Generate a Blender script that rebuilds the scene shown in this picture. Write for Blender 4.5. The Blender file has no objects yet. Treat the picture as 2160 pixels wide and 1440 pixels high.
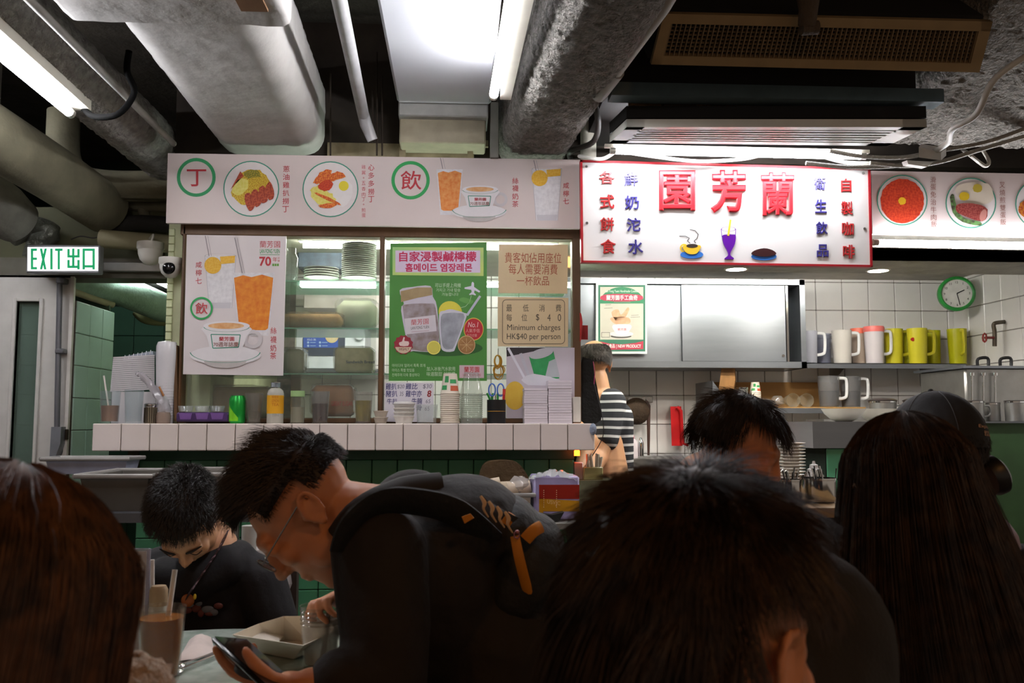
import bpy, bmesh, math, random
from mathutils import Vector, Matrix, Euler, Quaternion
R = math.radians
random.seed(7)
scene = bpy.context.scene
COL = scene.collection
# ---------------------------------------------------------------- camera
F_PX, CX, CY = 1900.0, 1080.0, 720.0          # focal length in pixels of the 2160x1440 frame
PITCH, YAW = math.atan(170/1900), math.atan(110/1900)
CAM = Vector((0, 0, 1.22))
cd = bpy.data.cameras.new('camera'); cam = bpy.data.objects.new('camera', cd); COL.objects.link(cam)
cd.sensor_width = 36; cd.lens = F_PX/2160*36
cam.location = CAM; cam.rotation_euler = (math.pi/2+PITCH, 0, -YAW)
cd.clip_start = .02
cd.dof.use_dof = True; cd.dof.focus_distance = 3.7; cd.dof.aperture_fstop = 9
scene.camera = cam
# ---------------------------------------------------------------- world, exposure
w = bpy.data.worlds.new('world'); scene.world = w; w.use_nodes = True
bg = w.node_tree.nodes['Background']; bg.inputs[0].default_value = (1.0, .82, .66, 1); bg.inputs[1].default_value = .15
vs = scene.view_settings; vs.view_transform = 'Standard'; vs.look = 'None'; vs.exposure = 1.05; vs.gamma = 1; vs.use_curve_mapping = False
TUBE = 40.0      # brightness of a fluorescent tube
# ---------------------------------------------------------------- pixel -> place
_fh = Vector((math.sin(YAW), math.cos(YAW), 0)); _rt = Vector((math.cos(YAW), -math.sin(YAW), 0)); _z = Vector((0, 0, 1))
_fw = _fh*math.cos(PITCH)+_z*math.sin(PITCH); _up = -_fh*math.sin(PITCH)+_z*math.cos(PITCH)
def ray(x, y): return _fw+_rt*((x-CX)/F_PX)+_up*((CY-y)/F_PX)
def P(x, y, Y):
    d = ray(x, y); return CAM+d*(Y/d.y)
def PZ(x, y, z):
    d = ray(x, y); return CAM+d*((z-CAM.z)/d.z)
def PX(x, y, X):
    d = ray(x, y); return CAM+d*(X/d.x)
D, YC, YB = 3.80, 3.62, 5.30                   # window plane, counter front, kitchen back wall
# ---------------------------------------------------------------- colours and materials
def lin(h):
    h = h.lstrip('#'); o = []
    for i in (0, 2, 4):
        c = int(h[i:i+2], 16)/255; o.append(c/12.92 if c <= .04045 else ((c+.055)/1.055)**2.4)
    return o
MATS = {}
def mat(name, col='808080', rough=.5, metal=0, var=.12, vs=14, bump=0, bs=60, trans=0, ior=1.45, emit=0, ecol=None, col2=None, sss=0, alpha=1, coat=0, stretch=None, thr=None, spec=.5):
    if name in MATS: return MATS[name]
    m = bpy.data.materials.new(name); m.use_nodes = True; nt = m.node_tree; N = nt.nodes; L = nt.links
    b = N['Principled BSDF']; c = lin(col)
    b.inputs['Roughness'].default_value = rough; b.inputs['Metallic'].default_value = metal
    b.inputs['Transmission Weight'].default_value = trans; b.inputs['IOR'].default_value = ior; b.inputs['Alpha'].default_value = alpha
    b.inputs['Specular IOR Level'].default_value = spec
    b.inputs['Coat Weight'].default_value = coat
    if sss:
        b.inputs['Subsurface Weight'].default_value = sss; b.inputs['Subsurface Radius'].default_value = (.02, .008, .004); b.inputs['Subsurface Scale'].default_value = .5
    tc = N.new('ShaderNodeTexCoord'); src = tc.outputs['Object']
    if stretch:
        mp = N.new('ShaderNodeMapping'); mp.inputs['Scale'].default_value = stretch; L.new(src, mp.inputs['Vector']); src = mp.outputs['Vector']
    nz = N.new('ShaderNodeTexNoise'); nz.inputs['Scale'].default_value = vs; nz.inputs['Detail'].default_value = 5; L.new(src, nz.inputs['Vector'])
    rp = N.new('ShaderNodeValToRGB'); e = rp.color_ramp.elements
    lo, hi = thr if thr else (.3, .7)
    e[0].position = lo; e[1].position = hi
    if col2: e[0].color = (*c, 1); e[1].color = (*lin(col2), 1)
    else:
        e[0].color = (*[x*(1-var) for x in c], 1); e[1].color = (*[min(1, x*(1+var)) for x in c], 1)
    L.new(nz.outputs['Fac'], rp.inputs['Fac']); L.new(rp.outputs['Color'], b.inputs['Base Color'])
    if bump:
        n2 = N.new('ShaderNodeTexNoise'); n2.inputs['Scale'].default_value = bs; n2.inputs['Detail'].default_value = 6; L.new(src, n2.inputs['Vector'])
        bm = N.new('ShaderNodeBump'); bm.inputs['Strength'].default_value = bump; bm.inputs['Distance'].default_value = .02
        L.new(n2.outputs['Fac'], bm.inputs['Height']); L.new(bm.outputs['Normal'], b.inputs['Normal'])
    if emit:
        b.inputs['Emission Color'].default_value = (*lin(ecol or col), 1); b.inputs['Emission Strength'].default_value = emit
    MATS[name] = m; return m
def clear(name, col='ffffff', rough=.05, alpha=.25):
    """thin clear plastic or glass: partly see-through with a glossy skin"""
    if name in MATS: return MATS[name]
    m = bpy.data.materials.new(name); m.use_nodes = True; nt = m.node_tree; N = nt.nodes; L = nt.links
    N.remove(N['Principled BSDF']); out = N['Material Output']
    t = N.new('ShaderNodeBsdfTransparent'); t.inputs[0].default_value = (*[.55+.45*x for x in lin(col)], 1)
    d = N.new('ShaderNodeBsdfDiffuse'); d.inputs[0].default_value = (*lin(col), 1)
    g = N.new('ShaderNodeBsdfGlossy'); g.inputs['Roughness'].default_value = rough
    m1 = N.new('ShaderNodeMixShader'); m1.inputs[0].default_value = alpha; L.new(t.outputs[0], m1.inputs[1]); L.new(d.outputs[0], m1.inputs[2])
    lw = N.new('ShaderNodeLayerWeight'); pw = N.new('ShaderNodeMath'); pw.operation = 'POWER'; pw.inputs[1].default_value = 4; L.new(lw.outputs['Facing'], pw.inputs[0])
    ma = N.new('ShaderNodeMath'); ma.operation = 'MULTIPLY_ADD'; ma.inputs[1].default_value = .55; ma.inputs[2].default_value = .04; L.new(pw.outputs[0], ma.inputs[0])
    m2 = N.new('ShaderNodeMixShader'); L.new(ma.outputs[0], m2.inputs[0]); L.new(m1.outputs[0], m2.inputs[1]); L.new(g.outputs[0], m2.inputs[2])
    L.new(m2.outputs[0], out.inputs[0]); MATS[name] = m; return m
def flatm(col, rough=.6): return mat('print_'+col, col, rough, var=.03, vs=30)
# ---------------------------------------------------------------- scene objects
WL = {}                                        # world place of every parent (parents are only moved, never turned)
def tag(o, label=None, cat=None, group=None, kind=None):
    if label: o['label'] = label
    if cat: o['category'] = cat
    if group: o['group'] = group
    if kind: o['kind'] = kind
    return o
def thing(name, label, cat, loc, group=None):
    o = bpy.data.objects.new(name, None); COL.objects.link(o); o.location = loc; o.empty_display_size = .05
    WL[o] = Vector(loc); return tag(o, label, cat, group)
def link(name, mesh, parent, loc, rot=None):
    o = bpy.data.objects.new(name, mesh); COL.objects.link(o); loc = Vector(loc)
    if parent is not None:
        o.parent = parent; o.location = loc-WL[parent]
    else: o.location = loc
    if rot is not None: o.rotation_euler = rot
    WL[o] = loc; return o
def copy_tree(o, d, parent=None):
    c = o.copy(); COL.objects.link(c); c.parent = parent
    if parent is None: c.location = o.location+Vector(d)
    WL[c] = WL[o]+Vector(d)
    for ch in list(o.children): copy_tree(ch, d, c)
    return c
class MB:
    def __init__(s): s.v = []; s.f = []; s.mi = []; s.cur = 0
    def add(s, vs_, fs):
        n = len(s.v); s.v += [tuple(v) for v in vs_]; s.f += [tuple(i+n for i in f) for f in fs]; s.mi += [s.cur]*len(fs); return s
    def box(s, a, b, bev=0):
        x0, x1 = sorted((a[0], b[0])); y0, y1 = sorted((a[1], b[1])); z0, z1 = sorted((a[2], b[2]))
        if not bev:
            return s.add([(x0,y0,z0),(x1,y0,z0),(x1,y1,z0),(x0,y1,z0),(x0,y0,z1),(x1,y0,z1),(x1,y1,z1),(x0,y1,z1)],
                         [(0,3,2,1),(4,5,6,7),(0,1,5,4),(1,2,6,5),(2,3,7,6),(3,0,4,7)])
        bev = min(bev, (x1-x0)*.45, (y1-y0)*.45, (z1-z0)*.45)
        V = []; ix = {}
        X, Y, Z = (x0, x1), (y0, y1), (z0, z1); sg = (1, -1)
        for i in (0, 1):
            for j in (0, 1):
                for k in (0, 1):
                    for ax in range(3):
                        p = [X[i]+sg[i]*bev, Y[j]+sg[j]*bev, Z[k]+sg[k]*bev]
                        p[ax] = (X[i], Y[j], Z[k])[ax]; ix[(i,j,k,ax)] = len(V); V.append(p)
        Fs = []; q = lambda *t: ix[t]
        for i in (0, 1): Fs.append([q(i,0,0,0), q(i,1,0,0), q(i,1,1,0), q(i,0,1,0)])
        for j in (0, 1): Fs.append([q(0,j,0,1), q(1,j,0,1), q(1,j,1,1), q(0,j,1,1)])
        for k in (0, 1): Fs.append([q(0,0,k,2), q(1,0,k,2), q(1,1,k,2), q(0,1,k,2)])
        for i in (0, 1):
            for j in (0, 1):
                Fs.append([q(i,j,0,0), q(i,j,1,0), q(i,j,1,1), q(i,j,0,1)])
                Fs.append([q(i,0,j,0), q(i,1,j,0), q(i,1,j,2), q(i,0,j,2)])
                Fs.append([q(0,i,j,1), q(1,i,j,1), q(1,i,j,2), q(0,i,j,2)])
                for k in (0, 1): Fs.append([q(i,j,k,0), q(i,j,k,1), q(i,j,k,2)])
        return s.add(V, Fs)
    def hexa(s, p):                            # 8 corners: 4 of one end, 4 of the other, same order
        return s.add(p, [(0,1,2,3),(7,6,5,4),(0,4,5,1),(1,5,6,2),(2,6,7,3),(3,7,4,0)])
    def poly(s, pts, t=None):                  # flat polygon; t = thickness vector
        n = len(pts); pts = [Vector(p) for p in pts]
        if t is None: return s.add(pts, [tuple(range(n))])
        t = Vector(t); return s.add(pts+[p+t for p in pts], [tuple(range(n)), tuple(range(2*n-1, n-1, -1))]+[(i, i+n, (i+1) % n+n, (i+1) % n) for i in range(n)])
    def lathe(s, prof, c=(0,0,0), n=24, M=None, sx=1, sy=1):
        c = Vector(c); V = []; Fs = []
        for r, z in prof:
            for i in range(n):
                a = 2*math.pi*i/n; p = Vector((math.cos(a)*r*sx, math.sin(a)*r*sy, z)); V.append((M @ p if M else p)+c)
        for j in range(len(prof)-1):
            for i in range(n): Fs.append((j*n+i, j*n+(i+1) % n, (j+1)*n+(i+1) % n, (j+1)*n+i))
        if prof[0][0] > 1e-6 and prof[-1][0] > 1e-6:       # a ring: close the section, leave the middle open
            m = len(prof)-1
            if m > 1: Fs += [(m*n+i, m*n+(i+1) % n, (i+1) % n, i) for i in range(n)]
        elif prof[0][0] > 1e-6: Fs.append(tuple(range(n-1, -1, -1)))
        elif prof[-1][0] > 1e-6: Fs.append(tuple((len(prof)-1)*n+i for i in range(n)))
        return s.add(V, Fs)
    def cyl(s, a, b, r, r2=None, n=14):
        return s.tube([a, b], [r, r if r2 is None else r2], n)
    def tube(s, pts, r, n=10, smooth=0, caps=True, flat=None):
        pts = [Vector(p) for p in pts]
        if smooth: pts, r = spline(pts, r, smooth)
        m = len(pts); r = r if isinstance(r, (list, tuple)) else [r]*m
        T = [((pts[min(i+1, m-1)]-pts[max(i-1, 0)]).normalized()) for i in range(m)]
        u = T[0].orthogonal().normalized() if flat is None else (Vector(flat)-T[0]*T[0].dot(Vector(flat))).normalized(); V = []; Fs = []
        for i in range(m):
            u = (u-T[i]*u.dot(T[i])).normalized(); v = T[i].cross(u)
            rr = r[i] if isinstance(r[i], (list, tuple)) else (r[i], r[i])
            for k in range(n):
                a = 2*math.pi*k/n; V.append(pts[i]+u*math.cos(a)*rr[0]+v*math.sin(a)*rr[1])
        for i in range(m-1):
            for k in range(n): Fs.append((i*n+k, i*n+(k+1) % n, (i+1)*n+(k+1) % n, (i+1)*n+k))
        if caps: Fs += [tuple(range(n-1, -1, -1)), tuple((m-1)*n+k for k in range(n))]
        return s.add(V, Fs)
    def ell(s, c, rad, M=None, n=16, m=10):
        c = Vector(c); V = []; Fs = []
        rad = rad if isinstance(rad, (list, tuple)) else (rad,)*3
        for j in range(1, m):
            t = math.pi*j/m
            for i in range(n):
                a = 2*math.pi*i/n; p = Vector((rad[0]*math.sin(t)*math.cos(a), rad[1]*math.sin(t)*math.sin(a), rad[2]*math.cos(t))); V.append((M @ p if M else p)+c)
        top = len(V)
        for z in (1, -1):
            p = Vector((0, 0, rad[2]*z)); V.append((M @ p if M else p)+c)
        for j in range(m-2):
            for i in range(n): Fs.append((j*n+i, (j+1)*n+i, (j+1)*n+(i+1) % n, j*n+(i+1) % n))
        for i in range(n):
            Fs.append((top, i, (i+1) % n)); Fs.append((top+1, (m-2)*n+(i+1) % n, (m-2)*n+i))
        return s.add(V, Fs)
    def grid(s, fn, nu, nv):
        V = [fn(i/nu, j/nv) for j in range(nv+1) for i in range(nu+1)]; w_ = nu+1
        return s.add(V, [(j*w_+i, j*w_+i+1, (j+1)*w_+i+1, (j+1)*w_+i) for j in range(nv) for i in range(nu)])
    def mesh(s, name, mats, origin=(0,0,0), smooth=None):
        o = Vector(origin); me = bpy.data.meshes.new(name)
        me.from_pydata([(v[0]-o.x, v[1]-o.y, v[2]-o.z) for v in s.v], [], s.f)
        for m in (mats if isinstance(mats, (list, tuple)) else [mats]): me.materials.append(m)
        if any(s.mi): me.polygons.foreach_set('material_index', s.mi)
        bm = bmesh.new(); bm.from_mesh(me); bmesh.ops.recalc_face_normals(bm, faces=bm.faces); bm.to_mesh(me); bm.free()
        if smooth:
            me.polygons.foreach_set('use_smooth', [True]*len(me.polygons)); me.set_sharp_from_angle(angle=R(smooth))
        me.update(); return me
    def base(s):
        xs, ys, zs = zip(*s.v); return Vector(((min(xs)+max(xs))/2, (min(ys)+max(ys))/2, min(zs)))
    def build(s, name, mats, parent=None, smooth=40):
        o = s.base(); return link(name, s.mesh(name, mats, o, smooth), parent, o)
    def item(s, name, mats, label, cat, group=None, kind=None, smooth=40):
        return tag(s.build(name, mats, None, smooth), label, cat, group, kind)
    def struct(s, name, mats, parent=None, smooth=None):
        return tag(s.build(name, mats, parent, smooth), kind='structure' if parent is None else None)
def spline(pts, r, k):
    n = len(pts); rs = r if isinstance(r, (list, tuple)) else [r]*n; O = []; Q = []
    for i in range(n-1):
        p0, p1, p2, p3 = pts[max(i-1, 0)], pts[i], pts[i+1], pts[min(i+2, n-1)]
        for j in range(k):
            t = j/k; O.append(.5*((2*p1)+(p2-p0)*t+(2*p0-5*p1+4*p2-p3)*t*t+(3*p1-p0-3*p2+p3)*t**3))
            a, b = rs[i], rs[i+1]; Q.append(a+(b-a)*t if not isinstance(a, (tuple, list)) else tuple(a[q]+(b[q]-a[q])*t for q in range(2)))
    O.append(pts[-1]); Q.append(rs[-1]); return O, Q
def pxbox(mb, x0, y0, x1, y1, Y, dep, bev=0):  # upright box whose front face fills a pixel rectangle at distance Y
    a = P(x0, y1, Y); b = P(x1, y0, Y); return mb.box(a, (b.x, Y+dep, b.z), bev)
# prints: flat shapes on an upright sheet at distance Y
def quad_px(c, Y): return [P(x, y, Y) for x, y in c]
def shape(parent, name, pts, Y, m):
    mb = MB(); mb.poly(quad_px(pts, Y)); return mb.build(name, m, parent, None)
def ellp(cx, cy, rx, ry=None, n=28, a0=0, a1=360, tilt=0):
    ry = rx if ry is None else ry; o = []
    for i in range(n if a1-a0 >= 360 else n+1):
        a = R(a0+(a1-a0)*i/n); x = math.cos(a)*rx; y = math.sin(a)*ry; t = R(tilt)
        o.append((cx+x*math.cos(t)-y*math.sin(t), cy+x*math.sin(t)+y*math.cos(t)))
    return o
def ring(parent, name, cx, cy, r, w_, Y, m, ry=None, a0=0, a1=360, n=40):
    mb = MB(); k = (ry or r)/r
    o = ellp(cx, cy, r, r*k, n, a0, a1); i_ = ellp(cx, cy, r-w_, (r-w_*1.0)*k, n, a0, a1)
    V = quad_px(o, Y)+quad_px(i_, Y); L_ = len(o)
    mb.add(V, [(j, (j+1) % L_, L_+(j+1) % L_, L_+j) for j in range(L_ if a1-a0 >= 360 else L_-1)]); return mb.build(name, m, parent, None)
def line(parent, name, pts, w_, Y, m):
    mb = MB()
    for (x0, y0), (x1, y1) in zip(pts, pts[1:]):
        l = math.hypot(x1-x0, y1-y0) or 1; nx, ny = -(y1-y0)/l*w_/2, (x1-x0)/l*w_/2
        mb.poly(quad_px([(x0+nx, y0+ny), (x1+nx, y1+ny), (x1-nx, y1-ny), (x0-nx, y0-ny)], Y))
    return mb.build(name, m, parent, None)
_fc = bpy.data.curves.new('lettering', 'FONT'); _fo = bpy.data.objects.new('lettering', _fc); _fc.fill_mode = 'BOTH'
def glyphs(s, bold=0, shear=0, ext=0):
    _fc.body = s; _fc.bevel_depth = bold; _fc.bevel_resolution = 0; _fc.shear = shear; _fc.extrude = ext; _fc.resolution_u = 4
    _fo.to_mesh_clear(); me = _fo.to_mesh()
    V = [v.co.copy() for v in me.vertices]; Fs = [tuple(p.vertices) for p in me.polygons]
    if bold and not ext: Fs = [f for f in Fs if sum(V[i].z for i in f) > 1e-9]; u = sorted({i for f in Fs for i in f}); ix = {q: k for k, q in enumerate(u)}; Fs = [tuple(ix[i] for i in f) for f in Fs]; V = [Vector((V[i].x, V[i].y, V[i].z/bold)) for i in u]
    elif not ext: V = [Vector((v.x, v.y, 0)) for v in V]
    return V, Fs
def text(parent, s, box, Y, m, bold=.0, shear=0, name='lettering', thick=0, tl=0):
    """writing that fills a pixel box on the sheet at distance Y; thick = raised letters; tl = slope of the line"""
    V, Fs = glyphs(s, bold, shear, .05 if thick else 0)
    if not V: return None
    xs = [v.x for v in V]; ys = [v.y for v in V]; x0, x1, y0, y1 = min(xs), max(xs), min(ys), max(ys); bx0, by0, bx1, by1 = box; O = []
    for v in V:
        u = (v.x-x0)/max(x1-x0, 1e-6); t = (v.y-y0)/max(y1-y0, 1e-6)
        O.append(P(bx0+(bx1-bx0)*u, by1+(by0-by1)*t+tl*(bx1-bx0)*u, Y-(thick*(v.z/.05*.5+.5) if thick else v.z*.0002)))
    mb = MB(); mb.add(O, Fs); return mb.build(name, m, parent, None)
def column(parent, s, x, ys, w_, h, Y, m, bold=.005, dx=0):   # characters under one another, one mesh for the line
    mb = MB()
    for i, (c, y) in enumerate(zip(s, ys)):
        V, Fs = glyphs(c, bold)
        xs = [v.x for v in V]; yy = [v.y for v in V]; a0, a1, b0, b1 = min(xs), max(xs), min(yy), max(yy); s_ = 1 if (a1-a0) > .5 or (b1-b0) > .5 else .5
        cx = x+dx*i; bw, bh = w_*s_, h*(s_ if c != '一' else .12)
        mb.add([P(cx-bw/2+bw*(v.x-a0)/(a1-a0), y+bh/2-bh*(v.y-b0)/(b1-b0), Y-v.z*.0002) for v in V], Fs)
    return mb.build('lettering', m, parent, None)
# tiles: one mesh for all alike pieces
def tile_mesh(name, w_, h, t, m, bev=.003):
    mb = MB(); mb.box((-w_/2, 0, -h/2), (w_/2, t, h/2), bev); return mb.mesh(name, m, (0,0,0))
def tiles(parent, me, o, u, v, nu, nv, w_, h, gap, name='tile', skip=None, rnd=.0012):
    """tiles laid from corner o along u and v; the tile's front looks along -(u x v turned)"""
    u = Vector(u).normalized(); v = Vector(v).normalized(); n = u.cross(v); M = Matrix((u, -n, v)).transposed()
    for j in range(nv):
        for i in range(nu):
            if skip and skip(i, j): continue
            p = Vector(o)+u*((i+.5)*(w_+gap))+v*((j+.5)*(h+gap))+n*(random.random()*rnd)
            link(name, me, parent, p, M.to_euler())
# ================================================================ the setting
concrete = mat('raw_concrete', '4a443c', .9, bump=.5, bs=25, var=.3, vs=5)
M_floor = mat('floor_tile_dark', '5a4c40', .5, var=.2)
white_gloss = mat('white_glazed_tile', 'd9d6d3', .22, var=.05, vs=3, bump=.05, bs=12)
cream_gloss = mat('cream_counter_tile', 'd8ccc4', .3, var=.05, vs=3, bump=.05, bs=12)
green_gloss = mat('dark_green_tile', '4a8a64', .3, var=.15, vs=4)
mint_gloss = mat('mint_tile', 'b9d8cd', .3, var=.07, vs=4, bump=.05, bs=12)
teal_dark = mat('deep_green_tile', '3f5f50', .4, var=.12, vs=4)
grout = mat('grout', '6e665f', .9, var=.3, vs=30)
dark_grout = mat('dark_grout', '26332a', .9, var=.2)
mb = MB(); mb.box((-5, -2.5, -.05), (5, 8, 0)); floor = mb.struct('floor', M_floor)
mb = MB(); mb.box((-5, -2.5, 3.0), (5, 8, 3.1)); mb.struct('ceiling', concrete)
# kitchen back wall with its tiles
TW, TH, TG = .1605, .1685, .0035
mb = MB(); mb.box((-1.35, YB+.006, 0), (3.2, YB+.16, 3.0)); wall_back = mb.struct('wall_back', grout)
tm = tile_mesh('wall_tile', TW, TH, .012, white_gloss)
XR = P(2012, 700, YB).x; o = P(1721.5, 654, YB); o0 = Vector((o.x-(TW+TG)*19, YB, o.z-(TH+TG)*6))
tiles(wall_back, tm, o0, (1,0,0), (0,0,1), 26, 9, TW, TH, TG, skip=lambda i, j: o0.x+i*(TW+TG) > XR or o0.x+i*(TW+TG) < -1.2)
XR = P(2012, 700, YB).x
mb = MB(); mb.box((XR+.006, 3.3, 0), (XR+.15, YB, 3.0)); wall_right = mb.struct('wall_right', grout)
tiles(wall_right, tm, (XR, YB-.002, o0.z), (0,-1,0), (0,0,1), 11, 9, TW, TH, TG)
# dropped kitchen ceiling and the beam over the opening
soff = mat('kitchen_soffit', '8d897c', .6, var=.2, vs=9, bump=.15)
zs = P(1600, 588, YB).z
mb = MB(); mb.box((-1.2, 4.02, zs), (XR, YB, zs+.05)); mb.struct('ceiling_kitchen', mat('kitchen_ceiling_panel', '9b9486', .5, var=.1))
zb = P(1900, 556, 3.95).z
mb = MB(); mb.box((P(1224, 600, 3.9).x, 3.84, zb), (XR+.6, 4.22, zb+.05)); mb.box((P(1224, 600, 3.9).x, 3.84, zb), (XR+.6, 3.88, zb+.34)); mb.struct('trim_1', soff)
# loft wall above the shop front
mb = MB(); mb.box((-1.25, 3.93, P(700, 330, 3.93).z), (XR+.9, 4.0, 3.0)); mb.struct('wall_loft', mat('loft_wall', '3a332c', .9, var=.4, vs=6))
beige = mat('aged_beige_paint', '8f8468', .7, var=.3, vs=12, bump=.2)
mb = MB(); pxbox(mb, 690, 303, 850, 332, 3.9, .02); pxbox(mb, 850, 318, 1000, 334, 3.89, .03); mb.struct('trim_2', beige)
mb = MB(); pxbox(mb, 842, 282, 856, 331, 3.85, .02); pxbox(mb, 986, 288, 998, 334, 3.85, .02); pxbox(mb, 842, 296, 1030, 306, 3.87, .02); pxbox(mb, 988, 270, 996, 290, 3.855, .012); mb.struct('trim_3', beige)
# ------------------------------------------------ left: doorway, corridor
YD = 4.35
olive = mat('olive_painted_beam', '4a4a30', .7, var=.2, vs=5)
mb = MB(); a = P(-260, 546, YD); b = P(352, 440, YD); mb.box(a, (b.x, YD+.16, b.z)); mb.struct('trim_4', olive)
mb = MB(); a = P(-260, 582, YD-.02); b = P(352, 546, YD-.02); mb.box(a, (b.x, YD+.14, b.z)); hd = mb.struct('trim_5', mat('door_header_grey', '5c594d', .6, var=.15))
mb = MB(); pxbox(mb, 216, 553, 348, 572, YD-.05, .03, .004); mb.build('header_rail', mat('header_rail_metal', '8d8b86', .35, .6), hd)
# corridor side wall, mint tiles
XW = P(150, 700, YD).x; y1 = P(150, 700, YD).y; Y2 = PX(235, 700, XW).y; zt = P(150, 626, YD).z
mb = MB(); mb.box((XW-.12, YD+.06, 0), (XW-.006, Y2, zt-.01)); wl = mb.struct('wall_left', grout)
mt = tile_mesh('mint_wall_tile', .152, .152, .012, mint_gloss)
tiles(wl, mt, (XW, YD+.06, zt-.01-.155*12), (0,1,0), (0,0,1), int((Y2-YD-.06)/.155+.5), 12, .152, .152, .003)
XW0 = XW
mb = MB(); mb.box((-4.2, 6.2, 0), (-.9, 6.3, 3.0)); wf = mb.struct('wall_far', dark_grout)
ft = tile_mesh('far_wall_tile', .196, .196, .012, teal_dark)
tiles(wf, ft, (-3.2, 6.188, 0), (1,0,0), (0,0,1), 9, 10, .196, .196, .004)
mb = MB(); mb.box((-5, -2.5, 0), (-4.9, 8, 3.0)); mb.struct('wall_side', mat('side_wall_paint', '6a6152', .8))
mb = MB(); mb.box((-4.9, YD+.03, 0), (P(-60, 800, YD).x, YD+.13, 3.0)); mb.struct('wall_front', mat('front_wall_paint', '8f8a80', .8))
# kitchen partition at the left end of the shop front (pale green tiled edge beside the doorway)
xa, xb = P(365, 700, 4.0).x, P(379, 700, 4.0).x
mb = MB(); mb.box((xa, 3.9, 1.2), (-1.06, 5.3, 2.3)); wp = mb.struct('wall_partition', mat('partition_render', 'b9bd98', .6))
pt = tile_mesh('partition_tile', xb-xa-.002, .032, .008, mat('pale_green_tile', 'cfd8ac', .35, var=.06))
for i in range(24): link('tile', pt, wp, ((xa+xb)/2, 3.892, 1.24+.0345*i))
mb = MB(); pxbox(mb, 358, 580, 366, 892, 3.99, .05, .002); mb.struct('trim_6', mat('door_post_metal', '8b8a88', .4, .5))
# door leaf
door = thing('door_1', None, None, (P(60, 960, YD).x, YD, 0)); tag(door, kind='structure')
dwhite = mat('door_white_paint', 'c9c7c2', .5, var=.06)
mb = MB(); x0, x1 = P(-120, 700, YD).x, P(148, 700, YD).x; zt = P(70, 582, YD).z
wx0, wx1 = P(38, 700, YD).x, P(86, 700, YD).x; wz = P(60, 637, YD).z; wz0 = .5
mb.box((x0, YD-.02, 0), (wx0, YD+.025, zt)); mb.box((wx1, YD-.02, 0), (x1, YD+.025, zt)); mb.box((wx0, YD-.02, wz), (wx1, YD+.025, zt)); mb.box((wx0, YD-.02, 0), (wx1, YD+.025, wz0))
mb.build('door_leaf', dwhite, door, None)
mb = MB(); fw = .016
for a, b in (((wx0-fw, wz0), (wx0, wz+fw)), ((wx1, wz0), (wx1+fw, wz+fw)), ((wx0, wz), (wx1, wz+fw))): mb.box((a[0], YD-.032, a[1]), (b[0], YD+.03, b[1]), .003)
fr = mb.build('window_frame', dwhite, door)
mb = MB(); mb.box((wx0, YD+.002, wz0), (wx1, YD+.008, wz)); mb.build('pane', clear('wired_glass_pane', '8fa89a', .1, .35), door, None)
mb = MB(); mb.box((wx0-.03, YD+.5, .3), (wx1+.12, YD+.52, wz+.1)); mb.item('painted_screen_board', mat('dim_green_board', '6f8a7a', .6), 'grey-green board standing behind the narrow door window', 'board')
grey_metal = mat('grey_painted_metal', '6f7076', .4, .3, var=.1)
mb = MB(); mb.cyl(P(126, 592, YD-.05), P(120, 905, YD-.05), .0125); mb.build('bolt_rod', grey_metal, door)
for (x0_, y0_, x1_, y1_) in ((117, 585, 136, 597), (115, 735, 134, 745)):
    mb = MB(); pxbox(mb, x0_, y0_, x1_, y1_, YD-.07, .05, .004); mb.build('bolt_bracket', grey_metal, door)
mb = MB(); mb.poly(quad_px([(108, 900), (129, 900), (127, 935), (119, 958), (103, 985)], YD-.08), (0, .06, 0)); pl = mb.build('lock_case', mat('lock_case_grey', '8d929b', .35, .4), door)
mb = MB(); pxbox(mb, 139, 583, 149, 990, YD-.03, .02); mb.build('edge_strip', mat('edge_strip_white', 'd8d5cf', .4), door, None)
for y in (905, 960):
    mb = MB(); pxbox(mb, 136, y, 142, y+22, YD-.04, .02, .002); mb.build('hinge', mat('hinge_dark', '3a3128', .5, .5), door)
# exit sign
ex = thing('exit_sign', 'illuminated white and green EXIT sign above the white door', 'sign', P(132, 575, 4.1))
mb = MB(); pxbox(mb, 54, 517, 211, 575, 4.08, .05, .004); mb.build('case', mat('exit_case_grey', '8c8e92', .4, .4), ex)
shape(ex, 'panel', [(58, 521), (207, 521), (207, 571), (58, 571)], 4.078, mat('exit_panel_lit', 'f4f2f8', .5, emit=.7, var=.01))
exg = mat('exit_green', '00935a', .5, emit=.35, var=.02); Yx = 4.076
for pts in ([(65,524),(78,524),(78,529),(70,529),(70,543),(78,543),(78,548),(70,548),(70,563),(78,563),(78,568),(65,568)],
            [(84,524),(89,524),(98,568),(93,568)], [(94,524),(99,524),(89,568),(84,568)], [(106,524),(111,524),(111,568),(106,568)],
            [(116,524),(132,524),(132,529),(126.5,529),(126.5,568),(121.5,568),(121.5,529),(116,529)]):
    shape(ex, 'letter', pts, Yx - .0003*(pts[0][0] == 94), exg)
for pts in ([(142,525),(147,525),(147,538),(152,538),(152,524),(157,524),(157,538),(163,538),(163,525),(168,525),(168,543),(157,543),(157,560),(163,560),(163,548),(168,548),(168,568),(163,568),(163,565),(142,565),(142,548),(147,548),(147,560),(152,560),(152,543),(142,543)],
            [(174,524),(200,524),(200,568),(195,568),(195,529),(179,529),(179,568),(174,568)], [(179,559),(195,559),(195,564),(179,564)]):
    shape(ex, 'character', pts, Yx, exg)
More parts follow.
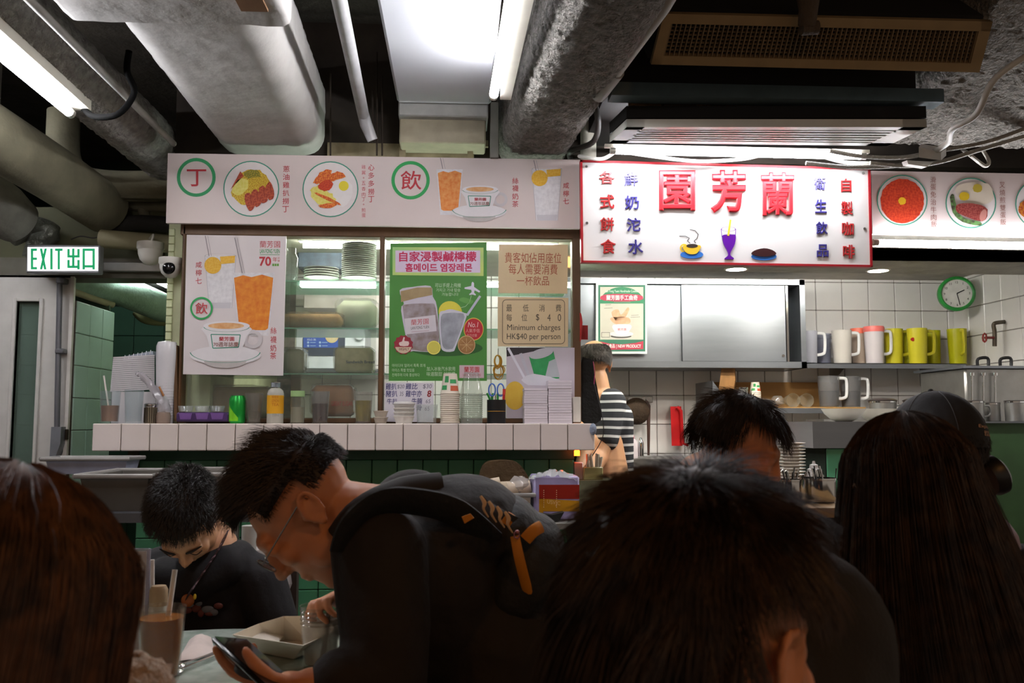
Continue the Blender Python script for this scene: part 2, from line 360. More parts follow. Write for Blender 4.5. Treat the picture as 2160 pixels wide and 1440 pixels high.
# ------------------------------------------------ ceiling services
spray = mat('sprayed_fireproofing', '77736c', .95, bump=1.0, bs=90, var=.35, vs=40)
spray2 = mat('sprayed_fireproofing_pale', '9b9893', .95, bump=1.0, bs=70, var=.3, vs=30)
wrap = mat('white_duct_wrap', 'b9b6b2', .7, bump=.35, bs=9, var=.12, vs=6)
lag = mat('aged_pipe_lagging', '6f6b58', .85, bump=.3, bs=18, var=.3, vs=7)
pale_pipe = mat('pale_grey_pipe', '9c9a94', .5, var=.15)
def rough_tube(mb, a, b, r, segs=40, n=28, amp=.008):
    a, b = Vector(a), Vector(b); t = (b-a).normalized(); u = t.orthogonal().normalized(); v = t.cross(u)
    def fn(p, q):
        an = 2*math.pi*p; rr = r+amp*(random.random()-.5)*2; return a+(b-a)*q+u*math.cos(an)*rr+v*math.sin(an)*rr
    V = [fn(i/n, j/segs) for j in range(segs+1) for i in range(n)]
    return mb.add(V, [(j*n+i, j*n+(i+1) % n, (j+1)*n+(i+1) % n, (j+1)*n+i) for j in range(segs) for i in range(n)])
def rbox(mb, a, b, wx, hz, rad, segs=30, amp=0, k=6, taper=1, sub=0):
    """duct of rounded box section from a to b (bottom centre line)"""
    a, b = Vector(a), Vector(b); sec = []
    for cx_, cz_, a0 in ((wx/2-rad, hz-rad, 0), (-wx/2+rad, hz-rad, 90), (-wx/2+rad, rad, 180), (wx/2-rad, rad, 270)):
        for i in range(k+1): an = R(a0+90*i/k); sec.append((cx_+rad*math.cos(an), cz_+rad*math.sin(an)))
    if sub:                                    # extra points on the long runs
        s2 = []
        for i, p in enumerate(sec):
            q = sec[(i+1) % len(sec)]; s2.append(p); l = math.hypot(q[0]-p[0], q[1]-p[1]); m = int(l/sub)
            for t in range(1, m+1): s2.append((p[0]+(q[0]-p[0])*t/(m+1), p[1]+(q[1]-p[1])*t/(m+1)))
        sec = s2
    n = len(sec); V = []
    for j in range(segs+1):
        t = j/segs; c = a+(b-a)*t; sc = 1+(taper-1)*t
        for x, z in sec: V.append((c.x+x*sc+amp*random.uniform(-1, 1), c.y+amp*random.uniform(-1, 1), c.z+z+amp*random.uniform(-1, 1)))
    return mb.add(V, [(j*n+i, j*n+(i+1) % n, (j+1)*n+(i+1) % n, (j+1)*n+i) for j in range(segs) for i in range(n)]+[tuple(range(n)), tuple(segs*n+i for i in range(n))])
mb = MB(); rough_tube(mb, (-1.37, 1.2, 2.45), (-1.37, 4.2, 2.45), .115, 160, 40, .006); mb.item('round_duct', spray2, 'rough sprayed round duct running beside the left tube light', 'duct')
mb = MB(); mb.cyl((-1.16, 1.2, 2.36), P(366, 303, 3.75), .013); mb.item('conduit', pale_pipe, 'thin straight pale conduit between the sprayed round duct and the white duct', 'pipe')
wd = thing('wrapped_duct', 'large white cloth-wrapped air duct hanging above the left banner end', 'duct', (-.82, 3.2, 2.37))
mb = MB(); rbox(mb, (-.79, 2.2, 2.38), (-.82, 3.88, 2.375), .46, .36, .09, 60, .0022, 6, .98, .04); mb.build('duct_body', wrap, wd, 60)
mb = MB(); rbox(mb, (-.80, 2.0, 2.352), (-.80, 2.53, 2.352), .62, .4, .02, 12, .002, 3, 1, .05); dc = mb.build('duct_collar', wrap, wd, 60)
mb = MB(); a = PZ(497, 0, 2.345); b = PZ(566, 24, 2.345); mb.box((a.x, a.y-.1, 2.343), (b.x, b.y, 2.351)); mb.build('cardboard_patch', mat('cardboard_brown', '8a6444', .8), dc, None)
# left pipes
mb = MB(); mb.tube([P(-130, 218, 3.2), P(0, 297, 3.55), P(110, 365, 3.9), P(222, 440, 4.28)], [.12, .12, .12, .118], 24); mb.item('lagged_pipe', mat('lagging_olive', '7a7560', .85, bump=.35, bs=14, var=.25, vs=6), 'thick straight lagged pipe ending above the exit sign', 'pipe')
mb = MB(); mb.tube([P(135, 235, 4.25), P(135, 330, 4.25), P(165, 375, 4.25), P(230, 392, 4.25), P(372, 392, 4.25)], .073, 18, 8); mb.item('lagged_elbow_pipe', lag, 'lagged pipe bending from vertical to horizontal behind the left banner end', 'pipe')
mb = MB(); pxbox(mb, 208, 402, 372, 417, 4.2, .06, .004); mb.item('strut_rail', mat('rail_olive_grey', '66634f', .6, .2), 'flat metal rail under the bending lagged pipe', 'rail')
mb = MB(); mb.tube([P(-60, 395, 3.9), P(0, 440, 4.0), P(40, 470, 4.1)], [.12, .12, .1], 20); mb.item('grey_duct_end', mat('grey_duct', '66655c', .7, bump=.2, var=.2), 'short grey round duct end at the left edge above the exit sign', 'duct')
mb = MB(); mb.tube([P(213, 503, 4.2), P(390, 517, 4.2)], .042, 18); mb.item('pale_pipe', mat('pale_beige_pipe', '8a8468', .6, var=.12), 'pale beige horizontal pipe above the dome camera', 'pipe')
mb = MB(); mb.tube([P(238, 474, 4.3), P(300, 470, 4.3), P(400, 478, 4.3)], .038, 14, 3); mb.item('dark_hose', mat('dark_lagging', '2b2a28', .8, bump=.3), 'dark wrapped hose above the pale beige pipe', 'hose')
mb = MB(); mb.tube([P(262, 432, 4.35), P(372, 436, 4.35)], .03, 14); mb.tube([P(300, 440, 4.35), P(312, 468, 4.35)], .025, 10); mb.item('branch_pipe', lag, 'small lagged branch pipe under the flat rail by the banner', 'pipe')
mb = MB(); mb.tube([P(60, 545, 4.25), P(85, 505, 4.25), P(112, 490, 4.25), P(60, 480, 4.25), P(20, 500, 4.25)], [.03, .05, .04, .06, .05], 12, 5); mb.item('foil_flex_hose', mat('crumpled_foil_hose', '6d6f66', .4, .6, bump=.8, bs=30), 'crumpled foil flexible hose just above the exit sign', 'hose')
mb = MB(); mb.tube([P(150, 505, 4.2), P(170, 498, 4.2), P(195, 502, 4.2), P(205, 500, 4.2)], .003, 6, 4); mb.item('sagging_wire', mat('thin_dark_wire', '2a2622', .6), 'thin sagging dark wire right of the exit sign', 'cable')
# corridor services
mb = MB(); mb.tube([P(120, 575, 4.5), P(240, 605, 4.9), P(370, 660, 5.5)], .085, 20); mb.item('corridor_duct', mat('mint_grey_duct', '8fa89c', .6, bump=.2, var=.15), 'mint grey round duct inside the corridor beyond the door', 'duct')
mb = MB(); mb.tube([P(150, 612, 4.55), P(236, 642, 4.9)], .02, 12); mb.item('corridor_pipe', mat('cream_pipe', 'a8a088', .5), 'thin cream pipe along the top of the mint tiled wall', 'pipe')
mb = MB(); mb.tube([P(290, 655, 5.4), P(312, 672, 5.4), P(372, 676, 5.4)], .035, 14, 5); mb.item('corridor_elbow_pipe', mat('yellow_green_pipe', 'a3a57c', .6), 'yellowish elbow pipe in the dark corridor', 'pipe')
mb = MB(); mb.box((-2.4, 4.6, 2.05), (-1.1, 6.2, 2.1)); mb.struct('ceiling_corridor', mat('corridor_ceiling', '2a2a24', .9))
for i, ((xa_, ya_), (xb_, yb_)) in enumerate((((288, 612), (306, 618)), ((318, 619), (358, 634)), ((326, 611), (342, 617)))):
    mb = MB(); mb.cyl(P(xa_, ya_, 5.2), P(xb_, yb_, 5.3), .006, n=8)
    mb.item('corridor_tube_light', mat('corridor_tube_glow', 'ffffff', .4, emit=30, ecol='f6fff8'), ('short thin tube light, leftmost in the corridor', 'longest thin tube light in the corridor', 'short thin tube light, upper right in the corridor')[i], 'light', 'corridor tube lights')
t = thing('corridor_fill_lamp', 'unseen tube light added to brighten the corridor beyond the door', 'light', (-1.75, 5.0, 2.04)); mb = MB(); mb.cyl((-1.75, 4.75, 2.03), (-1.75, 5.6, 2.03), .013); mb.build('tube', mat('corridor_tube_glow'), t)  # extra lamp added out of view to lift the dark corridor and mint wall
# ------------------------------------------------ tube lights
glow = mat('tube_glow', 'ffffff', .4, emit=TUBE, ecol='f7f8ff')
fixt = mat('lamp_fixture_white', 'cfcabc', .4, var=.04)
def tube_lamp(name, label, a, b, r, off, fw_, fh_):
    a, b = Vector(a), Vector(b); t = thing(name, label, 'light', (a+b)/2, None); d = (b-a).normalized()
    m_ = MB(); m_.cyl(a+d*.02, b-d*.02, r, n=14); m_.build('tube', glow, t)
    for q, s_ in ((a, 1), (b, -1)): m_ = MB(); m_.cyl(q, q+d*.022*s_, r*1.05, n=14); m_.build('end_cap', mat('lamp_cap', 'bdbdb4', .3, .5), t)
    o_ = Vector(off); s_ = d.cross(Vector((0, 0, 1))).normalized()*fw_/2; z = Vector((0, 0, fh_))
    m_ = MB(); c0, c1 = a+o_-d*.02, b+o_+d*.02; m_.hexa([c0-s_, c0+s_, c0+s_+z, c0-s_+z, c1-s_, c1+s_, c1+s_+z, c1-s_+z]); m_.build('fixture', fixt, t, None)
    return t
zl = 2.30; e1 = PZ(150, 240, zl); n1 = PZ(0, 115, zl); d1 = (n1-e1).normalized()
tube_lamp('tube_light', 'long fluorescent tube light at the upper left corner of the room', e1, e1+d1*1.25, .016, (.03, 0, .02), .06, .035)
zl = 2.40; e2 = PZ(1041, 203, zl); n2 = PZ(1076, 0, zl); d2 = (n2-e2).normalized()
tube_lamp('tube_light', 'fluorescent tube light hanging beside the white ceiling box above the menu banner', e2, e2+d2*1.25, .016, (.045, 0, -.005), .04, .06)
tube_lamp('tube_light', 'horizontal fluorescent tube light just above the red-framed sign', P(1287, 318, 3.5), P(1826, 330, 3.5), .013, (0, .012, .016), .016, .014)
tube_lamp('tube_light', 'horizontal fluorescent tube light under the right rice-dish banner', P(1842, 511, 3.72), P(2330, 520, 3.72), .013, (0, .03, -.016), .02, .03)
tube_lamp('tube_light', 'out-of-view tube light added over the left aisle to brighten the door', (-2.45, 2.8, 2.5), (-2.45, 4.0, 2.5), .016, (0, 0, .02), .06, .035)  # added fill lamp left of the view, brightens the door side
mb = MB(); mb.tube([e1+Vector((.03, .02, .03)), P(200, 246, 3.15), P(250, 240, 3.1), P(283, 195, 3.1), P(268, 150, 3.0), P(272, 108, 2.95)], .011, 10, 6); mb.item('black_cable', mat('black_rubber', '080808', .9, spec=.1), 'thick black cable looping from the end of the left tube light', 'cable')
# ------------------------------------------------ centre: pipe, ceiling box, grey duct
mb = MB(); mb.tube([(-.335, 1.8, 2.47), P(766, 240, 3.66), P(772, 262, 3.68), P(786, 296, 3.7)], [.024, .024, .026, .022], 16); mb.item('white_drain_pipe', mat('white_plastic_pipe', 'b0b0b2', .4), 'white plastic drain pipe left of the white ceiling box', 'pipe')
for i, (x, y0_, y1_) in enumerate(((795, 110, 328), (806, 160, 328), (786, 190, 300), (697, 155, 330))):
    mb = MB(); mb.cyl(P(x, y0_, 3.75), P(x, y1_, 3.75), .004, n=6); mb.item('threaded_rod', mat('rusty_rod', '3c332b', .7, .5), ('longest of the three threaded rods right of the white drain pipe', 'right one of the threaded rods beside the white ceiling box', 'short threaded rod at the elbow of the white drain pipe', 'lone threaded rod right of the white wrapped duct')[i], 'rod')
cb = thing('ceiling_box', 'smooth white ceiling unit beside the hanging tube light', 'ceiling unit', (-.06, 3, 2.55))
pw = mat('white_panel_paint', 'c4c6cc', .45, var=.04, vs=3)
mb = MB(); mb.box((P(838, 205, 3.69).x, 1.6, 2.55), (P(1036, 205, 3.69).x, 3.69, 2.85), .01); mb.build('panel', pw, cb)
mb = MB(); a = P(840, 244, 3.7); b = P(1030, 206, 3.7); mb.box(a, (b.x, 3.9, b.z), .006); mb.build('flange', mat('flange_grey', 'a8a8a4', .5), cb)
mb = MB(); a = P(842, 300, 3.74); b = P(1025, 246, 3.74); mb.box(a, (b.x, 3.9, b.z), .006); mb.build('back_panel', mat('panel_beige', 'a39a84', .5), cb)
mb = MB(); pxbox(mb, 1034, 215, 1052, 332, 3.72, .04, .002); mb.item('hanger_post', mat('hanger_grey', '76756c', .5, .4), 'grey metal hanger post at the far end of the hanging tube light', 'post')
mb = MB(); rbox(mb, (.455, 2.1, 2.375), (.315, 3.92, 2.355), .34, .4, .09, 110, .005, 5, .9, .018); mb.item('sprayed_duct', spray, 'grey rough sprayed duct running between the tube light and the air grille', 'duct')
mb = MB(); mb.tube([P(1440, -60, 2.5), P(1395, 15, 2.6), P(1298, 148, 2.95)], .028, 16); mb.tube([P(1300, 150, 2.95), P(1262, 200, 3.1)], .03, 16); mb.item('drain_pipe', pale_pipe, 'grey drain pipe along the right side of the sprayed duct', 'pipe')
mb = MB(); mb.tube([P(1250, 205, 3.3), P(1262, 260, 3.4), P(1250, 300, 3.6), P(1205, 318, 3.75), P(1203, 335, 3.78)], .012, 10, 6); mb.item('flex_cable', mat('dark_flex', '3b3a36', .6), 'dark flexible cable dropping between the sprayed duct and the louvred air unit', 'cable')
mb = MB(); mb.cyl(P(1241, 255, 3.75), P(1241, 336, 3.75), .034, n=20); mb.item('column_pipe', mat('cream_white_pipe', 'b5b3a4', .45), 'short white vertical pipe behind the left top corner of the red-framed sign', 'pipe')
# ------------------------------------------------ right: air units
ag = thing('air_grille', 'tan ceiling air grille with a fine square grid', 'grille', P(1730, 150, 2.86))
tan = mat('tan_grille_paint', '8f7a58', .55, .1, var=.1)
A, B, C_, E_ = P(1400, 28, 2.75), P(2093, 45, 2.75), P(2065, 152, 2.86), P(1373, 135, 2.86)
nrm = (B-A).cross(E_-A).normalized(); nrm = nrm if nrm.y < 0 else -nrm
L2 = lambda u, v: A*(1-u)*(1-v)+B*u*(1-v)+C_*u*v+E_*(1-u)*v
mb = MB()
for (u0, v0, u1, v1) in ((0, 0, 1, .19), (0, .82, 1, 1), (0, 0, .03, 1), (.965, 0, 1, 1)):
    q = [L2(u0, v0), L2(u1, v0), L2(u1, v1), L2(u0, v1)]; mb.hexa([p+nrm*.004 for p in q]+[p-nrm*.02 for p in q])
mb.build('frame', tan, ag, None)
mb = MB()
for i in range(66):
    u = .033+.93*i/65; q = [L2(u-.0014, .18), L2(u+.0014, .18), L2(u+.0014, .83), L2(u-.0014, .83)]; mb.hexa([p for p in q]+[p-nrm*.014 for p in q])
for j in range(9):
    v = .2+.61*j/8; q = [L2(.03, v-.009), L2(.965, v-.009), L2(.965, v+.009), L2(.03, v+.009)]; mb.hexa([p-nrm*.012 for p in q]+[p-nrm*.024 for p in q])
mb.build('grid_bars', mat('tan_grid_paint', '7c6a50', .6, var=.15), ag, None)
mb = MB(); q = [L2(0, 0), L2(1, 0), L2(1, 1), L2(0, 1)]; mb.hexa([p-nrm*.06 for p in q]+[p-nrm*.3 for p in q]); mb.build('plenum', mat('grille_dark', '14110e', .9), ag, None)
mb = MB(); mb.tube([P(1705, -20, 2.66), P(1705, 20, 2.68), P(1702, 55, 2.7)], [.04, .03, .028], 14); mb.tube([P(1690, 60, 2.7), P(1725, 58, 2.7)], .022, 12); mb.item('sprinkler_pipe', mat('dusty_pipe', '4c4136', .9, bump=.5), 'dusty pipe stub hanging in front of the tan air grille', 'pipe')
mb = MB(); mb.box(P(1290, 200, 3.12), (P(1990, 172, 3.12).x, 3.2, P(1290, 172, 3.12).z)); mb.item('blue_grey_beam', mat('blue_grey_steel', '55656a', .5, .3), 'blue-grey steel beam behind the tan air grille', 'beam')
mb = MB(); mb.box(P(1290, 172, 3.14), (P(1930, 140, 3.14).x, 3.9, 3.0)); mb.item('dark_air_box', mat('dark_box', '1d1917', .8), 'dark air box above the blue-grey beam', 'box')
au = thing('louvred_air_unit', 'slim louvred ceiling air unit directly above the sign light', 'air unit', (1.14, 3.4, 2.3))
zA = 2.30; q = [PZ(1322, 268, zA), PZ(1955, 268, zA), PZ(1872, 308, zA), PZ(1286, 301, zA)]
awhite = mat('air_unit_white', 'c3c3ba', .4, var=.05)
M2 = lambda u, v: q[0]*(1-u)*(1-v)+q[1]*u*(1-v)+q[2]*u*v+q[3]*(1-u)*v
mb = MB()
for (u0, v0, u1, v1) in ((0, 0, 1, .16), (0, .84, 1, 1), (0, 0, .06, 1), (.92, 0, 1, 1)):
    w4 = [M2(u0, v0), M2(u1, v0), M2(u1, v1), M2(u0, v1)]; mb.hexa(w4+[p+Vector((0, 0, .03)) for p in w4])
mb.build('frame', awhite, au, None)
for j in range(5):
    v = .24+.13*j; w4 = [M2(.05, v-.03), M2(.93, v-.03), M2(.93, v+.03), M2(.05, v+.03)]
    mb = MB(); mb.hexa(w4+[p+Vector((0, 0, .003)) for p in w4]); mb.build('louvre', awhite, au, None)
mb = MB(); w4 = [M2(0, 0), M2(1, 0), M2(1, 1), M2(0, 1)]; mb.hexa([p+Vector((0, 0, .035)) for p in w4]+[p+Vector((0, 0, .08)) for p in w4]); mb.build('back_box', mat('air_unit_dark', '0b0a09', .9), au, None)
mb = MB(); w4 = [M2(.02, -.02), M2(1, -.02), M2(1, .06), M2(.02, .06)]; z0_, z1_ = P(1600, 250, 3.3).z, P(1600, 266, 3.3).z
mb.box((q[0].x, q[0].y, z1_), (q[1].x-.01, q[0].y+.06, z0_)); mb.build('front_strip', mat('strip_brown', '3d342a', .7), au, None)
mb = MB(); za, zb_ = P(1600, 214, 3.28).z, P(1600, 250, 3.28).z
mb.grid(lambda u, v: (P(1325, 230, 3.28).x+(P(1942, 230, 3.28).x-P(1325, 230, 3.28).x)*u, 3.28+random.uniform(-.006, .006), zb_+(za-zb_)*v+random.uniform(-.002, .002)), 90, 6)
mb.build('foil_tape', mat('crumpled_foil', 'b08a62', .38, .55, bump=.8, bs=30, var=.3, vs=20), au, None)
mb = MB(); pxbox(mb, 1400, 206, 1470, 262, 3.24, .05, .004); mb.build('junction_cover', mat('cover_brown', '544436', .6), au)
mb = MB(); a, b = PZ(2112, 0, 2.64), PZ(1893, 303, 2.37)
n_ = Vector((a.x, a.y, a.z))-(b-a)*.4
def rd(u, v):                                   # right sprayed duct: rounded left shoulder, broad underside
    c = n_+(b-n_)*v; k = (u-.25)*2.2
    if u < .25: t = (1-u/.25); return c+Vector((-.05*math.sin(t*1.4)+random.uniform(-.005, .005), random.uniform(-.005, .005), .4*t*t+random.uniform(-.005, .005)))
    return c+Vector((.75*(u-.25)/.75*1.0+random.uniform(-.005, .005), random.uniform(-.005, .005), -.02*(u-.25)+random.uniform(-.005, .005)))
mb.grid(rd, 60, 90)
ev = [rd(i/60, 1) for i in range(61)]; mb.add(ev+[p+Vector((0, 0, .5)) for p in ev], [(i, i+1, 62+i, 61+i) for i in range(60)])
mb.item('broad_sprayed_duct', spray, 'broad rough sprayed duct at the upper right corner', 'duct')
cw = mat('white_conduit', 'a9a69c', .45); cf = mat('grey_flex_conduit', '8a857b', .6, bump=.6, bs=200)
mb = MB(); mb.tube([P(2200, 96, 2.75), P(2100, 165, 2.8), P(2060, 240, 2.9), P(2010, 272, 3.0), P(2000, 300, 3.15), P(1966, 322, 3.29)], .011, 10, 8); mb.item('white_conduit', cw, 'white rigid conduit snaking down the broad sprayed duct to the switch box', 'conduit')
jb = thing('switch_box', 'white square conduit box hanging by the right end of the sign light', 'box', P(1960, 345, 3.3))
mb = MB(); mb.hexa([P(1938, 332, 3.25), P(1985, 338, 3.25), P(1996, 328, 3.35), P(1944, 322, 3.35), P(1938, 310, 3.25), P(1985, 322, 3.25), P(1996, 312, 3.35), P(1944, 303, 3.35)]); mb.build('box_body', mat('box_white', 'b5b3ac', .4), jb, None)
mb = MB(); mb.poly(quad_px([(1913, 338), (1970, 341), (1955, 352), (1916, 346)], 3.3), (0, .04, .004)); mb.build('cover_plate', mat('box_white', 'b5b3ac', .4), jb, None)
for i, pts in enumerate(([(1750, 318), (1820, 330), (1905, 332), (1980, 318), (2080, 300), (2180, 265)], [(1835, 344), (1910, 350), (1980, 342), (2060, 318), (2180, 282)], [(1700, 344), (1780, 352), (1860, 352), (1925, 345)])):
    mb = MB(); mb.tube([P(x, y, 3.42+.03*i) for x, y in pts], .009, 8, 8); mb.item('flex_conduit', cf, ('upper grey flexible conduit sweeping up to the right edge', 'lower grey flexible conduit sweeping up to the right edge', 'grey flexible conduit lying along the top right edge of the red-framed sign')[i], 'conduit')
for i, pts in enumerate(([(1300, 318), (1380, 330), (1470, 340), (1560, 336), (1610, 326)], [(1730, 328), (1780, 342), (1840, 344)], [(1225, 330), (1270, 335), (1300, 318)])):
    mb = MB(); mb.tube([P(*pts[0], 3.935)]+[P(x, y, 3.58) for x, y in pts], .008, 8, 8); mb.item('white_cable', mat('white_cable', 'c9c8c0', .4), ('white cable sagging behind the sign light over the middle of the sign', 'white cable sagging behind the right end of the sign light', 'white cable loop at the left end of the sign light')[i], 'cable')
mb = MB(); mb.tube([P(2030, 316, 3.94), P(2040, 322, 3.6), P(2068, 344, 3.6), P(2080, 350, 3.6), P(2086, 340, 3.6), P(2074, 318, 3.6)], .008, 8, 6); mb.item('white_hook_conduit', cw, 'short white conduit loop above the right rice-dish banner', 'conduit')
mb = MB(); mb.tube([P(1690, 352, 3.6), P(2200, 200, 3.2)], .02, 10); mb.item('straight_conduit', cw, 'straight pale conduit rising to the right under the broad sprayed duct', 'conduit') if False else None
# assumed warm lamps of the seating area (unseen, behind and above the camera)
for i, (x, y) in enumerate(((.9, -.2), (-1.9, -1.5))):
    t = thing('assumed_ceiling_lamp', ('assumed warm round ceiling lamp, out of view over the right tables', 'assumed warm round ceiling lamp, out of view over the left tables')[i], 'light', (x, y, 2.6))
    mb = MB(); mb.lathe([(.0, 2.6), (.1, 2.6), (.13, 2.63), (.13, 2.66), (0, 2.66)], (x, y, 0)); mb.build('diffuser', mat('warm_lamp_glow', 'ffe0b0', .5, emit=23, ecol='ffb060'), t)
    mb = MB(); mb.cyl((x, y, 2.66), (x, y, 3.0), .012); mb.build('stem', fixt, t)
# dome cameras
cwm = mat('camera_white_plastic', 'cfccc4', .35, var=.04); blk = mat('gloss_black', '0c0c0e', .15)
def dome(label, c, rr, M, Y):
    c = P(*c, Y); t = thing('security_camera', label, 'camera', c, 'security cameras'); r = rr*Y/1900
    m_ = MB(); m_.lathe([(0, r*.9), (r, r*.9), (r*1.02, r*.45), (r*.92, r*.3)], c, 24, M); m_.build('base', cwm, t)
    m_ = MB(); m_.lathe([(r*.92, r*.3), (r*.9, 0), (r*.75, -r*.45), (r*.42, -r*.78), (0, -r*.88)], c, 24, M); m_.build('dome_shell', cwm, t)
    return t, c, r, M
M0 = Matrix.Identity(3)
t, c, r, M = dome('white dome security camera hanging point-down under the pale beige pipe', (317, 536), 27, M0, 4.05)
mb = MB(); mb.tube([c+Vector((0, 0, r*.9)), c+Vector((.004, .02, r*1.6)), P(313, 508, 4.2)], .006, 8, 4); mb.build('cable', cwm, t)
M1 = Matrix.Rotation(R(78), 3, 'X') @ Matrix.Rotation(R(0), 3, 'Y')
t, c, r, M = dome('white ball security camera with a black lens beside the wooden window frame', (360, 566), 24, Matrix.Rotation(R(-15), 3, 'Z') @ M0, 3.85)
mb = MB(); mb.ell(c+Vector((.004, -r*.75, -.004)), (r*.55, r*.35, r*.55)); mb.build('lens', blk, t)
# ================================================================ shop front
RED, PINK, GREEN, TEAL, NAVY = 'b3323a', 'b8214f', '1f8f4a', '3c8a72', '3a3578'
board = mat('banner_board', 'cbbcb8', .45, var=.03, vs=4)
sheet = mat('white_print_board', 'cfc6c6', .5, var=.03, vs=4)
def sign_board(name, label, c, Y, t, m, cat='sign'):
    b = quad_px(c, Y); tt = thing(name, label, cat, ((b[0]+b[2])/2)*1.0); q_ = [p+Vector((0, t, 0)) for p in b]
    m_ = MB(); m_.poly(b, (0, t, 0)); m_.build('board', m, tt, None); return tt
fm = flatm
def plate(t, cx, cy, r, Y):
    shape(t, 'plate_print', ellp(cx, cy, r*.98), Y, fm('d6cdcb')); ring(t, 'plate_rim', cx, cy, r, 2.4, Y-.0004, fm(TEAL))
def blob(t, name, pts, Y, m): return shape(t, name, pts, Y, m)
def speck(name, a, b, s=250, lo=.42, hi=.58): return mat(name, a, .6, col2=b, vs=s, thr=(lo, hi))
noodle = speck('noodle_print', 'a8780a', 'd6bd3c'); meat = speck('roast_meat_print', '8e2f1c', 'b5502e', 120); greens = speck('scallion_print', '4d5c1e', 'b09a28', 300)
wing = speck('wing_print', 'b8401a', 'd98030', 160); omel = mat('omelette_print', 'cdc04a', .6, col2='ddd37e', vs=90)
lemon = mat('lemon_print', 'd39a16', .6, col2='e0b84a', vs=120); teag = mat('tea_print', 'cf6a1c', .6, col2='dd9a55', vs=60); milkt = mat('milk_tea_print', 'c98a4e', .6, col2='d8ae80', vs=50)
glassp = mat('glass_print', 'c9c5c8', .5, col2='d9d6d8', vs=60, thr=(.35, .65))
def grown(pts, k=3, j=1.2, seed=1):            # soften an outline: more points with a little wobble
    rg = random.Random(seed); n = len(pts); V = [Vector((*p, 0)) for p in pts]; o = []
    for i in range(n):
        p0, p1, p2, p3 = V[i-1], V[i], V[(i+1) % n], V[(i+2) % n]
        for a in range(k):
            t = a/k; q_ = .5*((2*p1)+(p2-p0)*t+(2*p0-5*p1+4*p2-p3)*t*t+(3*p1-p0-3*p2+p3)*t**3); o.append((q_.x+rg.uniform(-j, j), q_.y+rg.uniform(-j, j)))
    return o
def cup_print(t, cx, cy, s, Y, lab=True):
    """cup and saucer; cx, cy = middle of the rim, s = rim half width"""
    wh = fm('d9d4d6'); e = .0004; k = s/48
    shape(t, 'saucer_print', ellp(cx-3*k, cy+62*k, 75*k, 20*k), Y, wh); ring(t, 'saucer_rim', cx-3*k, cy+54*k, 75*k, 1.6*k+.5, Y-e, fm(TEAL), 24*k, 5, 175)
    shape(t, 'saucer_foot', ellp(cx-3*k, cy+74*k, 45*k, 15*k, 20, 0, 180), Y-e*.5, mat('saucer_grey_print', 'b7b0ad', .6))
    ring(t, 'handle_print', cx+55*k, cy+28*k, 20*k, 8*k, Y-e, fm('c3bcbe'))
    shape(t, 'cup_print', grown([(cx-48*k, cy+2), (cx+48*k, cy+2), (cx+42*k, cy+22*k), (cx+30*k, cy+55*k), (cx+18*k, cy+66*k), (cx-18*k, cy+66*k), (cx-32*k, cy+55*k), (cx-42*k, cy+22*k)], 3, 0), Y-2*e, wh)
    shape(t, 'rim_print', ellp(cx, cy, 49*k, 10*k), Y-3*e, wh); ring(t, 'rim_line', cx, cy+2*k, 49*k, 2*k, Y-4*e, fm(TEAL), 11*k, 5, 175)
    shape(t, 'milk_tea_print', ellp(cx-1*k, cy, 38*k, 6.5*k), Y-4*e, milkt)
    q_ = [(cx-33*k, cy+18*k), (cx+29*k, cy+19*k), (cx+25*k, cy+45*k), (cx-29*k, cy+47*k)]
    line(t, 'label_frame', q_+[q_[0]], 1.6*k+.3, Y-4*e, fm(TEAL)); text(t, '蘭芳園', (cx-16*k, cy+23*k, cx+16*k, cy+32*k), Y-5*e, fm(RED), .01); text(t, '70週年誌慶', (cx-28*k, cy+34*k, cx+25*k, cy+44*k), Y-5*e, fm('8a5348'), .005)
# ---- left menu banner
bn = sign_board('menu_banner', 'long white menu banner with noodle plates and drinks above the window', [(354, 323), (1225, 337), (1223, 482), (350, 470)], 3.74, .02, board)
Y = 3.7392
ring(bn, 'green_ring', 414, 374, 41, 7, Y, fm('2a9058')); text(bn, '丁', (394, 357, 435, 393), Y, fm(RED), .01)
plate(bn, 530, 398, 59, Y); e = .0009
blob(bn, 'noodles', grown([(488, 405), (505, 368), (540, 357), (565, 375), (570, 395), (545, 415), (515, 432), (497, 420)], 4, 1.5), Y-e, noodle)
blob(bn, 'scallions', grown([(515, 362), (530, 357), (545, 362), (550, 372), (530, 376), (518, 372)], 3, 2, 5), Y-2*e, greens)
blob(bn, 'omelette', grown([(490, 400), (503, 378), (522, 380), (522, 398), (505, 412), (493, 408)], 3, 1), Y-2*e, omel)
blob(bn, 'ham_slice', [(486, 400), (507, 361), (514, 371), (497, 388)], Y-2*e, meat)
for i in range(4):
    x, y = 515+15*i, 414-6*i; blob(bn, 'meat_slice', grown([(x, y), (x+11, y-7-2*i), (x+24-2*i, y+14), (x+14, y+30-2*i), (x+6, y+24)], 3, .8, i), Y-(3+i*.3)*e, meat)
column(bn, '蔥油雞扒撈丁', 604, (356, 373, 390, 407, 424, 441), 14, 13, Y, fm(RED), dx=-.3)
plate(bn, 697, 399, 59, Y)
blob(bn, 'fried_egg', grown([(690, 395), (705, 382), (730, 380), (744, 395), (740, 420), (722, 436), (705, 420)], 4, 1), Y-e, fm('dcd6d4'))
blob(bn, 'noodles', grown([(655, 400), (672, 392), (695, 405), (708, 425), (680, 435), (660, 420)], 4, 2), Y-1.5*e, omel)
blob(bn, 'egg_yolk', ellp(725, 392, 10.5), Y-2*e, fm('d8c531'))
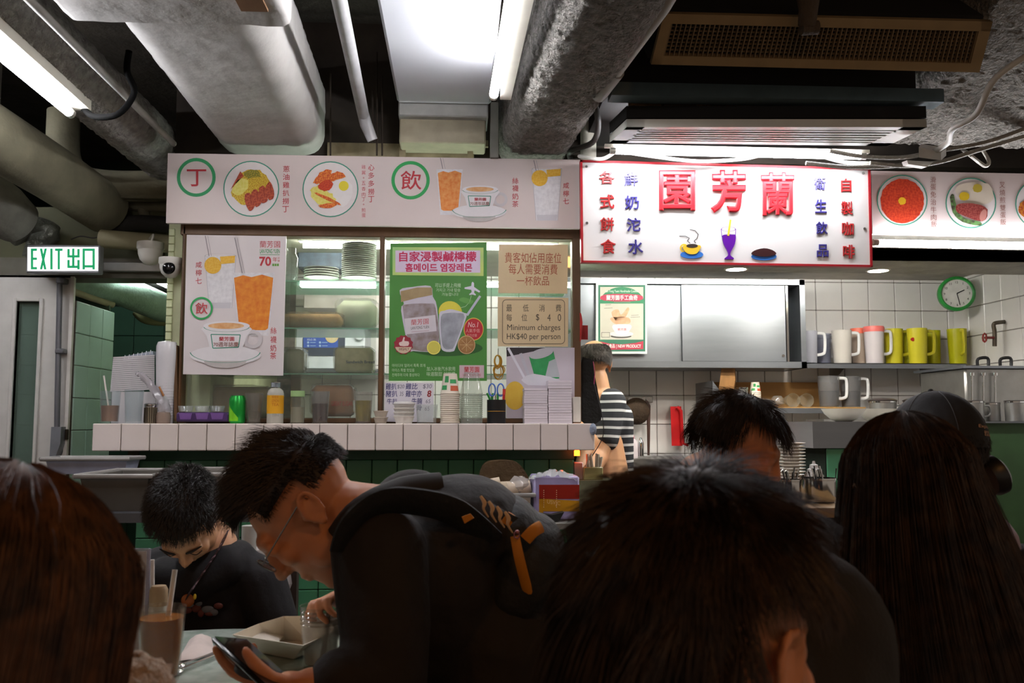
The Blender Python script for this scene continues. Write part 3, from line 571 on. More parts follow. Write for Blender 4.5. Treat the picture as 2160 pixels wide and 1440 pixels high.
blob(bn, 'chicken_wing', grown([(661, 385), (675, 365), (697, 357), (697, 378), (678, 388)], 4, 1.5), Y-2*e, wing); blob(bn, 'chicken_wing', grown([(692, 372), (712, 362), (730, 372), (715, 378), (695, 384)], 4, 1.2), Y-2.2*e, wing)
blob(bn, 'spicy_meat', grown([(672, 390), (690, 378), (702, 390), (690, 403), (676, 400)], 3, 2), Y-2.6*e, speck('spicy_print', 'a8240e', 'c8481e'))
for i, q_ in enumerate(([(668, 405), (716, 428), (712, 432), (668, 412)], [(672, 432), (708, 428), (706, 436), (685, 440)])): blob(bn, 'sausage_strip', grown(q_, 2, 1), Y-3*e, wing)
column(bn, '雞翼+五香肉丁+煎蛋', 767, (352, 364, 375, 386, 398, 410, 420, 431, 443, 454), 8.5, 8.5, Y, fm('b8545a'), .0)
column(bn, '心多多撈丁', 783, (353, 370, 387, 404, 420), 13, 13, Y, fm(RED))
ring(bn, 'green_ring', 866, 380, 40.5, 7, Y, fm('2a9a50')); text(bn, '飲', (845, 360, 889, 400), Y, fm(RED), .008)
def tea_glass(t, x0, x1, y0, y1, Y, liq, lemon_=False, straw=None, nar=.14):
    n_ = (x1-x0)*nar; e = .0005
    shape(t, 'glass_print', [(x0, y0), (x1, y0), (x1-n_, y1), (x0+n_, y1)], Y, glassp)
    if liq: h = y1-y0; q_ = lambda f: n_*f; shape(t, 'tea_print', [(x0+q_(.05)+2, y0+h*.08), (x0+(x1-x0)*.25, y0+h*.04), (x0+(x1-x0)*.45, y0+h*.07), (x0+(x1-x0)*.7, y0+h*.03), (x1-q_(.05)-2, y0+h*.08), (x1-q_(.86)-3, y0+h*.88), (x1-q_(.9)-8, y0+h*.91), (x0+q_(.9)+8, y0+h*.91), (x0+q_(.86)+3, y0+h*.88)], Y-e, liq)
    else:
        for s_, xx in ((1, x0), (-1, x1)): line(t, 'glass_edge', [(xx, y0), (xx+s_*n_, y1)], 1.2, Y-e, fm('b2adb2'))
        ring(t, 'glass_rim', (x0+x1)/2, y0, (x1-x0)/2, 1.5, Y-e, fm('a6a1a4'), 5)
        shape(t, 'glass_foot', [(x0+n_+1, y1-12), (x1-n_-1, y1-12), (x1-n_-2, y1), (x0+n_+2, y1)], Y-e, fm('bfbbc0'))
    if lemon_: r = (x1-x0)*.27; shape(t, 'lemon_slice', ellp(x0+r*.95, y0+r*1.15, r), Y-2*e, lemon); shape(t, 'lemon_slice', [(x0+r*1.8, y0+2), (x1-2, y0), (x1-3, y0+r*.85), (x0+r*1.9, y0+r)], Y-2*e, lemon)
    if straw: line(t, 'straw_print', straw, 1.5, Y-3*e, fm('7f797c')); line(t, 'straw_print', [(a+5, b) for a, b in straw], 1, Y-3*e, fm('a39da0'))
tea_glass(bn, 921, 976, 357, 453, Y, teag, straw=[(929, 333), (934, 356)])
cup_print(bn, 1013, 399, 37, Y-.002); column(bn, '絲襪奶茶', 1087, (381, 397, 414, 430), 13, 13, Y, fm(RED)); tea_glass(bn, 1122, 1185, 356, 465, Y, None, True, [(1126, 338), (1131, 360)]); column(bn, '咸檸七', 1194, (391, 408, 424), 12.5, 12.5, Y, fm(RED))
# ---- red framed main sign
sg = sign_board('main_sign', 'white shop sign with a thin red frame and large red characters', [(1227, 341), (1833, 358), (1837, 560), (1229, 550)], 3.66, .03, mat('glossy_white_acrylic', 'dcdad8', .12, var=.02, vs=3))
rm = mat('red_sign_frame', 'a81f2a', .35)
fr_ = [((1224, 337), (1836, 354), (1836, 358.5), (1224, 341.5)), ((1226, 549), (1841, 558.5), (1841, 563), (1226, 553)), ((1224, 337), (1228.5, 337), (1230.5, 553), (1226, 553)), ((1831.5, 354), (1836, 354), (1841, 563), (1836.5, 563))]
for q_ in fr_: mb = MB(); mb.poly(quad_px(q_, 3.654), (0, .036, 0)); mb.build('red_frame', rm, sg, None)
Y = 3.6595; sred = mat('sign_red_letters', 'c8202c', .35, var=.05); sred2 = mat('sign_red_small_letters', 'b0282a', .35); sblue = mat('sign_blue_letters', '3a347f', .35)
for c, b_ in (('園', (1390, 359, 1467, 444)), ('芳', (1499, 358, 1574, 449)), ('蘭', (1605, 363, 1676, 455))): text(sg, c, b_, Y, sred, {'園': .022, '芳': .036, '蘭': .022}[c], thick=.012, name='character')
for s_, xs_, m_ in (('各式餅食', ((1264, 360, 1297, 388), (1266, 410, 1296, 440), (1266, 458, 1295, 487), (1267, 504, 1299, 535)), sred2), ('鮮奶沱水', ((1317, 362, 1346, 392), (1318, 412, 1348, 442), (1322, 459, 1351, 488), (1325, 505, 1357, 536)), sblue),
                   ('衛生飲品', ((1717, 373, 1742, 401), (1719, 420, 1744, 449), (1721, 467, 1746, 496), (1723, 515, 1748, 542)), sblue), ('自製咖啡', ((1774, 376, 1796, 405), (1774, 424, 1799, 453), (1776, 468, 1801, 497), (1778, 516, 1803, 545)), sred2)):
    for c, b_ in zip(s_, xs_): text(sg, c, b_, Y, m_, .012 if c in '餅鮮衛製' else .02, thick=.006, name='character')
for x, y in ((1237, 351), (1238, 470), (1821, 365), (1824, 482)): mb = MB(); mb.cyl(P(x, y, Y), P(x, y, Y-.006), .006, .005, 10); mb.build('screw', mat('screw_steel', '8c8a88', .3, .9), sg)
def raised(pts, m, name, d=.006, Y0=None): mb_ = MB(); mb_.poly(quad_px(pts, (Y0 or Y)), (0, -d, 0)); return mb_.build(name, m, sg, None)
yel, blu = fm('dcb62e', .4), fm('2f6fc0', .4)
raised(ellp(1459, 537, 24, 8.5), blu, 'saucer_cutout', .004); raised(grown([(1441, 518), (1476, 518), (1473, 530), (1466, 536), (1452, 536), (1444, 530)], 3, 0), yel, 'cup_cutout', .007)
ring(sg, 'cup_handle', 1443, 523, 9, 3, Y-.004, yel); raised(ellp(1459, 519, 12, 4), fm('2a1c12'), 'coffee_cutout', .008)
for pts in ([(1433, 498), (1446, 498), (1454, 502), (1450, 508), (1456, 513)], [(1455, 484), (1466, 486), (1473, 494), (1470, 503), (1464, 508), (1468, 513)]): line(sg, 'steam_line', pts, 1.4, Y-.002, fm('2c2a26'))
pur = mat('purple_drink_cutout', '5a0f92', .35); raised(grown([(1523, 498), (1531, 495), (1543, 495), (1551, 497), (1549, 515), (1541, 531), (1540, 539), (1546, 544), (1546, 547), (1529, 547), (1529, 544), (1535, 539), (1534, 531), (1526, 515)], 3, 0), pur, 'glass_cutout', .007)
line(sg, 'glass_outline', [(1521, 483), (1523, 500)], 1.2, Y-.004, pur); line(sg, 'glass_outline', [(1552, 483), (1551, 500)], 1.2, Y-.004, pur); ring(sg, 'glass_outline', 1536.5, 483, 15.5, 1.4, Y-.004, pur, 5); line(sg, 'straw_cutout', [(1541, 463), (1536, 497)], 4, Y-.009, yel)
raised(ellp(1611, 541, 26.5, 8), blu, 'plate_cutout', .004); raised(grown([(1585, 536), (1590, 529), (1610, 524), (1628, 528), (1636, 536), (1620, 541), (1600, 541)], 3, 0), mat('chocolate_cutout', '38181a', .4), 'cake_cutout', .008)
# ---- right banner
rb = sign_board('rice_banner', 'pale banner with rice dish plates to the right of the red-framed sign', [(1838, 360), (2330, 369), (2330, 503), (1840, 493)], 3.74, .02, board); Y = 3.7392
for cx_, cy_ in ((1903, 422), (2048, 428), (2195, 430)): plate(rb, cx_, cy_, 53.5, Y)
blob(rb, 'tomato_beef', grown(ellp(1903, 424, 46, 47, 16), 3, 1), Y-e, speck('tomato_beef_print', 'a81f08', 'd24a22', 110, .35, .7)); blob(rb, 'egg_yolk', grown(ellp(1903, 424, 8, 8, 8), 3, .6), Y-2*e, fm('dcae1a'))
blob(rb, 'fried_egg', grown([(2015, 400), (2035, 386), (2085, 388), (2095, 420), (2070, 432), (2030, 425)], 3, .5), Y-e, fm('d2c6b4')); blob(rb, 'egg_yolk', grown(ellp(2034, 414, 11, 9, 10), 2, .5), Y-2*e, fm('c8a818')); blob(rb, 'egg_yolk', grown(ellp(2062, 397, 10, 9, 10), 2, .5), Y-2*e, fm('b8a438'))
blob(rb, 'green_leaf', grown([(2004, 415), (2012, 410), (2016, 430), (2030, 458), (2068, 468), (2066, 476), (2030, 468), (2010, 448)], 3, .5), Y-2*e, speck('leaf_print', '3c3826', '5f8a4c', 40))
blob(rb, 'roast_pork', grown([(2018, 432), (2040, 428), (2070, 433), (2083, 442), (2080, 462), (2066, 466), (2035, 456), (2018, 446)], 3, .5), Y-3*e, speck('roast_pork_print', '7a2420', '9c4a42', 140)); blob(rb, 'pork_end', ellp(2074, 454, 7, 13, 20, tilt=15), Y-3.5*e, fm('b87a70'))
blob(rb, 'curry', grown(ellp(2178, 440, 30, 22, 12), 3, 1), Y-e, speck('curry_print', 'b8721a', '9a3a14', 90))
column(rb, '滑蛋免治牛肉飯', 1968, (379, 394, 410, 426, 442, 458, 473), 12, 12.5, Y, fm('8a5a50'), 0, .3); column(rb, '叉燒煎雙蛋飯', 2114, (390, 406, 422, 438, 453, 468), 12, 12.5, Y, fm('8a5a50'), 0, .4)
# ---- window cabinet frame
wood = mat('brown_stained_wood', '5a3f26', .5, var=.25, vs=8, bump=.15, bs=40, stretch=(1, 1, .12))
wn = thing('window_1', None, None, P(800, 892, D)); tag(wn, kind='structure')
for x0_, y0_, x1_, y1_ in ((380, 474, 1224, 495), (372, 476, 393, 892), (796, 495, 812, 892), (1209, 495, 1224, 892), (380, 882, 1224, 892)):
    mb = MB(); pxbox(mb, x0_, y0_, x1_, y1_, D, .07, .004); mb.build('frame_member', wood, wn)
gl = clear('window_glass', 'dfe8e2', .03, .03)
for x0_, x1_ in ((393, 796), (812, 1209)): mb = MB(); pxbox(mb, x0_, 495, x1_, 882, D+.03, .004); mb.build('pane', gl, wn, None)
mb = MB(); mb.poly(quad_px([(367, 728), (373, 728), (374, 888), (367, 888)], D-.01), (0, .03, 0)); mb.item('wood_batten', wood, 'thin wooden batten standing at the left edge of the window frame', 'batten')
# ---- left drinks poster
lp = sign_board('drinks_poster', 'white poster with an iced lemon tea and a milk tea cup on the left pane', [(394, 495), (604, 498), (597, 792), (386, 789)], 3.775, .006, sheet, 'poster'); Y = 3.7744
text(lp, '蘭芳園', (548, 508, 591, 522), Y, fm(RED)); text(lp, 'LAN FONG YUEN', (548, 525, 590, 534), Y, fm(GREEN), .01); line(lp, 'rule', [(548, 537), (590, 537)], 1, Y, fm(GREEN)); text(lp, '70', (547, 541, 572, 561), Y, fm(RED), .03); text(lp, '年', (575, 542, 585, 552), Y, fm(RED)); column(lp, '誌慶', 588, (544, 550), 4, 4, Y, fm(RED), 0)
for i in range(3): shape(lp, 'green_square', [(574.5+4.8*i, 556), (578.5+4.8*i, 556), (578.5+4.8*i, 561), (574.5+4.8*i, 561)], Y, fm('5f9a3a'))
column(lp, '咸檸七', 419, (558, 575, 592), 13, 13, Y, fm(RED)); tea_glass(lp, 432, 498, 539, 650, Y, None, True, [(433, 497), (441, 540)])
tea_glass(lp, 491, 579, 575, 708, Y-.001, mat('strong_tea_print', 'c8620a', .6, col2='dc8c2a', vs=40), straw=[(495, 501), (511, 576)])
ring(lp, 'green_ring', 425, 650, 24, 4, Y-.003, fm('2a9a50')); text(lp, '飲', (412, 638, 438, 662), Y-.003, fm(RED), .005); cup_print(lp, 478, 687, 48, Y-.004); column(lp, '絲襪奶茶', 577, (697, 716, 734, 750), 13, 14, Y, fm(RED), dx=-.3)
# ---- green salted-lemon poster (inside, behind the glass)
gp = sign_board('salted_lemon_poster', 'green poster advertising salted lemons with a jar and a glass', [(823, 513), (1027, 511), (1027, 803), (820, 803)], 3.8, .004, mat('poster_green', '3f7a33', .5, col2='4a8a3a', vs=3), 'poster'); Y = 3.7994; e = .0004
shape(gp, 'title_band', [(828, 521), (1020, 522), (1020, 582), (828, 580)], Y, mat('title_band_print', '7fc07a', .5, col2='d8cf62', vs=4)); shape(gp, 'title_panel', [(834, 528), (1013, 528), (1013, 575), (834, 574)], Y-e, fm('cdbcd2'))
text(gp, '自家浸製鹹檸檬', (842, 530, 1005, 552), Y-2*e, fm(PINK), .022); text(gp, '홈메이드 염장레몬', (855, 555, 996, 573), Y-2*e, fm(PINK), .028)
lt = fm('b9cfae'); text(gp, '可以手提上飛機', (918, 597, 972, 606), Y, lt, .0, .1); text(gp, '가지고 기내 탑승', (920, 608, 971, 615), Y, lt); text(gp, '가능합니다', (932, 617, 967, 624), Y, lt)
shape(gp, 'plane_print', [(997, 594), (1000, 597), (1000, 605), (1013, 614), (1011, 617), (1001, 612), (1000, 617), (1004, 621), (1003, 623), (997, 621), (990, 622), (990, 620), (995, 616), (994, 611), (980, 609), (980, 606), (994, 603), (995, 596)], Y-e, fm('d3cfdd')); line(gp, 'dotted_path', [(994, 623), (991, 636), (982, 646), (968, 650)], .8, Y-e, lt)
shape(gp, 'ground_print', ellp(940, 734, 78, 17), Y, fm('2b5a27'))
shape(gp, 'lemon_print', ellp(950, 658, 25, 23, 24, tilt=20), Y-e, fm('d2c644')); shape(gp, 'leaf_print', grown([(968, 632), (978, 627), (998, 634), (992, 641), (978, 638)], 3, 0), Y-e, fm('5f9a4a'))
shape(gp, 'jar_outline', grown([(843, 612), (870, 605), (908, 603), (913, 625), (922, 648), (927, 735), (915, 742), (872, 740), (862, 735), (846, 655), (852, 640)], 3, 0), Y-e, fm('bdb7c4')); shape(gp, 'jar_print', grown([(850, 652), (856, 642), (905, 640), (919, 650), (924, 733), (874, 738), (862, 725)], 3, 0), Y-2*e, mat('jar_salted_lemon_print', '7a6a62', .5, col2='a49aa2', vs=26))
shape(gp, 'jar_lid', [(845, 614), (880, 606), (911, 606), (912, 622), (880, 628), (846, 637)], Y-3*e, mat('jar_lid_print', '8f7a58', .5, col2='a58f68', vs=20)); shape(gp, 'jar_label', [(853, 672), (918, 664), (921, 698), (857, 705)], Y-3*e, fm('c9c2c8'))
text(gp, '蘭芳園', (867, 674, 904, 686), Y-4*e, fm(RED), tl=-.08); text(gp, 'LAN FONG YUEN', (867, 689, 905, 695), Y-4*e, fm('4a4744'), tl=-.08); line(gp, 'label_rule', [(868, 700), (905, 697)], .8, Y-4*e, fm('a8848c'))
shape(gp, 'cup_outline', grown([(926, 664), (938, 655), (950, 652), (965, 655), (980, 660), (984, 668), (962, 730), (955, 741), (936, 740), (929, 725)], 3, 0), Y-4*e, fm('c2c0ca')); shape(gp, 'cup_print', grown([(930, 668), (945, 660), (965, 660), (980, 668), (959, 728), (950, 736), (938, 735), (932, 720)], 3, 0), Y-5*e, mat('iced_cup_print', '7d8086', .5, col2='a4a6b0', vs=22)); line(gp, 'straw_print', [(985, 665), (1013, 624)], 5, Y-5*e, fm('b5b9c2'))
shape(gp, 'red_roundel', ellp(999, 694, 20, 23), Y-3*e, fm('b0242e')); ring(gp, 'roundel_rim', 999, 694, 21, 1.4, Y-4*e, fm('d8b64a'), 24); text(gp, 'No.1', (987, 679, 1009, 690), Y-4*e, fm('e3c7c4'), .0, .2); text(gp, '人氣手信', (982, 693, 1012, 701), Y-4*e, fm('d8a39c')); text(gp, '인기선물', (985, 704, 1006, 710), Y-4*e, fm('d8a39c'))
shape(gp, 'orange_slice', ellp(984, 727, 18, 19), Y-5*e, mat('orange_slice_print', '8a5f36', .5, col2='a87a48', vs=30)); ring(gp, 'slice_rim', 984, 727, 18.5, 1.4, Y-6*e, fm('c9a87a'), 19.5)
for a in range(0, 180, 45): line(gp, 'slice_rib', [(984-14*math.cos(R(a)), 727-14*math.sin(R(a))), (984+14*math.cos(R(a)), 727+14*math.sin(R(a)))], .8, Y-6*e, fm('c9a87a'))
shape(gp, 'lemon_half', ellp(915, 733, 14, 14), Y-6*e, fm('c8bd52')); ring(gp, 'lemon_half_rim', 915, 733, 14.5, 2, Y-7*e, fm('e0d668'))
shape(gp, 'badge', [p for i in range(24) for p in [(851+(21 if i % 2 else 18.5)*math.cos(i*math.pi/12), 727+(21 if i % 2 else 18.5)*math.sin(i*math.pi/12))]], Y-5*e, fm('8f2434')); shape(gp, 'badge_band', ellp(851, 727, 18, 18, 16, 15, 165), Y-6*e, fm('c9b49a')); text(gp, 'HIGHLY', (842, 733, 863, 739), Y-7*e, fm('6a3a34'), .01)
shape(gp, 'thumb_print', grown([(842, 722), (848, 720), (851, 711), (854, 712), (853, 719), (862, 720), (861, 729), (844, 729)], 2, 0), Y-6*e, fm('d8c2bc'))
for s_, b_ in (('아이디어 얼려서 톡톡 쪼개', (827, 767, 897, 774)), ('아이스 특별 맛있음', (827, 777, 874, 784)), ('친해주며 더욱 풍성하다', (827, 787, 885, 794)), ('加入冰後汽水飲用', (900, 773, 960, 782)), ('味道酸甜 鹹檸檬', (900, 784, 960, 793))): text(gp, s_, b_, Y, lt)
shape(gp, 'logo_card', [(969, 770), (1021, 770), (1021, 797), (969, 797)], Y, fm('c3aab0')); text(gp, '蘭芳園', (979, 773, 1011, 785), Y-e, fm(RED), .01); text(gp, '港式奶茶', (975, 788, 1015, 794), Y-e, fm('a85a66'))
# ---- cream notices
cream_paper = mat('cream_laminated_paper', 'cbb591', .28, var=.04, vs=6, bump=.25, bs=7)
n1_ = sign_board('seat_notice', 'cream laminated notice with three lines of red characters on the right pane', [(1052, 515), (1198, 516), (1197, 619), (1051, 618)], 3.797, .003, cream_paper, 'notice'); Y = 3.7964; br = fm('9a4a32')
text(n1_, '貴客如佔用座位', (1065, 532, 1184, 554), Y, br, 0, tl=.01); text(n1_, '每人需要消費', (1073, 556, 1176, 578), Y, br, 0, tl=.01); text(n1_, '一杯飲品', (1090, 582, 1158, 602), Y, br, 0)
n2_ = sign_board('minimum_charge_notice', 'cream laminated minimum charge notice with a rounded black frame', [(1050, 626), (1199, 628), (1198, 731), (1050, 730)], 3.797, .003, cream_paper, 'notice'); dk = fm('4c463c')
o_ = []
for cx_, cy_, a0 in ((1183, 640, 270), (1183, 717, 0), (1068, 717, 90), (1068, 640, 180)): o_ += [(cx_+8*math.cos(R(a0+18*i)), cy_+8*math.sin(R(a0+18*i))) for i in range(6)]
line(n2_, 'rounded_frame', o_+[o_[0]], 1.2, Y, dk)
for s_, xs_, y0_, y1_ in (('最低消費', (1074, 1109, 1143, 1178), 642, 657), ('每位$40', (1074, 1106, 1134, 1158, 1180), 662, 677)):
    for c, x in zip(s_, xs_): w2 = 6 if ord(c) > 255 else 3.5; text(n2_, c, (x-w2, y0_, x+w2, y1_), Y, dk, name='character')
text(n2_, 'Minimum charges', (1070, 684, 1182, 700), Y, dk); text(n2_, 'HK$40 per person', (1069, 703, 1182, 719), Y, dk)
# ---- drink photograph on the pane
dp = sign_board('drink_photo_poster', 'photo poster of a tilted green drink cup behind the paper stacks', [(1068, 732), (1212, 733), (1212, 882), (1068, 882)], 3.798, .003, mat('photo_lilac_grey', 'aaa0a8', .35, col2='c4bcc4', vs=3), 'poster'); Y = 3.7974
shape(dp, 'dark_backdrop', [(1068, 733), (1150, 733), (1130, 740), (1069, 752)], Y, fm('2e2a2c')); shape(dp, 'cup_front', [(1116, 752), (1167, 738), (1180, 798), (1130, 802)], Y-e, mat('green_cup_print', '1f7a44', .4, col2='3a9a5c', vs=12)); shape(dp, 'cup_mouth', ellp(1142, 745, 26, 10, 24, tilt=-15), Y-1.5*e, fm('b5b3b8')); shape(dp, 'cup_panel', [(1158, 762), (1172, 756), (1181, 795), (1150, 795)], Y-2*e, fm('a5a9ac'))
line(dp, 'straw_print', [(1072, 734), (1108, 800)], 5, Y-e, fm('cdcbd2')); line(dp, 'straw_print', [(1098, 745), (1118, 800)], 6, Y-e, fm('b5b3bc')); shape(dp, 'lemon_print', ellp(1086, 834, 22, 30), Y-e, mat('photo_lemon', 'c2952a', .5, col2='d8b94a', vs=8)); shape(dp, 'ice_print', grown([(1100, 800), (1125, 788), (1160, 795), (1185, 805), (1150, 812), (1115, 812)], 2, 1), Y-2*e, fm('c8c6cc'))
# ---- handwritten price note
hn = sign_board('price_note', 'white handwritten price note leaning in the window below the green poster', [(812, 806), (915, 807), (914, 890), (811, 889)], 3.789, .002, mat('note_paper', 'd0cbd2', .6, var=.02), 'note'); Y = 3.7885; ink = fm('3c3a70'); ink2 = fm('6a6878')
for s_, b_, m_, bo in (('雞扒', (813, 808, 836, 822), ink, .01), ('$20', (838, 811, 853, 820), ink2, 0), ('雞比', (855, 808, 881, 821), ink, .01), ('$30', (892, 810, 911, 820), ink2, 0), ('豬扒', (813, 823, 838, 837), ink, .01), ('35', (843, 826, 851, 835), ink2, 0), ('雞中亦', (855, 823, 890, 837), ink, .01), ('8', (901, 823, 910, 837), fm('8f2a2c'), .03),
                       ('牛扒', (816, 840, 838, 852), ink, .01), ('牛腩', (868, 839, 891, 852), ink, .01), ('65', (898, 842, 908, 850), ink2, 0), ('骨', (878, 854, 890, 866), ink, .01), ('65', (896, 857, 906, 866), ink2, 0)): text(hn, s_, b_, Y, m_, bo, .12)
# ================================================================ counter
zc = P(700, 893, YC).z; zcb = P(700, 950, YC).z; cx0, cx1 = P(194, 920, YC).x, P(1255, 920, YC).x
ctr = MB(); ctr.box((cx0+.002, YC+.008, zcb+.004), (cx1-.002, 4.05, zc-.006)); counter = tag(ctr.build('counter', grout, None, None), 'long tiled counter ledge under the shop window', 'counter')
nt = 18; tw = (cx1-cx0)/nt; ct = tile_mesh('counter_tile', tw-.003, zc-zcb, .012, cream_gloss)
for i in range(nt): link('front_tile', ct, counter, (cx0+(i+.5)*tw, YC-random.random()*.001, (zc+zcb)/2))
tt_ = MB(); tt_.box((-tw/2+.0015, -.0715, 0), (tw/2-.0015, .0715, .008), .002); ttm = tt_.mesh('top_tile', cream_gloss)
for j in range(3):
    for i in range(nt): link('top_tile', ttm, counter, (cx0+(i+.5)*tw, YC+.0735+.1445*j, zc-.008))
YG = 3.86; gx0, gx1 = P(290, 1000, YG).x, P(1211, 1000, YG).x; gz1 = P(700, 951, YG).z
mb = MB(); mb.box((gx0, YG+.01, 0), (gx1, YG+.15, zcb)); wg = mb.struct('wall_counter', dark_grout)
gt = tile_mesh('green_tile', .1085, .1085, .012, green_gloss); nn = int((gx1-gx0)/.1115+.99)
gt2 = (gx1-gx0)/nn; gt = tile_mesh('green_tile', gt2-.003, gt2-.003, .012, green_gloss)
tiles(wg, gt, (gx0, YG, zcb-.045-gt2*6), (1,0,0), (0,0,1), nn, 6, gt2-.003, gt2-.003, .003)
mb = MB(); mb.box((gx0, YG-.008, zcb-.045), (gx1, YG+.01, zcb)); mb.build('edge_strip', mat('green_strip', '2f5a40', .4), wg, None)
mb = MB(); pxbox(mb, 268, 951, 292, 1000, 3.84, .1); mb.struct('trim_7', mat('olive_post', '55513a', .7))
mb = MB(); mb.ell(P(1251, 905, YC-.02), (.014, .02, .024)); mb.item('blue_cloth_wad', mat('blue_grey_cloth', '8a94a4', .9, bump=.6), 'small blue-grey wad stuck on the right corner of the counter', 'cloth')
ORD = ('lowest second third fourth fifth sixth seventh eighth ninth tenth eleventh twelfth thirteenth fourteenth fifteenth sixteenth seventeenth').split()
def nth(i, n): return 'topmost' if i == n-1 else ORD[i]+('' if i == 0 else ' lowest')
# ================================================================ kitchen behind the window and the opening
steel = mat('brushed_steel', '84888d', .32, .85, var=.06, vs=3, stretch=(1, 1, 8)); steel2 = mat('dull_steel', '8f8d88', .35, .8, var=.1)
chrome = mat('polished_steel', 'c4c4c4', .12, 1, var=.03); blackp = mat('black_plastic', '171618', .4)
# downlights set in the kitchen ceiling
for i, (x, y) in enumerate(((1553, 578), (1853, 584))):
    c = P(x, y, 4.12); c.z = zb
    t = thing('downlight', ('round downlight over the steel wall cabinet', 'round downlight over the jug shelf')[i], 'light', c, 'kitchen downlights')
    mb = MB(); mb.lathe([(0, -.004), (.046, -.004), (.048, 0), (0, .0)], c, 24); mb.build('lens', mat('downlight_glow', 'ffffff', .4, emit=170, ecol='fff6ea'), t)
    mb = MB(); mb.lathe([(.046, -.006), (.056, -.004), (.056, .0), (.046, 0)], c, 24); mb.build('trim_ring', fixt, t)
# added strip lights of the kitchen, hidden from here by the banner and the sign (they light the back wall)
for i, (x0_, x1_) in enumerate(((-.75, .45), (.85, 2.2))):
    a = Vector((x0_, 4.3, zs-.02)); b = Vector((x1_, 4.3, zs-.02)); t = thing('added_kitchen_strip_light', ('added unseen strip light on the kitchen ceiling behind the window', 'added unseen strip light on the kitchen ceiling behind the sign')[i], 'light', (a+b)/2)
    mb = MB(); mb.cyl(a, b, .014); mb.build('tube', mat('kitchen_tube_glow', 'ffffff', .4, emit=50, ecol='fbfaf4'), t); mb = MB(); mb.box((x0_-.02, 4.27, zs-.004), (x1_+.02, 4.33, zs)); mb.build('fixture', fixt, t)
# ---- steel wall cabinet
c0, c1 = P(1150, 774, 4.95), P(1697, 590, 4.95)
sc_ = thing('steel_wall_cabinet', 'stainless steel wall cabinet with sliding doors behind the sign', 'cabinet', ((c0.x+c1.x)/2, 5.1, c0.z))
mb = MB(); zt_ = c1.z
mb.box((c0.x, 4.95, c0.z), (c1.x, 5.288, c0.z+.035)); mb.box((c0.x, 4.95, zt_-.03), (c1.x, 5.288, zt_)); mb.box((c1.x-.03, 4.95, c0.z), (c1.x, 5.288, zt_)); mb.box((c0.x, 4.95, c0.z), (c0.x+.03, 5.288, zt_)); mb.box((c0.x, 5.27, c0.z), (c1.x, 5.288, zt_)); mb.build('carcass', steel, sc_, None)
x2 = P(1440, 700, 4.95).x; x3 = P(1660, 700, 4.95).x
for xa_, xb_, yy in ((c0.x+.03, x2+.03, 4.985), (x2, x3, 4.965)):
    mb = MB(); mb.box((xa_, yy, c0.z+.036), (xb_, yy+.014, zt_-.031), .002); dr = mb.build('sliding_door', steel, sc_)
    mb = MB(); mb.cyl((xb_-.02, yy-.001, c0.z+.07), (xb_-.02, yy-.006, c0.z+.07), .008); mb.build('finger_pull', chrome, dr)
mb = MB(); mb.box((x3+.006, 4.97, c0.z+.036), (x3+.018, 4.99, zt_-.031)); mb.build('door_edge', chrome, sc_, None)
kp = sign_board('cookie_poster', 'green-bordered cookie poster on the steel wall cabinet', [(1257, 596), (1365, 596), (1365, 746), (1257, 746)], 4.95, .004, mat('poster_white_margin', 'c4cac6', .4), 'poster'); Y = 4.9495
shape(kp, 'green_border', [(1262, 601), (1361, 601), (1361, 741), (1262, 741)], Y, fm('2f6a52')); shape(kp, 'paper', [(1266, 605), (1357, 605), (1357, 716), (1266, 716)], Y-e, fm('b9b5a6')); shape(kp, 'arch', ellp(1312, 640, 47, 35, 20, 180, 360), Y-2*e, fm('2f7a54')); shape(kp, 'title_ribbon', grown([(1275, 621), (1347, 621), (1349, 634), (1274, 634)], 3, .3), Y-3*e, fm('a8324a'))
text(kp, 'Lan Fong Yuen Handmade Cookies', (1277, 611, 1347, 618), Y-3*e, fm('c9d4c8')); text(kp, '蘭芳園手工曲奇', (1279, 622, 1345, 633), Y-4*e, fm('e2cfd0'), .02); line(kp, 'small_line', [(1295, 637), (1330, 637)], 1, Y-3*e, fm('7a7a70'))
for q_ in ([(1290, 658), (1304, 652), (1310, 664), (1324, 648), (1327, 655), (1316, 672), (1298, 676)], [(1287, 672), (1300, 668), (1326, 670), (1328, 682), (1300, 684)]): shape(kp, 'cookie_print', grown(q_, 3, .3), Y-3*e, mat('cookie_print', 'c0906c', .6, col2='cfa584', vs=50))
shape(kp, 'cup_shadow', ellp(1310, 709, 22, 4), Y-2.5*e, fm('4d4a44')); shape(kp, 'saucer_print', ellp(1311, 704, 25, 6), Y-3*e, fm('c9c6c6')); shape(kp, 'cup_print', grown([(1293, 685), (1331, 685), (1326, 700), (1318, 706), (1304, 706), (1297, 700)], 3, 0), Y-4*e, fm('d2cfd0')); text(kp, '蘭芳園', (1303, 692, 1321, 697), Y-5*e, fm(RED))
for (x, y, w2) in ((1274, 650, 18), (1277, 643, 12), (1331, 665, 16), (1330, 669, 20)): line(kp, 'small_line', [(x, y), (x+w2, y-1)], .9, Y-3*e, fm('77736a'))
line(kp, 'price_box', [(1269, 701), (1286, 701), (1286, 711), (1269, 711), (1269, 701)], .9, Y-3*e, fm('4a4a44')); shape(kp, 'red_band', [(1266, 720), (1285, 724), (1312, 726), (1340, 723), (1357, 719), (1357, 736), (1268, 738)], Y-3*e, fm('a83044')); text(kp, '最新產品 | NEW PRODUCT', (1271, 725, 1352, 735), Y-4*e, fm('e2d2d0'), .02)
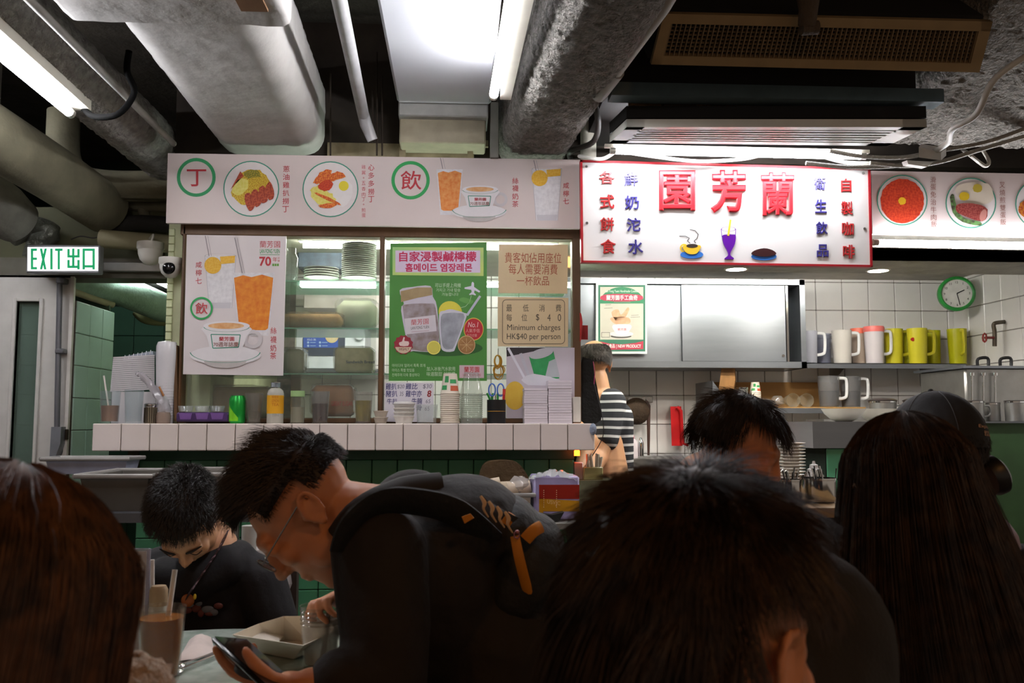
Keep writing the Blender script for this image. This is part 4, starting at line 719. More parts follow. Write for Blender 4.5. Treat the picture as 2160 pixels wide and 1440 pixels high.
# ---- jug shelf
s0, s1 = P(1699, 765, 5.02), P(2038, 765, 5.02)
sh = thing('jug_shelf', 'stainless steel wall shelf carrying the plastic jugs', 'shelf', ((s0.x+s1.x)/2, 5.15, s0.z-.03))
mb = MB(); mb.box((s0.x, 5.02, s0.z-.004), (s1.x, 5.288, s0.z)); mb.box((s0.x, 5.02, s0.z-.03), (s1.x, 5.024, s0.z)); mb.build('shelf_plate', steel, sh, None)
for x in (1790, 1990):
    p_ = P(x, 790, 5.02); mb = MB(); mb.poly([(p_.x, 5.03, s0.z-.005), (p_.x, 5.287, s0.z-.005), (p_.x, 5.287, s0.z-.12)], (.004, 0, 0)); mb.build('bracket', steel2, sh, None)
def jug(label, xc, w0, ytop, m, hm, Y, zbase, hside=1, lid=None, liquid=None, group='plastic jugs', mark=None, hang=0):
    c = P(xc, 700, Y); top = P(xc, ytop, Y).z; h = top-zbase; r = w0/2*Y/1900
    t = thing('plastic_jug', label, 'jug', (c.x, Y, zbase), group); cc = (c.x, Y, zbase)
    m_ = MB(); m_.lathe([(0, 0), (r*.84, 0), (r*.86, .004), (r, h), (r*.97, h), (r*.83, .008), (0, .008)], cc, 24); m_.build('body', m, t)
    hs = Matrix.Rotation(R(hang), 3, 'Z'); pts = [Vector((r*.9, 0, h*.93)), Vector((r+.03, 0, h*.93)), Vector((r+.045, 0, h*.85)), Vector((r+.043, 0, h*.4)), Vector((r+.028, 0, h*.3)), Vector((r*.88, 0, h*.27))]
    m_ = MB(); m_.tube([hs @ Vector((p.x*hside, p.y, p.z))+Vector(cc) for p in pts], [(.006, .009)]*6, 8, 4, flat=(0, 1, 0)); m_.build('handle', hm, t)
    if liquid: m_ = MB(); m_.lathe([(0, .009), (r*.82, .009), (r*.9, h*.52), (0, h*.52)], cc, 24); m_.build('liquid', liquid, t)
    if lid: m_ = MB(); m_.lathe([(0, h-.02), (r*1.02, h-.02), (r*1.06, h), (r*1.0, h+.012), (0, h+.014)], cc, 24); m_.build('lid', lid, t)
    if mark:
        m_ = MB(); m_.ell((c.x+mark*r, Y-r*.97*math.sqrt(max(0, 1-mark*mark)), zbase+h*.68), (.017, .003, .011)); m_.build('brand_mark', mat('jug_mark_red', 'b32a20', .4), t)
    return t
clj = clear('frosted_jug_plastic', 'd9d9e2', .25, .35); yj = mat('yellow_jug_plastic', 'c9c02e', .3, trans=.0, var=.05); yj2 = mat('olive_yellow_jug_plastic', 'b3b215', .35, var=.05)
whh = mat('white_plastic_handle', 'dcdcdc', .35); coral = mat('coral_lid', 'd9664f', .35); zj = s0.z
jug('clear jug with a white handle at the left end of the jug shelf', 1709, 30, 698, clj, whh, 5.12, zj)
jug('low clear jug with dark contents, second on the jug shelf', 1736, 34, 704, clear('grey_jug_plastic', 'b9bccb', .25, .15), whh, 5.2, zj, liquid=mat('dark_blue_grey_tea', '5c5e72', .4), hside=1)
jug('milky white jug between the dark jug and the coral-lidded jugs', 1775, 42, 697, clear('milky_jug_plastic', 'd8d3cb', .25, .75), whh, 5.1, zj)
jug('coral-lidded jug standing behind, further left of the two coral lids', 1811, 34, 697, clear('peach_jug_plastic', 'd2bfae', .3, .7), whh, 5.2, zj, lid=coral)
jug('coral-lidded jug standing in front, filled white', 1843, 42, 693, clear('white_jug_plastic', 'dcd5d8', .25, .8), whh, 5.1, zj, lid=mat('salmon_lid', 'e2706a', .35), liquid=mat('white_powder', 'd8d4cf', .7))
jug('yellow jug next to the salmon-lidded jug', 1884, 40, 694, yj, yj, 5.16, zj)
jug('yellow jug with a red mark in the middle of the yellow row', 1934, 42, 693, yj, yj, 5.08, zj, mark=-.75)
jug('olive yellow jug standing behind the red-marked yellow jug', 1968, 30, 697, yj2, yj2, 5.2, zj, hang=90)
jug('dark shaded yellow jug peeping between the two front yellow jugs', 1914, 22, 700, yj2, yj2, 5.22, zj, hang=120)
jug('olive yellow jug with its handle facing us at the right end of the shelf', 2018, 40, 694, yj2, yj, 5.12, zj, hang=-100)
# ---- lower wooden shelf
w0_, w1_ = P(1540, 858, 4.95), P(1826, 858, 4.95)
ws = thing('wooden_wall_shelf', 'wooden kitchen shelf with a plywood back under the steel cabinet', 'shelf', ((w0_.x+w1_.x)/2, 5.1, w0_.z-.03)); ply = mat('plywood', '9a7440', .6, var=.2, vs=6, stretch=(.3, 1, 1))
mb = MB(); mb.box((w0_.x-.05, 4.95, w0_.z-.008), (w1_.x, 5.285, w0_.z)); mb.build('shelf_board', ply, ws, None)
mb = MB(); mb.box((w0_.x, 5.265, w0_.z), (w1_.x-.03, 5.285, P(1600, 806, 5.27).z)); mb.build('back_board', ply, ws, None)
mb = MB(); mb.box((w0_.x-.06, 4.94, w0_.z-.035), (P(1740, 858, 4.94).x, 4.95, w0_.z-.006)); mb.build('steel_edge', steel, ws, None)
zw = w0_.z
mb = MB(); mb.poly(quad_px([(1503, 803), (1503, 866), (1550, 866)], 4.93), (0, .006, 0)); mb.poly([P(1503, 803, 4.93), P(1503, 866, 4.93), (P(1503, 866, 4.93).x, 5.28, P(1503, 866, 4.93).z), (P(1503, 866, 4.93).x, 5.28, P(1503, 803, 4.93).z)], (.004, 0, 0)); mb.item('steel_bracket', steel, 'triangular steel shelf bracket left of the wooden shelf', 'bracket')
mb = MB(); mb.poly([P(1512, 858, 5.0), P(1541, 858, 5.0), P(1551, 800, 5.0), P(1549, 772, 5.0), P(1537, 766, 5.0), P(1522, 772, 5.0)], (.02, .05, 0)); mb.item('chopping_board', mat('worn_board_wood', '8a6030', .6, var=.35, vs=12, stretch=(1, 1, .3)), 'worn wooden board leaning beside the steel bracket', 'board')
ks = thing('scissors', 'small blue-handled scissors hanging on the leaning wooden board', 'scissors', P(1532, 855, 4.96)); mb = MB(); mb.tube([P(1532+5*math.cos(a/8*6.283), 838+13*math.sin(a/8*6.283), 4.965) for a in range(9)], .003, 6); mb.build('handle', mat('cyan_plastic', '4aa8c0', .4), ks); mb = MB(); mb.poly(quad_px([(1526, 846), (1538, 836), (1537, 856)], 4.968), (0, .002, 0)); mb.build('blade', steel2, ks, None)
def can_steel(name, label, xc, wpx, y0, y1, Y, lidm=None, spout=0, cat='canister', group=None, m=None, dome=.25):
    c = P(xc, y1, Y); h = P(xc, y0, Y).z-c.z; r = wpx/2*Y/1900; t = thing(name, label, cat, c, group)
    m_ = MB(); m_.lathe([(0, 0), (r*.97, 0), (r, .004), (r, h), (r*.97, h), (r*.96, .006), (0, .006)] if not lidm else [(0, 0), (r*.97, 0), (r, .004), (r, h), (0, h)], c, 28); m_.build('body', m or steel2, t)
    m_ = MB(); m_.lathe([(r*.985, h*.9), (r*1.03, h*.92), (r*1.03, h), (r*.985, h)], c, 28); m_.build('rim', chrome, t)
    if lidm: m_ = MB(); m_.lathe([(0, h), (r*1.06, h), (r*1.08, h+r*dome*.3), (r*.8, h+r*dome*.8), (0, h+r*dome)], c, 28); m_.build('lid', lidm, t)
    if spout:
        m_ = MB(); m_.tube([c+Vector((r*.95*spout, 0, h*.75)), c+Vector(((r+.03)*spout, 0, h*.75)), c+Vector(((r+.035)*spout, 0, h*.35)), c+Vector((r*.95*spout, 0, h*.2))], .005, 8, 4); m_.build('handle', steel2, t)
    return t
can_steel('steel_canister', 'plain steel canister at the left of the wooden shelf', 1565, 27, 817, 856, 5.05)
mb = MB(); mb.lathe([(0, 0), (.05, 0), (.056, .012), (.05, .014), (0, .01)], P(1563, 858, 5.0), 24); mb.item('white_saucer_stack', mat('white_ceramic', 'd8d4cf', .25), 'low stack of white saucers under the steel canister', 'saucers')
def cup_stack(name, label, xc, ytop, ybase, wtop, wbase, Y, m, n, mk=None, group=None, cat='cups', sub='cup', inv=True):
    """upside-down nested cups: every rim shows as a ring"""
    c = P(xc, ybase, Y); k = Y/1900; H = P(xc, ytop, Y).z-c.z; rb, rt = wbase/2*k, wtop/2*k; t = thing(name, label, cat, c, group); pitch = H*.62/n; ch = H-pitch*(n-1)
    for i in range(n):
        z = i*pitch; a = rt+(rb-rt)*1.0
        m_ = MB(); m_.lathe([(rb*1.0, z), (rb*1.04, z+.002), (rb*1.04, z+.004), (rb*.985, z+.006), (rb*.985-(rb-rt)*min(1, pitch*1.2/ch), z+pitch*1.2)] if i < n-1 else [(rb, z), (rb*1.04, z+.002), (rb*1.04, z+.004), (rb*.985, z+.006), (rt*1.02, H-.003), (rt, H), (0, H)], c, 22); m_.build(sub, m, t)
    if mk:
        for (u0, v0, u1, v1, mm) in mk:
            V = []; r_ = lambda v: (rb*.985+(rt*1.02-rb*.985)*v)+.0006
            z_ = lambda v: (n-1)*pitch+.006+(ch-.009)*v
            for v in (v0, v1):
                for i in range(5): a = R(-90+(u0+(u1-u0)*i/4)*70); V.append((c.x+r_(v)*math.cos(a), c.y+r_(v)*math.sin(a), c.z+z_(v)))
            m_ = MB(); m_.add(V, [(i, i+1, 6+i, 5+i) for i in range(4)]); m_.build('cup_print', mm, t, None)
    return t
paper = mat('paper_cup_cream', 'd2c6b6', .6, var=.03)
gmk = [(-.6, .55, -.15, .9, fm('2f8a4a')), (.0, .5, .7, .72, fm('3a9a58')), (-.9, .15, -.3, .4, fm('3a9a58')), (.05, .1, .9, .38, fm('c05a3a'))]
cup_stack('paper_cup_stack', 'small stack of upside-down paper cups on the wooden shelf', 1594, 806, 857, 17, 23, 5.05, paper, 9, gmk)
clr = clear('clear_plastic', 'eef2f0', .08, .08); clr2 = clear('clear_glass', 'e6eef0', .03, .05)
for i, (x, y, w2, h2) in enumerate(((1618, 857, 22, 16), (1640, 852, 28, 18))):
    c = P(x, y, 5.02+.05*i); k = 5/1900; mb = MB(); mb.lathe([(0, 0), (w2*k*.5, 0), (w2*k*.46, h2*k*.7), (w2*k*.3, h2*k), (0, h2*k)], c, 20); mb.item('clear_plastic_lid', clr, ('clear plastic lid standing left on the wooden shelf', 'clear dome lid tilted beside another on the wooden shelf')[i], 'lid')
Mx = Matrix.Rotation(R(78), 3, 'X')
for i, x in enumerate((1673, 1702)):
    k = 5.05/1900; r = 15*k; c = P(x, 858, 5.05); c.z = zw+r; mb = MB(); mb.lathe([(r, .0), (r*1.03, .003), (r*.7, -.08), (0, -.08), (0, -.074), (r*.66, -.074), (r*.95, 0)], c, 24, Matrix.Rotation(R(90), 3, 'X') @ Matrix.Rotation(0, 3, 'Z')); mb.item('drinking_glass', clear('tumbler_glass', 'e8e6d8', .05, .1), ('tumbler lying on its side on the wooden shelf, mouth towards us, left one', 'tumbler lying on its side next to the dark tea jugs')[i], 'glass', 'tumblers lying on the wooden shelf')
dkt = mat('dark_brew', '33353f', .35)
jug('frosted jug half full of dark brew, left of the pair on the wooden shelf', 1744, 46, 793, clear('frosted_grey_jug', 'b5b4b4', .3, .14), whh, 5.05, zw, liquid=dkt, group='brew jugs')
jug('frosted jug half full of dark brew, right of the pair on the wooden shelf', 1790, 44, 794, clear('frosted_grey_jug'), whh, 5.1, zw, liquid=dkt, group='brew jugs')
# ---- rail with pan, red holder, soap
rl = thing('hook_rail', 'grey hook rail on the white tiles behind the cook', 'rail', P(1340, 850, 5.26)); mb = MB(); pxbox(mb, 1302, 835, 1377, 849, 5.26, .02, .003); mb.build('rail_plate', steel2, rl)
for x in (1310, 1330, 1357, 1368): mb = MB(); mb.cyl(P(x, 842, 5.26), P(x, 842, 5.235), .009, .012, 12); mb.build('hook', chrome, rl)
wk = thing('sieve', 'round brown tea sieve hanging from the hook rail', 'sieve', P(1343, 897, 5.2)); c = P(1342, 867, 5.22); rr = 28*5.2/1900
mb = MB(); mb.lathe([(rr, 0), (rr*1.03, .006), (rr*.98, .012), (rr*.9, .03), (rr*.5, .05), (0, .055)], c, 28, Matrix.Rotation(R(90), 3, 'X')); mb.build('bowl', mat('tea_stained_brown', '3a2a1a', .8, bump=.4, var=.35, vs=30), wk)
mb = MB(); mb.tube([P(1362, 846, 5.225), P(1368, 856, 5.225), P(1368, 960, 5.225)], [(.004, .012), (.004, .012), (.004, .007)], 8, flat=(0, 1, 0)); mb.build('handle', mat('dark_brown_handle', '3d241a', .5), wk)
mb = MB(); mb.tube([P(1368, 856, 5.225), P(1365, 850, 5.22)], .002, 6); mb.build('hang_wire', steel2, wk)
rh = thing('red_holder', 'tall red plastic holder fixed to the white tiles', 'holder', P(1432, 945, 5.2)); redp = mat('red_plastic', 'b01418', .35)
mb = MB(); mb.hexa([P(1417, 940, 5.2), P(1440, 940, 5.2), P(1440, 940, 5.28), P(1417, 940, 5.28), P(1414, 857, 5.2), P(1437, 857, 5.2), P(1437, 857, 5.28), P(1414, 857, 5.28)]); mb.build('holder_body', redp, rh, None)
mb = MB(); mb.tube([P(1428, 858, 5.19), P(1436, 866, 5.19), P(1440, 935, 5.19), P(1452, 938, 5.19)], .011, 10); mb.build('holder_edge', redp, rh)
sb = thing('soap_bottle', 'white soap bottle with a pink pump below the sieve', 'bottle', P(1333, 965, 5.0)); c = P(1333, 966, 5.0)
mb = MB(); mb.lathe([(0, 0), (.032, 0), (.034, .004), (.034, .08), (.026, .1), (.012, .108), (0, .108)], c, 20); mb.build('body', mat('soap_white', 'd8ccd0', .35), sb); mb = MB(); mb.lathe([(.014, .106), (.014, .125), (.007, .13), (.006, .15), (.012, .152), (.012, .162), (0, .162)], c, 14); mb.cyl(c+Vector((0, 0, .157)), c+Vector((-.025, -.01, .157)), .005); mb.build('pump', mat('pink_pump', 'd0607a', .35), sb)
mb = MB(); mb.lathe([(0, 0), (.016, 0), (.017, .07), (.011, .085), (.008, .1), (0, .105)], P(1352, 962, 5.0), 14); mb.item('steel_spray_bottle', chrome, 'narrow steel bottle beside the pink-pump soap', 'bottle')
# ---- work counter along the back wall
zwc = P(1500, 966, 4.95).z
mb = MB(); mb.box((P(1215, 970, 4.85).x, 4.85, zwc-.04), (XR, 5.285, zwc)); mb.box((P(1215, 970, 4.85).x, 4.9, 0), (XR, 5.285, zwc-.04)); mb.item('steel_work_counter', steel2, 'long steel work counter under the kitchen shelves', 'counter', smooth=None)
mb = MB(); mb.box((-1.05, 4.78, 0), (P(1215, 970, 4.85).x-.01, 5.285, 1.02)); mb.item('back_worktop', steel2, 'worktop against the back wall behind the window', 'counter', smooth=None)
# ---- steel service ledge with green tiled pier
YL = 3.9; zl0, zl1 = P(1760, 945, YL).z, P(1760, 889, YL).z
lg = thing('service_ledge', 'stainless steel pass ledge on a green tiled pier', 'ledge', P(1800, 945, YL)); mb = MB(); mb.box((P(1714, 900, YL).x, YL, zl0), (P(1960, 900, YL).x, YL+.6, zl1)); mb.build('steel_top', steel, lg, None)
zl2 = zl0; pier = MB(); pier.box((P(1742, 1000, YL+.05).x, YL+.05, 0), (P(1960, 1000, YL).x, YL+.55, zl0)); pr = pier.build('pier', dark_grout, lg, None)
gt3 = tile_mesh('light_green_tile', .135, .135, .012, mat('jade_tile', '5fae84', .3, var=.08)); px0 = P(1742, 1000, YL+.05).x
for j in range(7):
    for i in range(3): link('tile', gt3, pr, (px0+.07+.1385*i, YL+.036, zl0-.07-.1385*j))
def bowl(label, xc, ytop, ybot, wtop, Y, m):
    c = P(xc, ybot, Y); h = P(xc, ytop, Y).z-c.z; r = wtop/2*Y/1900; mb_ = MB(); mb_.lathe([(0, 0), (r*.35, 0), (r*.6, h*.22), (r*.86, h*.6), (r, h), (r*.97, h), (r*.82, h*.6), (r*.5, h*.25), (0, .006)], c, 28); return mb_.item('bowl', m, label, 'bowl', 'large cream bowls on the pass ledge')
cb_ = mat('cream_bowl', 'd6cdbb', .35, var=.03); bowl('large cream bowl on the left of the steel pass ledge', 1780, 862, 889, 92, 4.1, cb_); bowl('large cream bowl on the right of the steel pass ledge', 1850, 862, 889, 86, 4.2, cb_)
lidb = mat('dark_brown_lid', '2a2220', .35)
can_steel('tea_pot', 'steel tea pot with a dark domed lid behind the right cream bowl', 1863, 56, 846, 884, 4.55, lidb, 1, 'pot', 'steel tea pots'); can_steel('tea_pot', 'steel tea pot with a dark lid partly behind the cap', 1935, 54, 846, 884, 4.6, lidb, 1, 'pot', 'steel tea pots')
mb = MB(); mb.box((P(1740, 890, 4.5).x, 4.51, .0), (P(2030, 890, 4.5).x, 4.75, P(1863, 884, 4.55).z)); mb.item('steel_stand', steel2, 'steel stand under the two dark-lidded tea pots', 'stand', smooth=None)
can_steel('tea_pot', 'short steel tea pot with a dark lid left of the pass ledge', 1713, 42, 893, 915, 4.5, lidb, -1, 'pot', 'steel tea pots')
mb = MB(); pxbox(mb, 1680, 914, 1716, 945, 4.35, .2, .002); mb.item('cardboard_box', mat('pale_cardboard', 'a8895a', .8), 'pale cardboard box under the short tea pot', 'box')
# ---- right: boiler, tap, steel jugs, green wall
bo = thing('water_boiler', 'stainless water boiler with three gauge tubes at the right edge', 'boiler', P(2100, 890, 4.4)); mb = MB(); mb.box(P(2040, 892, 4.4), (XR-.012, 4.85, P(2060, 775, 4.4).z), .01); mb.build('body', steel2, bo)
mb = MB(); mb.box(P(2032, 776, 4.38), (XR-.012, 4.88, P(2060, 771, 4.38).z)); mb.build('top_plate', steel, bo, None)
for x in (2050, 2074, 2099): mb = MB(); mb.cyl(P(x, 790, 4.38), P(x, 858, 4.38), .005); mb.cyl(P(x, 786, 4.385), P(x, 792, 4.385), .013); mb.build('gauge_tube', chrome, bo)
for x in (2073, 2121): mb = MB(); mb.tube([P(x-11, 771, 4.5), P(x-10, 757, 4.5), P(x+10, 755, 4.5), P(x+12, 771, 4.5)], .008, 8, 4); mb.build('lid_handle', blackp, bo)
tp = thing('water_tap', 'old wall tap with a red hand wheel above the boiler', 'tap', P(2110, 690, 4.75)); om = mat('tarnished_brass', '5c5348', .5, .7)
mb = MB(); mb.tube([P(2098, 730, 4.75), P(2098, 700, 4.75), P(2096, 685, 4.75), P(2105, 680, 4.75), P(2142, 677, 4.85)], .011, 10, 5); mb.tube([P(2126, 680, 4.8), P(2128, 655, 4.8)], [.008, .012], 10); mb.build('spout', om, tp); mb = MB(); mb.tube([P(2077+4*math.cos(a*.785), 712+9*math.sin(a*.785), 4.72) for a in range(9)], .005, 8); mb.cyl(P(2078, 712, 4.72), P(2098, 712, 4.75), .007); mb.build('hand_wheel', mat('red_wheel', '7c2622', .5), tp); mb = MB(); mb.cyl(P(2142, 677, 4.85), P(2139, 770, 4.85), .004, n=6); mb.build('supply_pipe', om, tp)
zg = P(2120, 892, 4.2).z
mb = MB(); mb.box((P(1990, 900, 4.05).x, 4.05, 0), (XR-.012, 4.38, zg)); gw = tag(mb.build('green_cabinet', mat('green_painted_panel', '33502c', .5, var=.12), None, None), 'green painted base unit at the right edge behind the cap', 'cabinet')
mb = MB(); mb.box((P(1990, 900, 4.03).x, 4.03, zg), (XR-.012, 4.39, zg+.008)); mb.build('steel_edge', steel, gw, None)
for i, (x, w2, y0, lab) in enumerate(((2056, 40, 846, 'tapered steel jug with a dark lid right of the cap'), (2092, 36, 850, 'second tapered steel jug with a dark lid right of the cap'), (2142, 40, 846, 'steel jug with a dark lid at the right edge of the picture'))):
    can_steel('steel_jug', lab, x, w2, y0, 888, 4.2+.05*(i % 2), lidb, 1 if i != 1 else -1, 'jug', 'steel jugs', None, .12)
# clock
ck = thing('wall_clock', 'round green-rimmed wall clock in the kitchen corner', 'clock', P(2018, 660, 5.0)); c = P(2018, 619, 4.98); k = 5/1900; MC = Matrix.Rotation(R(-18), 3, 'Z') @ Matrix.Rotation(R(90), 3, 'X')
mb = MB(); mb.lathe([(31*k, .012), (33*k, .016), (38*k, .004), (38*k, -.03), (0, -.03), (0, -.0), (31*k, -.0)], c, 36, MC); mb.build('rim', mat('clock_green', '2a8a3c', .35), ck); mb = MB(); mb.lathe([(0, .001), (31*k, .001), (31*k, .003), (0, .003)], c, 36, MC); mb.build('dial', mat('clock_dial', 'c9c7c2', .5), ck)
def dial(pts, z=.0045): return [MC @ Vector((x, y, z))+c for x, y in pts]
for hnm, a, l, w2 in (('hour_hand', 65, 17*k, .003), ('minute_hand', 168, 26*k, .002)):
    s_, o_ = math.sin(R(a)), math.cos(R(a)); mb = MB(); mb.poly(dial([(-w2*o_, w2*s_), (l*s_-w2*o_, l*o_+w2*s_), (l*s_+w2*o_, l*o_-w2*s_), (w2*o_, -w2*s_)], .006)); mb.build(hnm, blackp, ck, None)
mb = MB()
for i in range(1, 13):
    V, Fs = glyphs(str(i), .01); a = R(30*i); s_ = .0185; w_ = max(v.x for v in V); mb.add([MC @ Vector((math.sin(a)*25*k+(v.x-w_/2)*s_, math.cos(a)*25*k+(v.y-.35)*s_, .0045))+c for v in V], Fs)
mb.build('numerals', fm('3a3836'), ck, None)
# ---- plates, cutlery, bottle on the near right counter
YT = 3.05; zt2 = P(1700, 1062, YT-.1).z
mb = MB(); mb.box((P(1600, 1062, YT-.2).x, YT-.25, zt2-.03), (P(1790, 1062, YT).x, YT+.5, zt2)); nt_ = tag(mb.build('cutlery_table', mat('tan_table_edge', '8a6a42', .5), None, None), 'tan table carrying the plates and cutlery pots', 'table')
mb = MB(); mb.box((P(1640, 1062, YT).x, YT-.1, 0), (P(1770, 1062, YT).x, YT+.4, zt2-.03)); mb.build('table_base', mat('dark_table_base', '2c2620', .7), nt_, None)
plm = MB(); pr_ = 31*YT/1900
plm.lathe([(0, .002), (pr_*.55, 0), (pr_*.6, .003), (pr_, .0095), (pr_*.995, .0115), (pr_*.6, .006), (0, .005)], (0, 0, 0), 28); plate_me = plm.mesh('plate', mat('white_plate', 'd6cfc4', .25), (0, 0, 0), 40)
cpl = P(1670, 1005, YT+.15); n_pl = 16; zp0 = P(1670, 1040, YT+.15).z; zpt = P(1670, 933, YT+.15).z
mb = MB(); mb.box((cpl.x-.07, YT+.08, zt2), (cpl.x+.07, YT+.24, zp0)); mb.item('plate_riser', steel2, 'low riser under the tall stack of white plates', 'riser', smooth=None)
for i in range(n_pl):
    o_ = link('plate', plate_me, None, (cpl.x+random.uniform(-.0015, .0015), YT+.15+random.uniform(-.001, .001), zp0+(zpt-zp0-.0115)*i/(n_pl-1))); tag(o_, nth(i, n_pl)+' white plate in the stack behind the cutlery pots', 'plate', 'plates in the tall stack')
def cutlery_pot(label, xc, wpx, y0, y1, Y):
    t = can_steel('cutlery_pot', label, xc, wpx, y0, y1, Y, None, 0, 'pot', 'cutlery pots', chrome); c = P(xc, y0, Y); r = wpx/2*Y/1900
    for i in range(14):
        a, q_ = random.random()*6.28, random.random()*r*.85; b_ = c+Vector((q_*math.cos(a), q_*math.sin(a), -.04)); tip = b_+Vector((random.uniform(-.02, .02), random.uniform(-.02, .02), .055+random.random()*.025)); mb_ = MB(); mb_.tube([b_, b_*.3+tip*.7, tip], [(.0035, .0012), (.003, .0012), (.0065, .0015)], 6); o_ = mb_.item('cutlery_piece', chrome if i % 3 else blackp, 'piece of cutlery standing in the '+('larger' if wpx > 60 else 'smaller')+' steel pot', 'cutlery', 'cutlery in the '+('larger' if wpx > 60 else 'smaller')+' pot')
    return t
cutlery_pot('larger steel cutlery pot near the green pier', 1727, 74, 1007, 1056, YT-.05); cutlery_pot('smaller steel cutlery pot half behind the dark head', 1664, 52, 1010, 1056, YT-.08)
sq = thing('squeeze_bottle', 'white squeeze bottle behind the larger cutlery pot', 'bottle', P(1719, 1050, YT+.12)); c = P(1719, 1062, YT+.12); c.z = zt2; hh = P(1719, 972, YT+.12).z-zt2
mb = MB(); mb.lathe([(0, 0), (.034, 0), (.034, hh*.6), (.028, hh*.7), (0, hh*.7)], c, 18); mb.build('body', clear('squeeze_white', 'c9c6bf', .3, .8), sq); mb = MB(); mb.lathe([(.024, hh*.68), (.024, hh*.78), (.016, hh*.8), (.014, hh*.9), (.006, hh*.92), (.004, hh), (0, hh)], c, 16); mb.build('cap', whh, sq)
# ---- behind the window glass: shelves, plates, bread, microwave
YS0, YS1 = 3.9, 4.3; gsh = clear('shelf_glass_edge', '9fd0b8', .05, .5)
shelf_z = []
for y, lab in ((592, 'top glass shelf inside the window, carrying wrapped plates'), (691, 'middle glass shelf inside the window, carrying bread blocks'), (787, 'lowest glass shelf inside the window')):
    z = P(700, y, YS0).z; shelf_z.append(z); mb = MB(); mb.box((P(394, y, YS0).x, YS0, z-.006), (P(1208, y, YS0).x, YS1, z)); mb.item('glass_shelf', gsh, lab, 'shelf', 'glass shelves inside the window', smooth=None)
cl = thing('shelf_strip_light', 'white strip light under the top glass shelf inside the window', 'light', P(718, 604, YS0+.1)); mb = MB(); pxbox(mb, 632, 594, 792, 604, YS0+.06, .04, .003); mb.build('strip', mat('cabinet_strip_glow', 'ffffff', .4, emit=9, ecol='f4fff8'), cl)
mb = MB(); a = P(826, 604, YS0+.1); mb.box((a.x, YS0+.06, a.z), (P(1205, 604, YS0+.1).x, YS0+.1, a.z+.02)); mb.build('strip', mat('cabinet_strip_glow'), cl)
sp_ = mat('wrapped_plate', 'bdb9ae', .3, var=.08)
def plate_pile(label0, grp, xc, wpx, y0, ybase, n, Y):
    k = Y/1900; r = wpx/2*k; c = P(xc, ybase, Y); H = P(xc, y0, Y).z-c.z; m_ = MB(); m_.lathe([(0, .001), (r*.6, 0), (r, H/n*.8), (r*.98, H/n*.95), (r*.6, H/n*.4), (0, H/n*.35)], (0, 0, 0), 24); me = m_.mesh('plate', sp_, (0, 0, 0), 40)
    for i in range(n): o_ = link('plate', me, None, c+Vector((random.uniform(-.001, .001), random.uniform(-.001, .001), H*i/n))); tag(o_, nth(i, n)+' '+label0, 'plate', grp)
plate_pile('plate in the low pile on the top glass shelf', 'low plate pile on the glass shelf', 678, 74, 566, 591, 5, YS0+.16); plate_pile('plate in the tall pile on the top glass shelf', 'tall plate pile on the glass shelf', 757, 74, 516, 591, 18, YS0+.16)
mb = MB(); mb.lathe([(0, 0), (.025, 0), (.03, .02), (.03, .1), (.018, .12), (.02, .145), (0, .145)], P(614, 591, YS0+.12), 18); mb.item('glass_carafe', clear('carafe_glass', 'd6dcd6', .05, .12), 'clear glass jar at the left of the top glass shelf', 'jar')
def loaf(name, label, x0, y0, x1, y1, Y, dep, m, bev=.02, bag=True, cat='bread', txt=None):
    t = thing(name, label, cat, P((x0+x1)/2, y1, Y)); m_ = MB(); pxbox(m_, x0, y0, x1, y1, Y, dep, bev); m_.build('loaf', m, t, 60)
    if bag:
        m_ = MB(); a_, b_ = P(x0-2, y1, Y), P(x1+2, y0-3, Y); rg = random.Random(x0)
        def f_(u, v):
            an = u*2*math.pi; cx_, cz_ = (a_.x+b_.x)/2, (a_.z+b_.z)/2; pw_ = .35; cs, sn = math.cos(an), math.sin(an); sx_ = math.copysign(abs(cs)**pw_, cs); sz_ = math.copysign(abs(sn)**pw_, sn); s2 = 1+rg.uniform(-.03, .04)
            return (cx_+(b_.x-a_.x)/2*sx_*s2, Y-.006+(dep+.01)*v+rg.uniform(-.003, .003), max(a_.z+.001, cz_+(b_.z-a_.z)/2*sz_*s2))
        m_.grid(f_, 36, 6); fr2 = [f_(i/36, 0) for i in range(36)]; m_.add(fr2, [tuple(range(36))]); m_.build('plastic_bag', clear('bag_film', 'e8e6e0', .12, .07), t, 30)
    if txt: text(t, txt[0], txt[1], Y-.008, txt[2], .02)
    return t
crust = mat('bread_crust', '9a6f44', .8, var=.2, vs=20, bump=.2); crumb = mat('bread_crumb', 'b7a68a', .85, var=.12, vs=40, bump=.2)
loaf('long_loaf', 'long brown loaf in a bag on the middle glass shelf', 590, 661, 722, 690, YS0+.05, .16, crust); loaf('bread_block', 'large pale square bread block in a bag on the middle glass shelf', 708, 632, 794, 690, YS0+.1, .16, mat('pale_bread', 'a39a86', .7, var=.12, vs=12), .03)
loaf('wrapped_bread', 'wrapped sliced bread with a dark label on the lowest glass shelf', 705, 733, 786, 785, YS0+.06, .14, mat('sliced_bread', 'b5a37a', .8, var=.15, vs=30), .012, True, 'bread', ('Sandwich Bread', (730, 760, 790, 766), fm('34404a')))
loaf('flat_bread_pack', 'pale tan bread pack in a bag at the lower left behind the pane', 395, 815, 570, 882, YS0+.05, .2, mat('tan_bread', 'a0855a', .8, col2='b89c6c', vs=14), .03)
loaf('sugar_bag', 'brown bread bag with red print behind the dark tea cup', 655, 812, 745, 878, YS0+.04, .12, mat('brown_paper_bag', 'a8683c', .75, var=.15), .02, True, 'bread bag', ('GREAT SUGAR', (699, 846, 744, 856), fm('b03a2a')))
